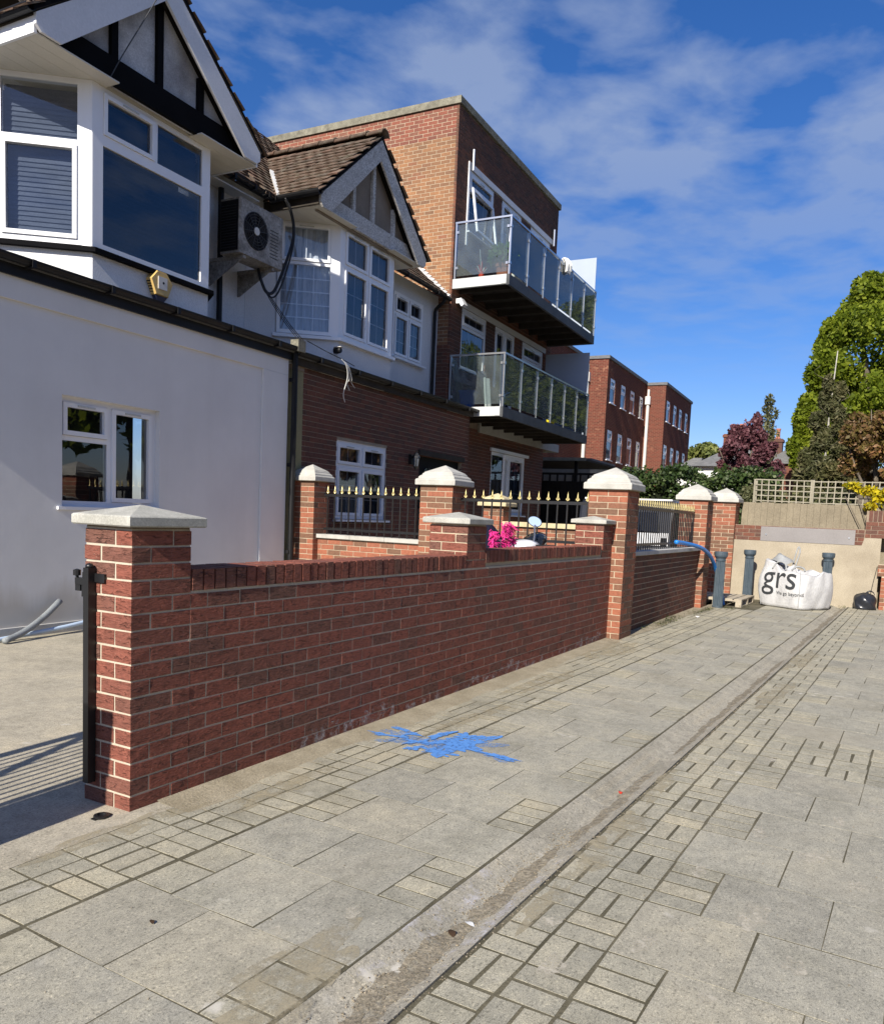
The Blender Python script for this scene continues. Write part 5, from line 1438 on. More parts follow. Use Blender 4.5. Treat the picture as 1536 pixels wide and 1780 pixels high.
block('dark brick block set back behind the lower balcony screen', 23.5, 39.25, 12.60, 9.50, [(30.0, 31.2, 7.4, 8.5), (34.0, 35.2, 7.4, 8.5), (34.0, 35.2, 4.6, 6.0)])
B2w = [(39.83, 40.75, 7.30, 8.52), (41.87, 42.8, 7.30, 8.52), (43.78, 44.72, 7.30, 8.52), (45.8, 46.66, 7.30, 8.52), (39.8, 40.72, 4.5, 5.99), (41.75, 42.7, 4.5, 5.99), (43.7, 44.65, 4.5, 5.99), (45.65, 46.55, 4.5, 5.99)]
block('middle brick block with eight tall white windows and pale corner downpipe', 39.3, 47.15, 11.50, 9.50, B2w, 1.0)
B3w = [(47.65, 48.6, 7.30, 8.52), (49.6, 50.5, 7.30, 8.52), (51.3, 52.2, 7.30, 8.52), (53.2, 54.05, 7.30, 8.52), (47.55, 48.5, 4.5, 5.99), (49.45, 50.4, 4.5, 5.99), (51.2, 52.1, 4.5, 5.99), (53.1, 54.0, 4.5, 5.99)]
block('farthest brick block, right end of the stepped row, pale downpipe at its corner', 47.2, 55.0, 10.38, 9.45, B3w, 0.95)

# ================================================================ THINGS ON THE HOUSES
T = Thing('air_conditioner', 'dirty white air conditioner outdoor unit on the white wall between two bays', 'air conditioner', (9.0, 7.8, 4.78), A_H)
u0, u1, v0, v1, z0, z1 = 8.58, 9.49, 7.64, 7.98, 4.79, 5.50
b = MB(); c = 0.02
b.rings([[(u0+c, v0, z0), (u1-c, v0, z0), (u1, v0+c, z0), (u1, v1, z0), (u0, v1, z0), (u0, v0+c, z0)], [(u0+c, v0, z1), (u1-c, v0, z1), (u1, v0+c, z1), (u1, v1, z1), (u0, v1, z1), (u0, v0+c, z1)]])
T.part('casing', b, 'ac')
b = MB(); b.box(u0-.008, u0+.002, v0+.03, v1-.01, z0+.03, z1-.03); T.part('side_vent_shade', b, 'black_plastic')  # vent widened over the side in black; the side's shade is painted
for i in range(16):
    b = MB(); b.box(u0-.014, u0-.006, v0+.055, v1-.025, z0+.07+i*.036, z0+.074+i*.036); T.part('vent_slat', b, 'steel_dark')
fc, fz, fr_ = 8.90, 5.15, 0.245
b = MB(); b.prism([(fc+fr_*math.cos(a), fz+fr_*math.sin(a)) for a in [2*math.pi*i/32 for i in range(32)]], 1, v0-.006, v0+.005); T.part('fan_opening', b, 'room')
g = MB()
for r in (0.06, 0.10, 0.14, 0.18, 0.215, 0.245):
    g.tube([(fc+r*math.cos(a), v0-.014, fz+r*math.sin(a)) for a in [2*math.pi*i/28 for i in range(29)]], 0.0028, 4)
for i in range(12):
    a = 2*math.pi*i/12+.2; g.bar((fc, v0-.012, fz), (fc+.245*math.cos(a), v0-.012, fz+.245*math.sin(a)), .006)
T.part('fan_grille', g, 'steel_dark')
for i in range(5):
    a = 2*math.pi*i/5; b = MB(); b.add([(fc+.04*math.cos(a), v0-.008, fz+.04*math.sin(a)), (fc+.21*math.cos(a-.25), v0-.010, fz+.21*math.sin(a-.25)), (fc+.22*math.cos(a+.25), v0-.0075, fz+.22*math.sin(a+.25))], [(0, 1, 2)]); T.part('fan_blade', b, 'timber_black')
b = MB(); b.prism([(fc+.052*math.cos(a), fz+.052*math.sin(a)) for a in [2*math.pi*i/16 for i in range(16)]], 1, v0-.024, v0-.010); T.part('fan_hub', b, 'label_white')
for i in range(9):
    b = MB(); b.box(9.20, 9.37, v0-.006, v0-.001, 4.90+i*.045, 4.91+i*.045); T.part('front_louvre', b, 'steel_dark')
for u in (8.68, 9.28):
    b = MB(); b.box(u, u+.05, v0+.02, VM, z0-.045, z0-.002); b.prism([(v0+.05, z0-.05), (VM, z0-.05), (VM, z0-.36), (VM-.04, z0-.36)], 0, u+.01, u+.02); T.part('bracket', b, 'ac')
def cable(name, lab, pts, r, mat, ang=A_H, cat='cable', n=6, group=None, k=6):
    T = Thing(name, lab, cat, pts[0], ang, group)
    b = MB(); b.smooth = True; b.tube(catmull(pts, k), r, n); T.part('length', b, mat)
    return T
cable('cable', 'thick black cable bundle looping beside the air conditioner up to the eaves', [(9.22, 7.86, 4.76), (9.16, 7.75, 4.58), (9.24, 7.73, 4.45), (9.35, 7.72, 4.45), (9.45, 7.71, 4.57), (9.59, 7.70, 4.86), (9.76, 7.69, 5.28), (9.77, 7.69, 5.52), (9.71, 7.70, 5.70), (9.62, 7.72, 5.83)], 0.022, 'cable')
cable('cable', 'thinner black cable alongside the looping bundle', [(9.26, 7.88, 4.76), (9.18, 7.72, 4.50), (9.28, 7.70, 4.39), (9.38, 7.68, 4.41), (9.48, 7.67, 4.55), (9.60, 7.66, 4.82), (9.73, 7.65, 5.22), (9.74, 7.65, 5.50), (9.66, 7.66, 5.72), (9.58, 7.70, 5.84)], 0.013, 'cable')
for i, lab in enumerate(('thin black cable hanging from the looped bundle down to the gutter hopper, leftmost of three', 'thin black cable down to the gutter hopper, middle of three', 'thin black cable down to the gutter hopper, rightmost of three')):
    o = i*0.05
    cable('cable', lab, [(9.18+o*.4, 7.74, 4.50), (9.26+o, 7.58, 4.22), (9.34+o*1.2, 7.42, 3.98), (9.42+o*1.6, 7.26, 3.77)], 0.006, 'cable', group='thin cables from the air conditioner to the gutter')
cable('cable', 'thin black cable sagging along the gutter of the brick ground floor', [(9.55, 7.22, 3.80), (10.0, 7.21, 3.74), (10.4, 7.20, 3.70), (10.75, 7.20, 3.66)], 0.007, 'cable')
for i, (lab, dx, dz) in enumerate((('loose white wire hanging over the brick wall, left strand', -0.02, -.62), ('loose white wire hanging over the brick wall, middle strand', 0.07, -.42), ('loose white wire hanging over the brick wall, right strand', 0.18, -.36))):
    cable('wire', lab, [(10.38, 7.20, 3.70), (10.50+dx*.3, 7.18, 3.62), (10.58+dx*.6, 7.20, 3.45), (10.55+dx, 7.24, 3.70+dz*.8), (10.62+dx*1.3, 7.25, 3.70+dz)], 0.006, 'wire_white', cat='wire', group='loose white wires')
cable('cable', 'thin grey wire running diagonally across the black timbered gable', [(6.23, 7.35, 5.82), (6.35, 7.30, 6.1), (6.62, 7.22, 6.65), (6.86, 7.15, 7.15)], 0.006, 'steel_dark')

T = Thing('alarm_box', 'gold hexagonal alarm box under the front bay window sill', 'alarm', (7.02, 7.45, 3.9), A_H)
b = MB(); hx = [(6.86, 3.965), (6.955, 4.075), (7.10, 4.075), (7.20, 3.965), (7.13, 3.80), (6.935, 3.80)]
b.rings([[(x, 7.49, z) for x, z in hx], [(x, 7.43, z) for x, z in hx], [((x-7.03)*.93+7.03, 7.41, (z-3.93)*.93+3.93) for x, z in hx]]); T.part('casing', b, 'alarm')
b = MB(); b.box(6.965, 7.10, 7.402, 7.411, 3.87, 4.01); pl_ = T.part('label_plate', b, 'label_white')
b = MB(); b.prism([(7.04+.014*math.cos(a), 3.945+.014*math.sin(a)) for a in [2*math.pi*i/10 for i in range(10)]], 1, 7.398, 7.403); T.part('emblem_dot', b, 'black_plastic', pl_)
b = MB(); b.rings([[(6.945, 7.49, 3.797), (7.12, 7.49, 3.797), (7.12, 7.425, 3.797), (6.945, 7.425, 3.797)], [(6.985, 7.49, 3.735), (7.08, 7.49, 3.735), (7.08, 7.44, 3.735), (6.985, 7.44, 3.735)]]); T.part('strobe_base', b, 'dark_blue')
for i in range(5):
    b = MB(); x = 6.868+i*.014; z = 3.935-i*.026; b.box(x-.004, x+.004, 7.432, 7.488, z-.004, z+.006); T.part('rib', b, 'timber_black')
T = Thing('sign_plate', 'small shaded cream plate on the dark wall by the front bay', 'sign', (8.32, 8.24, 5.25), A_H)
b = MB(); b.box(8.30, 8.56, 8.262, 8.290, 5.16, 5.56); T.part('plate', b, 'olive')  # cream darkened to olive for the shade it hangs in
T = Thing('security_camera', 'small black security camera under the second bay window', 'camera', (10.62, 7.46, 3.86), A_H)
b = MB(); b.box(10.60, 10.66, 7.44, 7.50, 3.84, 3.93); T.part('bracket', b, 'black_plastic')
b = MB(); b.lathe([(0.001, 0), (0.042, 0.0), (0.045, 0.10), (0.036, 0.12)], 0, 0, 10); b.v = [(10.60+x, 7.48-z, 3.88+y) for x, y, z in b.v]; T.part('body', b, 'black_plastic')
b = MB(); b.box(10.55, 10.65, 7.33, 7.46, 3.922, 3.932); T.part('hood', b, 'label_white')
T = Thing('wall_lantern', 'black wall lantern on the brown brick between window and dark door', 'lantern', (12.98, 7.3, 2.3), A_H)
b = MB(); b.box(12.95, 13.01, 7.36, 7.425, 2.30, 2.48); b.bar((12.98, 7.40, 2.42), (12.98, 7.29, 2.47), .022); T.part('arm', b, 'black_metal')
b = MB(); b.rings([[(12.98+r*math.cos(a), 7.28+r*math.sin(a), z) for a in [math.pi*(2*i+1)/6 for i in range(6)]] for r, z in ((.045, 2.26), (.062, 2.42))]); T.part('glass_body', b, 'room_grey')
b = MB()
for i in range(6):
    a = math.pi*(2*i+1)/6; b.bar((12.98+.047*math.cos(a), 7.28+.047*math.sin(a), 2.26), (12.98+.066*math.cos(a), 7.28+.066*math.sin(a), 2.42), .012)
b.lathe([(.075, 2.42), (.07, 2.44), (.03, 2.50), (.012, 2.52), (.016, 2.545), (.001, 2.56)], 12.98, 7.28, 6); b.lathe([(.001, 2.19), (.012, 2.21), (.03, 2.235), (.05, 2.26), (.05, 2.268)], 12.98, 7.28, 6)
T.part('frame', b, 'black_metal')

# ---------------------------------------------------------------- things on the balconies
T = Thing('potted_plant', 'bushy plant in a terracotta pot at left end of the upper balcony', 'plant', (15.95, 7.0, 6.33), A_H)
b = MB(); b.lathe([(.001, 0), (.13, 0), (.18, .26), (.20, .26), (.205, .33), (.185, .33), (.17, .29), (.001, .28)], 15.95, 7.02, 18, 6.33); T.part('pot', b, 'terracotta')
me = leaves_mesh('foliage', [(0, .02, .55, .28, .28, .20, 1), (-.18, .1, .48, .2, .2, .15, .6), (.2, 0, .5, .2, .2, .16, .6), (0, 0, .38, .2, .2, .08, .4)], 380, .10, 'plant_leaf', 0.5, 2.4); obj_mesh(T, 'foliage', me)
T = Thing('plant_ornament', 'red and white plant ornament behind the balcony glass, left of the pot', 'ornament', (15.75, 7.45, 6.33), A_H)
b = MB(); b.lathe([(.001, 0), (.05, 0), (.06, .1), (.02, .2)], 15.75, 7.45, 8, 6.33); T.part('base', b, 'red')
for i in range(7):
    a = i*0.9; b = MB(); b.bar((15.75, 7.45, 6.45), (15.75+.12*math.cos(a), 7.45+.12*math.sin(a), 6.62+.06*math.sin(i*2.0)), .022, .008); T.part('petal', b, 'red' if i % 3 else 'white_plastic')
b = MB(); b.bar((15.75, 7.45, 6.5), (15.70, 7.48, 6.95), .012); T.part('stem', b, 'steel_pale')
T = Thing('storage_box', 'white slatted storage box on the upper balcony behind the corner post', 'box', (16.35, 6.95, 6.33), A_H)
b = MB(); b.box(15.98, 16.62, 6.80, 7.10, 6.40, 6.66); T.part('body', b, 'white_plastic')
b = MB(); b.box(15.96, 16.64, 6.785, 7.115, 6.66, 6.70); T.part('lid', b, 'white_plastic')
for i in range(8):
    b = MB(); b.box(16.02+i*.075, 16.03+i*.075, 6.795, 6.80, 6.42, 6.64); T.part('slat_line', b, 'coping_grey')
for u in (16.02, 16.55):
    b = MB(); b.box(u, u+.04, 6.82, 7.08, 6.33, 6.40); T.part('foot', b, 'white_plastic')
T = Thing('mop', 'white stringy mop head draped over the upper balcony rail', 'mop', (18.9, 6.72, 7.47), A_H)
b = MB(); b.tube([(18.9, 6.80, 7.6), (18.92, 7.0, 6.36)], .013, 6); T.part('handle', b, 'steel_pale')
rr = random.Random(3)
for i in range(34):
    a = rr.uniform(0, 6.28); r = rr.uniform(.03, .14)
    b = MB(); b.tube(catmull([(18.9, 6.78, 7.60), (18.9+r*.7*math.cos(a), 6.76+r*.5*math.sin(a), 7.62), (18.9+r*math.cos(a), 6.70+r*.6*math.sin(a)-.03, 7.50), (18.9+r*1.1*math.cos(a), 6.67+r*.5*math.sin(a), 7.34-rr.random()*.08)], 3), .010, 4); T.part('strand', b, 'white_plastic')
T = Thing('ball', 'yellow ball on the deck edge of the lower balcony', 'ball', (18.75, 6.80, 3.68), A_H)
b = MB(); b.smooth = True; b.lathe([(.11*math.sin(math.pi*i/10)+.0005, .11-.11*math.cos(math.pi*i/10)) for i in range(11)], 18.75, 6.83, 16, 3.675); T.part('shell', b, 'yellow')
T = Thing('folding_chair', 'folded dark garden chair leaning behind the lower balcony end glass', 'chair', (16.1, 7.3, 3.68), A_H)
for x in (15.85, 16.3):
    b = MB(); b.bar((x, 7.2, 3.68), (x+.05, 7.55, 4.55), .028); T.part('frame_rail', b, 'steel_dark')
b = MB(); b.hexa([(15.88, 7.28, 3.95), (16.32, 7.28, 3.95), (16.32, 7.30, 3.95), (15.88, 7.30, 3.95), (15.91, 7.52, 4.5), (16.33, 7.52, 4.5), (16.33, 7.54, 4.5), (15.91, 7.54, 4.5)]); T.part('back_panel', b, 'grey_rubber')
b = MB(); b.hexa([(15.88, 7.12, 3.74), (16.30, 7.12, 3.74), (16.30, 7.14, 3.74), (15.88, 7.14, 3.74), (15.90, 7.26, 4.2), (16.32, 7.26, 4.2), (16.32, 7.28, 4.2), (15.90, 7.28, 4.2)]); T.part('seat', b, 'deck_dark')
T = Thing('storage_tub', 'blue tub beside the folded chairs on the lower balcony', 'tub', (15.75, 7.55, 3.68), A_H)
b = MB(); b.rings([[(15.62, 7.5, 3.68), (15.80, 7.5, 3.68), (15.80, 7.72, 3.68), (15.62, 7.72, 3.68)], [(15.58, 7.46, 4.02), (15.84, 7.46, 4.02), (15.84, 7.76, 4.02), (15.58, 7.76, 4.02)]]); T.part('body', b, 'blue_plastic')
b = MB(); b.box(15.565, 15.855, 7.445, 7.775, 4.02, 4.05); T.part('lid', b, 'blue_plastic')
T = Thing('drying_rack', 'bundle of thin pale poles standing at wall end of the lower balcony', 'rack', (15.65, 7.85, 3.68), A_H)
for i in range(7):
    b = MB(); b.bar((15.60+i*.035, 7.80-.02*i, 3.68), (15.56+i*.02, 7.93, 4.70), .014); T.part('pole', b, 'trellis')
T = Thing('board', 'white board standing between tub and folded chair on the lower balcony', 'board', (15.8, 7.2, 3.68), A_H)
b = MB(); b.hexa([(15.70, 7.18, 3.68), (15.84, 7.12, 3.68), (15.86, 7.15, 3.68), (15.72, 7.21, 3.68), (15.73, 7.26, 4.32), (15.87, 7.20, 4.32), (15.89, 7.23, 4.32), (15.75, 7.29, 4.32)]); T.part('panel', b, 'white_plastic')
b = MB(); b.bar((15.71, 7.17, 3.69), (15.74, 7.25, 4.33), .02); T.part('edge', b, 'steel_pale')
T = Thing('floodlight', 'small white floodlight on brick under the upper balcony', 'light', (15.75, 7.9, 6.0), A_H)
b = MB(); b.box(15.72, 15.78, 7.93, 8.0, 5.9, 6.0); T.part('bracket', b, 'upvc')
b = MB(); b.hexa([(15.62, 7.76, 5.84), (15.80, 7.76, 5.84), (15.80, 7.82, 5.80), (15.62, 7.82, 5.80), (15.62, 7.84, 5.98), (15.80, 7.84, 5.98), (15.80, 7.92, 5.94), (15.62, 7.92, 5.94)]); T.part('head', b, 'upvc')

# ================================================================ GATE
T = Thing('gate_post', 'slim black steel gate post with latch fixed to the nearest brick pillar', 'post', (2.405, 3.09, 0), A_S)
b = MB(); b.box(2.395, 2.435, 3.150, 3.186, 0.10, 1.10); T.part('post', b, 'black_metal')
b = MB(); b.smooth = True; b.lathe([(.018, 0), (.018, .010), (.012, .018), (.001, .022)], 2.415, 3.168, 12, 1.10); T.part('post_cap', b, 'black_metal')
b = MB(); b.box(2.428, 2.442, 3.085, 3.235, 1.035, 1.075); T.part('fixing_strap', b, 'black_metal')
b = MB(); b.box(2.40, 2.43, 3.186, 3.25, 1.02, 1.05); b.box(2.405, 2.43, 3.19, 3.21, 0.965, 1.02); b.lathe([(.001, 0), (.017, .005), (.017, .03), (.001, .035)], 2.415, 3.255, 10, 1.055); b.bar((2.415, 3.255, 1.06), (2.415, 3.24, 1.0), .010); b.box(2.405, 2.425, 3.22, 3.255, 0.99, 1.02); T.part('latch', b, 'black_metal')
T = Thing('drop_bolt_socket', 'small black bolt socket in the concrete at foot of the nearest pillar', 'socket', (2.36, 2.98, 0), A_S)
b = MB(); b.lathe([(.035, 0), (.035, .012), (.02, .014), (.018, .004), (.001, .004)], 2.33, 2.97, 10, 0.0); T.part('collar', b, 'black_metal')
b = MB(); b.box(2.285, 2.375, 2.955, 2.985, 0.0, .006); T.part('plate', b, 'black_metal')
# the other side of the gateway: a pillar and the leaf standing open
T = Thing('brick_gate_pillar', 'red brick gate pillar on the other side of the gateway', 'pillar', (0.80, 3.15, 0), A_S)
b = MB(); b.box(0.616, 0.949, 2.986, 3.319, -0.05, 1.287); T.part('mortar', b, 'mortar_light')
pillar_bricks(T, 0.61, 0.955, 2.98, 3.325, 0.0, 17, 'brick_red'); T.emit()
T.part('cap', flat_cap(0.565, 1.0, 2.94, 3.37, 1.29, 1.345, 1.394), 'cap_stone')
T = Thing('metal_gate', 'black metal gate leaf with upright bars standing open', 'gate', (0.92, 3.36, 0), A_S)
b = MB(); b.box(.90, .94, 3.35, 3.39, .08, 1.50); b.box(.90, .94, 3.98, 4.05, .08, 1.50); T.part('stile', b, 'black_metal')
b = MB(); b.box(.905, .935, 3.39, 3.98, .12, .16); b.box(.905, .935, 3.39, 3.98, 1.40, 1.44); b.bar((.92, 3.40, .2), (.92, 3.97, 1.38), .045); T.part('rail', b, 'black_metal')
for i in range(10):
    b = MB(); y = 3.425+i*0.056; b.box(.912, .928, y, y+.016, .16, 1.55+.12*math.sin(math.pi*i/9)); T.part('bar', b, 'black_metal')

cable('conduit', 'pale blue white conduit lying from the drive up against the white house', [(4.75, 7.25, 0.02), (5.2, 7.24, 0.05), (5.8, 7.24, 0.10), (6.5, 7.26, 0.22), (7.2, 7.30, 0.33), (7.7, 7.33, 0.36)], 0.022, 'hose_pale', cat='pipe', n=8)
cable('lagging_tube', 'grey foam lagging tube leaning on the white wall at left edge', [(4.85, 7.12, 0.03), (5.10, 7.18, 0.09), (5.38, 7.27, 0.20), (5.62, 7.34, 0.34)], 0.032, 'grey_rubber', cat='pipe', n=8)

# ================================================================ LANE END
def bollard(x, y, h, lab):
    T = Thing('bollard', lab, 'bollard', (x, y, 0), 0.0, 'fluted iron bollards')
    b = MB(); n = 48
    def ring(r, z, fl): return [(x+(r-(fl if (i % 3 == 1) else 0))*math.cos(2*math.pi*i/n), y+(r-(fl if (i % 3 == 1) else 0))*math.sin(2*math.pi*i/n), z) for i in range(n)]
    b.rings([ring(.092, -.03, 0), ring(.090, .03, 0), ring(.088, .035, .009), ring(.080, h-.17, .009), ring(.080, h-.165, 0)]); T.part('fluted_shaft', b, 'bollard')
    b = MB(); b.smooth = False
    b.lathe([(.080, h-.168), (.088, h-.16), (.088, h-.145), (.081, h-.14), (.081, h-.125), (.095, h-.105), (.110, h-.085), (.113, h-.06), (.113, h-.015), (.105, h-.004), (.001, h)], x, y, 24); T.part('head', b, 'bollard')
bollard(14.66, 2.235, 0.98, 'blue grey fluted bollard beside the blue pipe, in front of the brick pillar')
bollard(16.52, 1.99, 0.99, 'blue grey fluted bollard standing behind the wooden pallet')
bollard(16.74, 0.63, 1.01, 'blue grey fluted bollard right of the white bulk bag')
cable('pipe', 'bright blue plastic pipe bending over the grey coping to the ground', [(12.75, 2.93, 1.14), (13.1, 2.87, 1.12), (13.6, 2.74, 1.06), (14.0, 2.68, 0.96), (14.35, 2.66, 0.83), (14.6, 2.64, 0.66), (14.78, 2.60, 0.44), (14.9, 2.55, 0.16), (14.95, 2.53, 0.02)], 0.032, 'hose_blue', A_S, 'pipe', 10)

T = Thing('pallet', 'weathered wooden pallet lying between two bollards', 'pallet', (15.6, 2.3, 0), -0.06)
ox, oy = rot2(0.06, 15.62, 2.30)
for i in range(6):
    y0 = oy-.45+i*.155
    b = MB(); b.box(ox-.60, ox+.60, y0, y0+.125, .118+random.uniform(-.002, .002), .140); T.part('deck_board', b, 'wood')
for dx in (-.60, -.05, .50):
    b = MB(); b.box(ox+dx, ox+dx+.10, oy-.45, oy+.45, .098, .117); T.part('cross_board', b, 'wood')
    for dy in (-.45, -.05, .35):
        b = MB(); b.box(ox+dx, ox+dx+.10, oy+dy, oy+dy+.10, .020, .097); T.part('block', b, 'wood')
for dy in (-.45, -.05, .35):
    b = MB(); b.box(ox-.60, ox+.60, oy+dy, oy+dy+.10, .0, .019); T.part('base_board', b, 'wood')

# bulk bag: local x along the printed face, y depth, z up
cx, cy = 15.98, 1.09
ang = math.atan2(-0.77, -0.50)     # direction of the printed face, left to right
BAG = Thing('bulk_bag', 'slumped white builders bulk bag printed grs, standing by the bollard', 'bag', (cx, cy, 0), ang)
bx_, by_ = rot2(-ang, cx, cy)
def bagpt(phi, z, s=1.0):
    # superellipse section bulging at mid height, sagging folds
    n_ = 6.0
    c, s_ = math.cos(phi), math.sin(phi)
    k = (abs(c)**n_+abs(s_)**n_)**(-1/n_)
    bul = 0.94+0.10*math.sin(math.pi*min(1, max(0, z/0.72)))-0.10*max(0, z-.6)
    w = 0.012*math.sin(5*phi+3*z)+0.005*math.sin(11*phi-7*z)
    return (bx_+c*k*(0.50*bul+w)*s, by_+s_*k*(0.46*bul+w)*s, z)
def rim(phi):   # uneven rim: high at the far left, folded at the right
    return 0.70+0.10*math.sin(phi-1.9)+0.05*math.sin(2*phi+.6)+.025*math.sin(5*phi)+.012*math.sin(9*phi)
n = 168; rings = []
rings.append([bagpt(2*math.pi*i/n, 0.002, .90) for i in range(n)])
for t in (0.03, .09, .18, .3, .42, .54, .66, .76, .86, .94, 1.0):
    rings.append([bagpt(2*math.pi*i/n, rim(2*math.pi*i/n)*t) for i in range(n)])
b = MB(); b.smooth = True; b.rings(rings, cap=False); b.f.append(tuple(range(n))[::-1]); BAG.part('body', b, 'bulk_bag')
b = MB(); b.smooth = True
rin = []
for s, dz in ((0.997, 0), (0.95, .015), (.86, -.03), (.70, -.09), (.45, -.12), (.15, -.10)):
    rin.append([(lambda p: (bx_+(p[0]-bx_)*s, by_+(p[1]-by_)*s, p[2]+dz+.02*math.sin(6*2*math.pi*i/n+s*9)*(1-s)*3))(bagpt(2*math.pi*i/n, rim(2*math.pi*i/n))) for i in range(n)])
b.rings(rin, cap=False); b.f.append(tuple(range(5*n, 6*n))); BAG.part('slumped_top', b, 'bulk_bag')
# a raised flap of lining at the left back, creased
b = MB(); b.smooth = True; m_ = 9
fl = []
for j in range(5):
    row = []
    for i in range(m_):
        q = i/(m_-1)
        row.append((bx_-.46+.42*q, by_-.30+.30*j/4+.03*math.sin(5*q+j), .72+.24*math.sin(math.pi*(.12+.76*q))*math.sin(math.pi*(.18+j*.17))+.02*math.sin(9*q+2*j)))
    fl.append(row)
vs_ = [p for r in fl for p in r]
b.add(vs_, [(j*m_+i, j*m_+i+1, (j+1)*m_+i+1, (j+1)*m_+i) for j in range(4) for i in range(m_-1)]); BAG.part('lining_flap', b, 'bag_inside')
for i in range(2):
    p = [bagpt(a, .69) for a in ((-2.0, -1.35), (-1.15, -.75))[i]]
    b = MB(); b.smooth = True
    q0, q1 = p
    b.tube(catmull([q0, (q0[0]*.7+q1[0]*.3, q0[1]*.7+q1[1]*.3+.02, .82-.06*i), (q0[0]*.3+q1[0]*.7, q0[1]*.3+q1[1]*.7+.06, .80-.06*i), q1], 6), .016, 6); BAG.part('lifting_loop', b, 'bag_inside')
b = MB(); b.smooth = True; b.tube(catmull([(bx_-.08, by_-.05, .70), (bx_-.06, by_-.02, .92), (bx_-.02, by_, 1.10), (bx_+.02, by_, 1.02), (bx_-.01, by_-.02, .84), (bx_-.03, by_-.05, .70)], 5), .013, 6); BAG.part('lifting_loop', b, 'bag_inside')
for sx in (-1, 1):
    b = MB(); phi = -math.pi/2+sx*0.70
    b.tube([(lambda p: (p[0], p[1], p[2]))(bagpt(phi, z, 1.008)) for z in (.02, .1, .2, .3, .4, .5, .6, .68)], .006, 5); BAG.part('seam', b, 'bag_inside')
b = MB()     # damp grime along the foot
def face_y(x, z):
    lo, hi = -math.pi, 0.0
    best = min((abs(bagpt(a, z)[0]-x), a) for a in [-math.pi*.9+i*math.pi*.8/160 for i in range(161)])[1]
    return bagpt(best, z)[1]
def bag_text(body, size, x, z, name):
    cu = bpy.data.curves.new(name, 'FONT'); cu.body = body; cu.size = size; cu.resolution_u = 4
    to = bpy.data.objects.new('tmp', cu); COL.objects.link(to)
    dg = bpy.context.evaluated_depsgraph_get()
    me = bpy.data.meshes.new_from_object(to.evaluated_get(dg))
    bpy.data.objects.remove(to)
    bm_ = __import__('bmesh').new(); bm_.from_mesh(me)
    __import__('bmesh').ops.subdivide_edges(bm_, edges=[e for e in bm_.edges if e.calc_length() > .03], cuts=2)
    bm_.to_mesh(me); bm_.free()
    for v in me.vertices:
        X, Z = bx_+x+v.co.x, z+v.co.y
        v.co = (X-cx_l, face_y(X, Z)-.012-cy_l, Z)
    me.materials.append(M['bag_print'])
    obj_mesh(BAG, name, me)
cx_l, cy_l = BAG.base[0], BAG.base[1]
BAG.base = (bx_, by_, 0); cx_l, cy_l = bx_, by_
for ch in list(BAG.o.children):      # parts were built about the world base: move them to the turned base
    for v in ch.data.vertices: v.co.x += cx-bx_; v.co.y += cy-by_
BAG.o.location = (cx, cy, 0)
bag_text('grs', 0.60, -0.36, 0.36, 'printed_letters')
bag_text('We go beyond', 0.088, -0.05, 0.245, 'printed_slogan')

T = Thing('bin_bag', 'black bin bag in the corner at the foot of the beige wall', 'bag', (16.78, -0.04, 0), 0.0)
b = MB(); b.smooth = True
rr = random.Random(5); rg = []
for j in range(9):
    t = j/8; z = .30*t; r = .20*math.sqrt(max(.02, 1-(t*1.0-.25)**2*1.5)) if t < .98 else .03
    rg.append([(16.80+r*(1+.12*math.sin(3*a+j)+.05*math.sin(7*a+2*j))*math.cos(a)*.8, -.04+r*(1+.12*math.sin(2*a+j*.7)+.05*math.sin(9*a))*math.sin(a), z+.012*math.sin(5*a+j)) for a in [2*math.pi*i/28 for i in range(28)]])
b.rings(rg); T.part('body', b, 'bin_bag')
b = MB(); b.smooth = True; b.tube(catmull([(16.80, -.04, .29), (16.80, -.10, .34), (16.83, -.16, .32), (16.84, -.19, .27)], 4), .018, 6, .006); T.part('tied_neck', b, 'bin_bag')
b = MB(); b.tube(catmull([(16.97, -.12, .28), (16.96, -.15, .52), (16.97, -.19, .8)], 5), .006, 5); T.part('tie_string', b, 'cable')

# ---------------------------------------------------------------- scooter behind the wall
SX, SY = 8.55, 3.50
T = Thing('scooter', 'white motor scooter with round mirror parked behind the low wall', 'scooter', (SX, SY, 0), 0.0)
for wx, nm in ((9.02, 'front'), (7.78, 'rear')):
    b = MB(); b.lathe([(.13, -.05), (.205, -.05), (.23, -.03), (.24, 0), (.23, .03), (.205, .05), (.13, .05)], 0, 0, 24); b.v = [(wx+x, SY+z, .24+y) for x, y, z in b.v]; W_ = T.part('wheel', b, 'rubber')
    b = MB(); b.lathe([(.02, -.045), (.13, -.04), (.13, .04), (.02, .045)], 0, 0, 12); b.v = [(wx+x, SY+z, .24+y) for x, y, z in b.v]; T.part('rim', b, 'steel', W_)
b = MB(); b.smooth = True
b.rings([[(x+.06*0, SY+w*math.cos(a), zc+h*math.sin(a)) for a in [2*math.pi*i/14 for i in range(14)]] for x, w, zc, h in ((7.42, .06, .62, .06), (7.6, .15, .62, .14), (7.9, .18, .58, .2), (8.15, .16, .45, .18), (8.3, .17, .33, .09), (8.62, .18, .30, .08), (8.72, .18, .40, .12))]); T.part('body', b, 'van_white')
b = MB(); b.smooth = True
b.rings([[(x+dx*(1 if abs(y) < .1 else .3), SY+y, z) for y, dx in ((-.18, 0), (-.09, .06), (0, .08), (.09, .06), (.18, 0), (.1, -.04), (0, -.05), (-.1, -.04))] for x, z in ((8.72, .30), (8.78, .55), (8.80, .80), (8.76, .98), (8.72, 1.05))]); T.part('leg_shield', b, 'van_white')
b = MB(); b.smooth = True
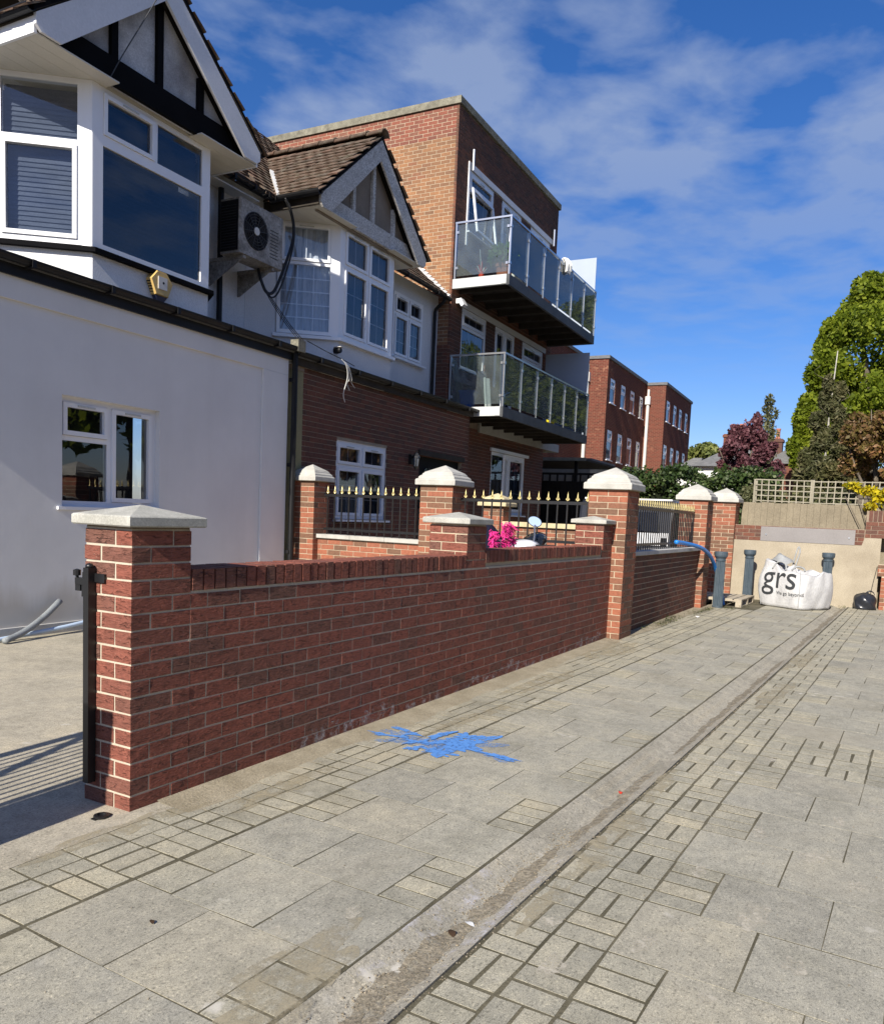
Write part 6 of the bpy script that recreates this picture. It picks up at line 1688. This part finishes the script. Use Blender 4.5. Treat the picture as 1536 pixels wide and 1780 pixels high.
b.rings([[(7.5, SY-.12, .73), (7.5, SY+.12, .73), (7.5, SY+.1, .80), (7.5, SY-.1, .80)], [(7.8, SY-.15, .74), (7.8, SY+.15, .74), (7.8, SY+.13, .84), (7.8, SY-.13, .84)], [(8.2, SY-.11, .72), (8.2, SY+.11, .72), (8.2, SY+.09, .79), (8.2, SY-.09, .79)]]); T.part('seat', b, 'black_plastic')
b = MB(); b.smooth = True    # handlebar cowl, white, with black flyscreen
b.rings([[(x, SY+w*math.cos(a), zc+h*math.sin(a)) for a in [2*math.pi*i/16 for i in range(16)]] for x, w, zc, h in ((8.36, .03, 1.06, .02), (8.48, .12, 1.07, .055), (8.66, .16, 1.09, .075), (8.80, .15, 1.09, .07), (8.88, .07, 1.07, .04))]); T.part('handlebar_cowl', b, 'van_white')
b = MB(); b.smooth = True
b.rings([[(x+.02*math.sin(a), SY+w*math.cos(a), zc+h*math.sin(a)) for a in [2*math.pi*i/16 for i in range(16)]] for x, w, zc, h in ((8.80, .10, 1.08, .05), (8.88, .15, 1.11, .08), (9.02, .15, 1.15, .09), (9.10, .12, 1.18, .07), (9.115, .06, 1.185, .035))]); T.part('flyscreen', b, 'van_glass')
b = MB(); b.bar((8.66, SY-.38, 1.10), (8.66, SY+.38, 1.10), .026); T.part('handlebar', b, 'black_plastic')
for s in (-1, 1):
    b = MB(); b.tube([(8.63, SY+s*.26, 1.10), (8.61, SY+s*.40, 1.10)], .02, 8); T.part('grip', b, 'black_plastic')
    if s > 0: continue
    b = MB(); b.tube(catmull([(8.70, SY-.10, 1.12), (8.75, SY-.09, 1.20), (8.82, SY-.06, 1.27), (8.90, SY-.03, 1.33)], 4), .011, 6); sm_ = T.part('mirror_stalk', b, 'steel')
    b = MB(); b.smooth = True; mc = Vector((8.92, SY-.02, 1.375)); nv = Vector((-1, -.25, .05)).normalized(); ux = nv.cross(Vector((0, 0, 1))).normalized(); uz = ux.cross(nv)
    tl = 0.35
    e = lambda r1, r2, o, a: tuple(mc + (ux*math.cos(tl)+uz*math.sin(tl))*r1*math.cos(a) + (uz*math.cos(tl)-ux*math.sin(tl))*r2*math.sin(a) + nv*o)
    b.rings([[e(.02, .02, -.035, a) for a in [2*math.pi*i/20 for i in range(20)]], [e(.075, .05, -.02, a) for a in [2*math.pi*i/20 for i in range(20)]], [e(.088, .062, 0, a) for a in [2*math.pi*i/20 for i in range(20)]]]); mh = T.part('mirror_housing', b, 'black_plastic', sm_)
    b = MB(); b.add([e(.079, .054, .002, a) for a in [2*math.pi*i/20 for i in range(20)]], [tuple(range(20))]); T.part('mirror_glass', b, 'mirror')
b = MB(); b.bar((8.98, SY, .25), (8.74, SY, .95), .06); b.box(8.85, 9.16, SY-.07, SY+.07, .46, .52); T.part('fork', b, 'van_white')
b = MB(); b.bar((8.2, SY-.1, .2), (8.1, SY-.22, .0), .02); T.part('stand', b, 'steel_dark')
DXC = -0.42
T = Thing('fringed_cover', 'black bag with bright pink fringe and white lettering on the scooter seat', 'bag', (7.78+DXC, 3.42, 0.84), 0.0)
b = MB(lambda p: (p[0]+DXC, p[1], p[2])); b.smooth = True
b.rings([[(7.50, 3.24, .84), (8.02, 3.24, .84), (8.02, 3.60, .84), (7.50, 3.60, .84)], [(7.49, 3.22, 1.05), (8.03, 3.22, 1.05), (8.03, 3.60, 1.05), (7.49, 3.60, 1.05)], [(7.53, 3.26, 1.22), (7.86, 3.26, 1.24), (7.86, 3.56, 1.24), (7.53, 3.56, 1.22)], [(7.60, 3.32, 1.32), (7.76, 3.32, 1.34), (7.76, 3.5, 1.34), (7.60, 3.5, 1.32)]]); T.part('body', b, 'cloth_black')
rr = random.Random(8)
fr_ = MB(lambda p: (p[0]+DXC, p[1], p[2]))
for k, (ax, az, w, h, n_) in enumerate(((7.53, 1.14, .05, .34, 300), (7.88, 1.22, .13, .34, 520))):
    for i in range(n_):
        x = ax+rr.uniform(-w, w); z = az+rr.uniform(-h*.6, h*.4); y = 3.22-rr.uniform(0, .05)
        if k == 1: x += (1.3-z)*.22
        fr_.bar((x, y, z), (x+rr.uniform(-.05, .05), y-rr.uniform(0, .04), z+rr.uniform(-.06, .02)), .006, .004)
T.part('fringe', fr_, 'pink', kind='stuff')
cu = bpy.data.curves.new('lettering', 'FONT'); cu.body = 'IT'; cu.size = 0.16
to = bpy.data.objects.new('tmp', cu); COL.objects.link(to)
me = bpy.data.meshes.new_from_object(to.evaluated_get(bpy.context.evaluated_depsgraph_get())); bpy.data.objects.remove(to)
for v in me.vertices: v.co = (7.66+v.co.x*1.2-7.78, 3.214-3.42, 1.09+v.co.y*.9-.84)
me.materials.append(M['white_plastic']); obj_mesh(T, 'lettering', me)

# ---------------------------------------------------------------- van in the yard
T = Thing('parked_van', 'dark van with white rear band and pale roof parked behind the dense railing', 'van', (16.2, 4.1, 0), 0.0)
x0, x1, y0, y1 = 15.2, 19.4, 3.25, 5.05
b = MB(); b.smooth = False
prof = [(x0, .35), (x0+.02, .95), (x0+.16, 1.74), (x0+.30, 1.84), (x0+2.6, 1.86), (x0+3.25, 1.25), (x0+4.1, 1.05), (x0+4.2, .75), (x0+4.2, .35)]
def vs_ring(y, k): return [(x, y, .35+(z-.35)*k) for x, z in prof]
b.rings([vs_ring(y0+.05, .97), vs_ring(y0, .985), vs_ring(y0+.04, 1.0)][1:] + [vs_ring(y1-.04, 1.0), vs_ring(y1, .985)]); T.part('body', b, 'van_dark')
b = MB(); b.box(x0+.25, x0+2.6, y0+.05, y1-.05, 1.845, 1.875); T.part('roof_panel', b, 'van_white')
b = MB(); b.hexa([(x0-.012, y0+.03, 1.0), (x0+.03, y0+.03, 1.0), (x0+.03, y1-.03, 1.0), (x0-.012, y1-.03, 1.0), (x0+.04, y0+.03, 1.24), (x0+.09, y0+.03, 1.24), (x0+.09, y1-.03, 1.24), (x0+.04, y1-.03, 1.24)]); T.part('rear_band', b, 'van_white')
b = MB(); b.hexa([(x0+.03, y0+.22, 1.26), (x0+.08, y0+.22, 1.26), (x0+.08, y1-.22, 1.26), (x0+.03, y1-.22, 1.26), (x0+.122, y0+.28, 1.62), (x0+.15, y0+.28, 1.62), (x0+.15, y1-.28, 1.62), (x0+.122, y1-.28, 1.62)]); b.v = [(x-.035, y, z) for x, y, z in b.v]; T.part('rear_window', b, 'van_glass')
for xa, xb in ((x0+.35, x0+1.35), (x0+1.42, x0+2.5)):
    b = MB(); b.box(xa, xb, y0-.008, y0+.03, 1.15, 1.68); T.part('side_window', b, 'van_glass')
b = MB(); b.hexa([(x0+2.68, y0+.12, 1.80), (x0+2.70, y0+.12, 1.84), (x0+2.70, y1-.12, 1.84), (x0+2.68, y1-.12, 1.80), (x0+3.2, y0+.12, 1.26), (x0+3.24, y0+.12, 1.30), (x0+3.24, y1-.12, 1.30), (x0+3.2, y1-.12, 1.26)]); T.part('windscreen', b, 'van_glass')
for y in (y0+.05, y1-.17):
    b = MB(); b.box(x0-.012, x0+.05, y, y+.12, .80, 1.15); T.part('tail_lamp', b, 'van_glass')
b = MB(); b.box(x0-.05, x0+.1, y0+.03, y1-.03, .38, .60); T.part('bumper', b, 'black_plastic')
for wx in (x0+.85, x0+3.4):
    for wy in (y0+.02, y1-.22):
        b = MB(); b.lathe([(.17, 0), (.29, 0), (.32, .03), (.32, .17), (.29, .2), (.17, .2)], 0, 0, 24); b.v = [(wx+x, wy+z, .32+y) for x, y, z in b.v]; w_ = T.part('wheel', b, 'rubber')
        b = MB(); b.lathe([(.02, .02), (.17, .01), (.17, .19), (.02, .18)], 0, 0, 10); b.v = [(wx+x, wy+z, .32+y) for x, y, z in b.v]; T.part('rim', b, 'steel', w_)

# ---------------------------------------------------------------- dark gate, canopy, shed beyond the flats
T = Thing('timber_gate', 'tall black board gate beside the flats ground floor', 'gate', (22.4, 8.2, 0), A_H)
y = 6.0
while y < 12.0:
    b = MB(); b.box(22.4+random.uniform(-.004, .004), 22.43, y, y+.142, 0.0, 2.52); T.part('board', b, 'black_timber'); y += .145
b = MB(); b.box(22.43, 22.48, 6.0, 12.0, .5, .6); b.box(22.43, 22.48, 6.0, 12.0, 2.2, 2.3); T.part('rail', b, 'black_timber')
b = MB(); b.box(22.39, 22.45, 5.9, 12.0, 2.70, 2.76)
for i in range(26): b.box(22.40, 22.42, 6.0+i*.23, 6.05+i*.23, 2.52, 2.70)
T.part('top_trellis', b, 'black_timber')
T = Thing('canopy', 'low flat canopy with pale edge board behind the black gate', 'canopy', (26.0, 9.2, 0), A_H)
b = MB(); b.box(24.5, 28.6, 7.7, 13.0, 3.27, 3.33); T.part('roof', b, 'deck_dark')
b = MB(); b.box(24.44, 24.5, 7.7, 13.0, 3.26, 3.36); T.part('edge_board', b, 'trellis')
for y in (8.0, 10.0, 12.5):
    b = MB(); b.box(24.6, 24.7, y, y+.1, 0, 3.26); T.part('post', b, 'black_timber')
T = Thing('garden_shed', 'cream rendered store seen over the black gate under the canopy', 'shed', (30, 11, 0), A_H)
b = MB(); b.box(29.2, 32.0, 9.0, 14.0, 0, 3.6); T.part('wall', b, 'render_beige')
b = MB(); b.box(29.0, 32.2, 8.9, 14.1, 3.6, 3.7); T.part('roof', b, 'slate')

# ================================================================ FAR HOUSE AND TREES
T = Thing('far_house', 'white house with grey hipped roof and clay chimney pots behind the purple tree', 'house', (50, 7.3, 0), 0.0)
b = MB(); b.box(50.0, 58, 4.4, 9.3, 0, 4.95); T.part('wall', b, 'white_paint')
b = MB()
b.add([(49.6, 4.0, 4.93), (49.6, 9.7, 4.93), (58.4, 9.7, 4.93), (58.4, 4.0, 4.93), (53.0, 6.4, 6.75), (53.0, 7.2, 6.75), (55, 7.2, 6.75), (55, 6.4, 6.75)], [(0, 3, 2, 1), (4, 5, 6, 7), (0, 1, 5, 4), (1, 2, 6, 5), (2, 3, 7, 6), (3, 0, 4, 7)]); T.part('roof', b, 'slate')
b = MB(); b.box(50.5, 57, 9.3, 11.2, 0, 4.6); T.part('side_wing', b, 'white_paint')
b = MB(); b.add([(50.3, 9.3, 4.55), (50.3, 11.4, 4.55), (57.2, 11.4, 4.55), (57.2, 9.3, 4.55), (51.5, 9.4, 5.55), (51.5, 9.9, 5.55), (56, 9.9, 5.55), (56, 9.4, 5.55)], [(0, 3, 2, 1), (4, 5, 6, 7), (0, 1, 5, 4), (1, 2, 6, 5), (2, 3, 7, 6), (3, 0, 4, 7)]); T.part('roof', b, 'slate')
for y0, y1, zt, pots in ((7.0, 8.3, 7.05, (7.25, 7.75)), (4.95, 5.75, 6.75, (5.15, 5.5))):
    b = MB(); b.box(52.0, 52.7, y0, y1, 4.5, zt); b.box(51.94, 52.76, y0-.06, y1+.06, zt-.2, zt-.05); c_ = T.part('chimney', b, 'brick_brown')
    for y in pots:
        b = MB(); b.lathe([(.15, 0), (.16, .06), (.12, .1), (.11, .5), (.14, .55), (.14, .62), (.10, .62), (.10, .5), (.001, .5)], 52.35, y+.1, 12, zt); T.part('chimney_pot', b, 'terracotta', c_)
b = MB(); b.box(49.98, 50.0, 5.0, 5.9, 2.6, 4.0); w_ = T.part('window', b, 'upvc')
b = MB(); b.box(49.96, 49.985, 5.08, 5.82, 2.68, 3.92); T.part('pane', b, 'van_glass', w_)
T = Thing('far_outhouse', 'dark roofed brick outhouse behind the trellis under the trees', 'outhouse', (44, 2.4, 0), 0.0)
b = MB(); b.box(43, 47, 1.0, 4.6, 0, 4.6); T.part('wall', b, 'brick_brown')
b = MB(); b.prism([(0.7, 4.6), (4.9, 4.6), (2.8, 6.0)], 0, 42.8, 47.2); T.part('roof', b, 'slate')

tree('oak_tree', 'large bright green tree towering at right edge', (41, 0.2, 0), [(0, 0, 0), (.2, .1, 3), (0, 0, 6), (.1, -.2, 9)], .45,
     [[(0, 0, 4), (-.5, 1.4, 6.5), (-.8, 2.4, 8)], [(0, 0, 5), (-.6, -1, 8), (-.8, -2, 10)], [(0, 0, 6), (-1, .6, 9), (-1.2, 1.0, 11)], [(0, 0, 3.5), (0, 2.2, 5), (-.4, 3.1, 6)]],
     crown(0, .1, 7.9, 3.2, 2.7, 4.1, 64, .23, 1) + crown(-.4, 1.3, 5.8, 2.2, 1.7, 2.0, 16, .4, 2) + crown(0, -1.8, 7, 3, 2.6, 4, 22, .36, 3) + [(-.4, 2.5, 6.9, .8, .7, .9, .3), (-.4, 2.3, 8.3, .8, .7, .8, .3), (-.3, 2.0, 9.6, .8, .7, .8, .3), (0, 1.1, 11.0, .9, .8, .8, .3), (0, .1, 11.5, .9, .8, .7, .3), (-.4, 2.65, 5.7, .8, .6, .8, .3), (-.4, 2.7, 4.6, .8, .6, .7, .2), (-.6, 2.0, 8.4, .8, .8, .9, .3), (-.6, 1.7, 10.2, .8, .8, .8, .3), (-.3, .6, 12.0, .9, .8, .8, .3), (-.5, 2.75, 6.4, .7, .6, .7, .25), (-.4, 3.0, 5.2, .7, .5, .6, .2)],
     90000, .13, 'oak_leaf')
tree('conifer_tree', 'sparse grey green conifer with bare pale top, in front of the big green tree', (27, 1.3, 0), [(0, 0, 0), (0, .05, 3), (0, .02, 5), (0, -.05, 6.75)], .055,
     [[(0, 0, 2.2+i*.33), (-.2+.4*math.sin(i*2.1), .5*math.cos(i*1.7), 2.4+i*.33), (-.3+.6*math.sin(i*2.1), (1.0-.06*i)*math.cos(i*1.7), 2.45+i*.34)] for i in range(12)],
     [(.12*math.sin(i*1.9)*(14-i)*.3, .75*math.cos(i*2.4)*(1-i/24), 1.9+i*.215, .5*(1-i/26), .5*(1-i/26), .3, 1-i/24) for i in range(19)] + [(0, 0, 2.2, .9, .9, .6, 1), (0, .1, 3.1, .8, .8, .6, 1)],
     30000, .06, 'conifer_leaf', 'bark_pale', aspect=2.8, limb_k=.22)
tree('copper_tree', 'coppery brown budding tree at right edge above the trellis', (24, -.1, 0), [(0, 0, 0), (0, 0, 2), (.1, .1, 3.6)], .12,
     [[(0, 0, 2), (-.2, .5, 3), (-.3, .8, 3.8)], [(0, 0, 2.2), (0, -.6, 3.3), (0, -1, 4.2)], [(0, 0, 2.5), (0, .2, 3.6), (-.1, .3, 4.6)]],
     crown(0, -.2, 3.55, 1.0, 1.15, 1.25, 40, .30, 5), 16000, .075, 'copper_leaf')
tree('purple_tree', 'round purple leaved tree behind the hedge', (32, 4.2, 0), [(0, 0, 0), (0, 0, 2), (0, .1, 3.6)], .14,
     [[(0, 0, 2.2), (-.2, .6, 3.4), (-.2, 1, 4.3)], [(0, 0, 2.4), (0, -.6, 3.4), (0, -1, 4.2)], [(0, 0, 2.6), (0, -.1, 4), (0, -.2, 5.2)]],
     crown(0, 0, 3.95, 1.0, .98, 1.05, 34, .30, 6) + [(0, -.05, 5.0, .35, .4, .45, .15), (0, -.25, 5.35, .2, .2, .3, .06), (0, .5, 4.9, .3, .3, .35, .12), (0, -1.0, 3.5, .35, .35, .45, .12)],
     11000, .095, 'purple_leaf')
tree('slim_tree', 'slim upright tree with thin pale leaves beside the purple tree', (36, 4.0, 0), [(0, 0, 0), (0, 0, 3), (0, .02, 6.6)], .07,
     [[(0, 0, 3+i*.4), (0, .2*math.cos(i*2), 3.5+i*.4), (0, .3*math.cos(i*2), 4.1+i*.4)] for i in range(7)],
     [(0, .12*math.cos(i*2.2), 3.4+i*.27, .3, .36*(1-(i-5)**2/110), .28, 1) for i in range(13)], 1300, .085, 'slim_leaf', 'bark_pale', aspect=2.0)
tree('distant_tree', 'distant pale green tree crown beside the farthest brick block', (70, 12.9, 0), [(0, 0, 0), (0, 0, 4), (0, 0, 6.5)], .25, [[(0, 0, 4), (0, .8, 6), (0, 1.2, 7)]],
     crown(0, -.2, 6.6, 1.6, 1.7, 1.7, 22, .36, 8), 5000, .22, 'bush_leaf')
T = Thing('distant_wood', None, None, (90, 0, 0), 0.0, kind='stuff')
me = leaves_mesh('trees', [(0+rng.random()*8, -14+i*1.6, 4.0+1.4*math.sin(i*1.3), 2.2, 2.0, 2.6, 1) for i in range(17)], 9000, .7, 'bush_leaf'); obj_mesh(T, 'foliage', me, 'stuff')

T = Thing('hedge', 'dark ivy covered hedge behind the white capped pillars', 'hedge', (21.2, 4.0, 0), 0.0)
cl = []
rr = random.Random(11)
for i in range(90):
    y = -1.9+3.6*rr.random(); z = .5+rr.random()*2.15
    cl.append((rr.uniform(-.35, .3), y, z, .36, .34, .30, 1))
for i in range(26): cl.append((rr.uniform(-.3, .3), -1.8+3.5*i/25, 2.58+rr.uniform(-.12, .12)+.10*math.sin(i*.5), .28, .26, .22, .6))
me = leaves_mesh('foliage', cl, 24000, .075, 'hedge_leaf', .3, 1.2); obj_mesh(T, 'foliage', me)
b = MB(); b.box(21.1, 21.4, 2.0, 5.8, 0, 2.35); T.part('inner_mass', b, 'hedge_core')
T = Thing('yellow_shrub', 'yellow flowering shrub spilling over the trellis at right edge', 'shrub', (17.35, -.2, 1.4), 0.0)
me = leaves_mesh('blossom', [(0, .05, .72, .16, .22, .16, 1), (.05, .55, .90, .12, .16, .07, .5), (0, -.2, .62, .2, .25, .25, 1.2), (.02, .3, .8, .1, .2, .1, .5), (0, -.6, .7, .2, .3, .3, 1), (-.05, .22, .50, .1, .12, .1, .3)], 1500, .055, 'yellow_leaf'); obj_mesh(T, 'blossom', me)
b = MB()
for i in range(7): b.tube([(17.36, -.2+.1*(i-3), 1.4), (17.36, -.2+.22*(i-3), 2.1)], .008, 5)
T.part('stems', b, 'bark')
T = Thing('climbing_shrub', 'dusty green climbing shrub against left end of the trellis', 'shrub', (17.7, 1.9, 1.2), 0.0)
me = leaves_mesh('foliage', [(0, .1, .9, .2, .3, .28, 1), (.05, -.25, .75, .2, .28, .24, 1), (0, .3, .8, .2, .25, .3, 1), (.1, -.7, .8, .2, .3, .2, .8), (.1, -1.3, .85, .2, .35, .2, .8)], 2600, .05, 'slim_leaf'); obj_mesh(T, 'foliage', me)
b = MB(); b.tube([(17.7, 1.9, 1.2), (17.7, 1.7, 2.1)], .012, 5); T.part('stem', b, 'bark')

# the other side of the street: it is seen in the windows
OT = Thing('opposite_terrace', 'brick terrace with pitched roof across the street, seen only in window reflections', 'house', (4, -15, 0), 0.0)
b = MB(); wl = []
for i in range(12):
    for z0, z1 in ((0.9, 2.3), (3.7, 5.0)): wl.append((-15+i*3.0, -13.6+i*3.0, z0, z1))
BO = Basis((0, -15), 0.0, -1)
wall_holes(b, BO, -16, 21, -.05, 5.8, 0.3, wl); OT.part('wall', b, 'brick_brown')
for h in wl:
    q = MB(BO); q.box(h[0], h[1], .05, .1, h[2], h[3]); f_ = OT.part('window', q, 'upvc')
    q = MB(BO); q.box(h[0]+.08, h[1]-.08, .04, .05, h[2]+.08, h[3]-.08); OT.part('pane', q, 'van_glass', f_)
b = MB(); b.prism([(-14.6, 5.8), (-19, 8.6), (-23.4, 5.8)], 0, -16.2, 21.2); OT.part('roof', b, 'tile')
tree('street_tree', 'leafy tree across the street beyond the opposite terrace', (27, -15, 0), [(0, 0, 0), (0, .1, 3), (0, 0, 6)], .3, [[(0, 0, 3), (1, 0, 5), (2, 0, 7)]],
     crown(0, 0, 6.5, 5, 3.0, 3.6, 26, .36, 31), 6000, .45, 'oak_leaf')
tree('street_tree', 'second leafy tree across the street, farther along', (38, -14, 0), [(0, 0, 0), (0, .1, 3), (0, 0, 6)], .3, [[(0, 0, 3), (1, 0, 5), (2, 0, 7)]],
     crown(0, 0, 6.0, 5, 3.0, 3.8, 26, .36, 32), 6000, .45, 'oak_leaf')

# weeds and litter
T = Thing('weeds', None, None, (11, 2.6, 0), A_S, kind='stuff')
rr = random.Random(21); b = MB()
for cu_, cv_, n_, s_ in ((11.55, 2.72, 190, .34), (12.2, 2.78, 90, .25), (13.3, 2.66, 80, .18), (13.95, 2.60, 120, .14), (10.9, 2.83, 60, .2), (14.45, 2.35, 60, .1), (15.0, 2.2, 40, .2), (16.55, .70, 60, .14), (16.85, .95, 30, .2), (17.0, .3, 30, .3)):
    for i in range(n_):
        x = cu_+rr.gauss(0, s_); y = cv_+rr.gauss(0, .05); h = rr.uniform(.025, .10); a = rr.uniform(0, 6.28); l = rr.uniform(.01, .05)
        b.add([(x-.004, y, 0), (x+.004, y, 0), (x+l*math.cos(a), y+l*math.sin(a), h)], [(0, 1, 2)])
        if i % 3 == 0: b.add([(x, y, h*.3), (x+.02*math.cos(a+1), y+.02*math.sin(a+1), h*.45), (x+.035*math.cos(a), y+.035*math.sin(a), h*.4)], [(0, 1, 2)])
T.part('blades', b, 'grass', kind='stuff')
T = Thing('grit', None, None, (2, 1.3, 0), A_P, kind='stuff')
b = MB()
def stone(x, y, z, r):
    b.hexa([(x+r*a*rr.uniform(.6, 1.2), y+r*c*rr.uniform(.6, 1.2), z+(r*.7 if k else 0)) for k in (0, 1) for a, c in ((-1, -1), (1, -1), (1, 1), (-1, 1))])
for i in range(900):
    u = 1.3+rr.random()**1.3*2.2; v = 1.29+rr.gauss(0, .035); z = .003-0.038*math.sin(math.pi*min(1, max(0, (v-1.166)/.25)))**1.2
    stone(u, v, z, rr.uniform(.0012, .0035))
for i in range(700):
    u = rr.uniform(1.4, 8); v = 1.155+rr.gauss(0, .018); stone(u, v, -.001, rr.uniform(.001, .003))
for i in range(500):
    u = rr.uniform(2.5, 9); v = wall_line(u)-.09-abs(rr.gauss(0, .1)); stone(u, v, .001, rr.uniform(.001, .003))
for i in range(260):
    u = rr.uniform(1.3, 7); v = rr.uniform(-.3, 2.9); stone(u, v, .002, rr.uniform(.001, .0025))
T.part('stones', b, 'grit', kind='stuff')
def leaf(lab, x, y, s, mat, grp=None, z=.004, rz=0.0, cat='leaf'):
    T = Thing('fallen_leaf' if cat == 'leaf' else 'litter', lab, cat, (x, y, 0), A_P, grp)
    b = MB(); n = 7; L = []
    for i in range(n):
        t = i/(n-1); w = s*.28*math.sin(math.pi*min(1, .08+t*.92))
        cx_, cz_ = (t-.5)*s, z+.005*math.sin(math.pi*t)*(s/.04)
        for sg in (-1, 1):
            px_, py_ = cx_, sg*w
            X, Y = rot2(rz, px_, py_); L.append((x+X, y+Y, cz_+(.002 if sg > 0 else 0)))
    b.add(L, [(2*i, 2*i+1, 2*i+3, 2*i+2) for i in range(n-1)])
    T.part('blade', b, mat)
leaf('curled dark dead leaf on the big near slab', 1.75, 2.12, .03, 'leaf_dead', None, rz=1.0)
leaf('brown leaf clump in the drain channel', 2.33, 1.29, .05, 'leaf_dead', None, -.030, .7)
leaf('pale scrap of litter in the drain channel', 2.42, 1.27, .045, 'paper', None, -.030, 1.3, 'litter')
leaf('dark red wrapper in the drain channel', 4.12, 1.29, .04, 'red', None, -.033, .3, 'litter')
leaf('white scrap of paper by the foot of the railing wall', 12.6, 2.92, .12, 'paper', None, .008, .2, 'litter')

# blue utility paint sprayed across the blocks
T = Thing('paint_splash', 'bright blue paint splash across paving beside the low wall', 'paint mark', (4.4, 2.3, 0), A_P)
def splat(cx_, cy_, rx, ry, seed, rot=0.0, mat='blue_paint'):
    r_ = random.Random(seed); b = MB(); n = 40; P = []
    for i in range(n):
        a = 2*math.pi*i/n; k = 1+.30*math.sin(3*a+seed)+.22*math.sin(7*a+2*seed)+r_.uniform(-.16, .16)
        X, Y = rot2(rot, rx*k*math.cos(a), ry*k*math.sin(a)); P.append((cx_+X, cy_+Y, .003+seed*.00025))
    b.add([(cx_, cy_, .003+seed*.00025)]+P, [(0, i+1, (i+1) % n+1) for i in range(n)])
    T.part('paint_patch', b, mat)
for k_, q_ in enumerate([(4.333, 2.358, 0.188, 0.049, -0.48), (4.197, 2.345, 0.092, 0.061, -0.97), (4.239, 2.358, 0.1, 0.026, 0.04), (4.433, 2.42, 0.064, 0.032, -0.46), (4.025, 2.376, 0.094, 0.031, -1.81), (4.042, 2.401, 0.041, 0.03, -0.51), (4.131, 2.841, 0.092, 0.022, -1.47), (4.296, 2.792, 0.123, 0.017, -1.82), (4.157, 2.721, 0.042, 0.026, -1.64), (4.254, 2.711, 0.038, 0.025, -1.01), (4.133, 2.577, 0.092, 0.021, -1.44), (4.085, 2.619, 0.05, 0.018, -0.18), (4.0, 2.536, 0.051, 0.027, -0.42), (4.157, 2.569, 0.04, 0.017, -0.21), (4.343, 2.552, 0.114, 0.024, -0.17), (4.412, 2.542, 0.053, 0.018, -0.15), (4.167, 2.066, 0.138, 0.018, -1.69), (4.172, 2.042, 0.07, 0.023, -1.71)]):
    splat(q_[0], q_[1], q_[2]*1.12, q_[3]*(2.0 if k_ < 6 else 1.3), k_+1, q_[4])

for k_, q_ in enumerate(((4.25, 2.37, .24, .12, -.6), (4.13, 2.60, .20, .09, -1.2), (4.22, 2.78, .14, .06, -1.6), (4.17, 2.07, .16, .05, -1.69))):
    splat(q_[0], q_[1], q_[2], q_[3], k_*.5-3, q_[4], 'blue_mist')
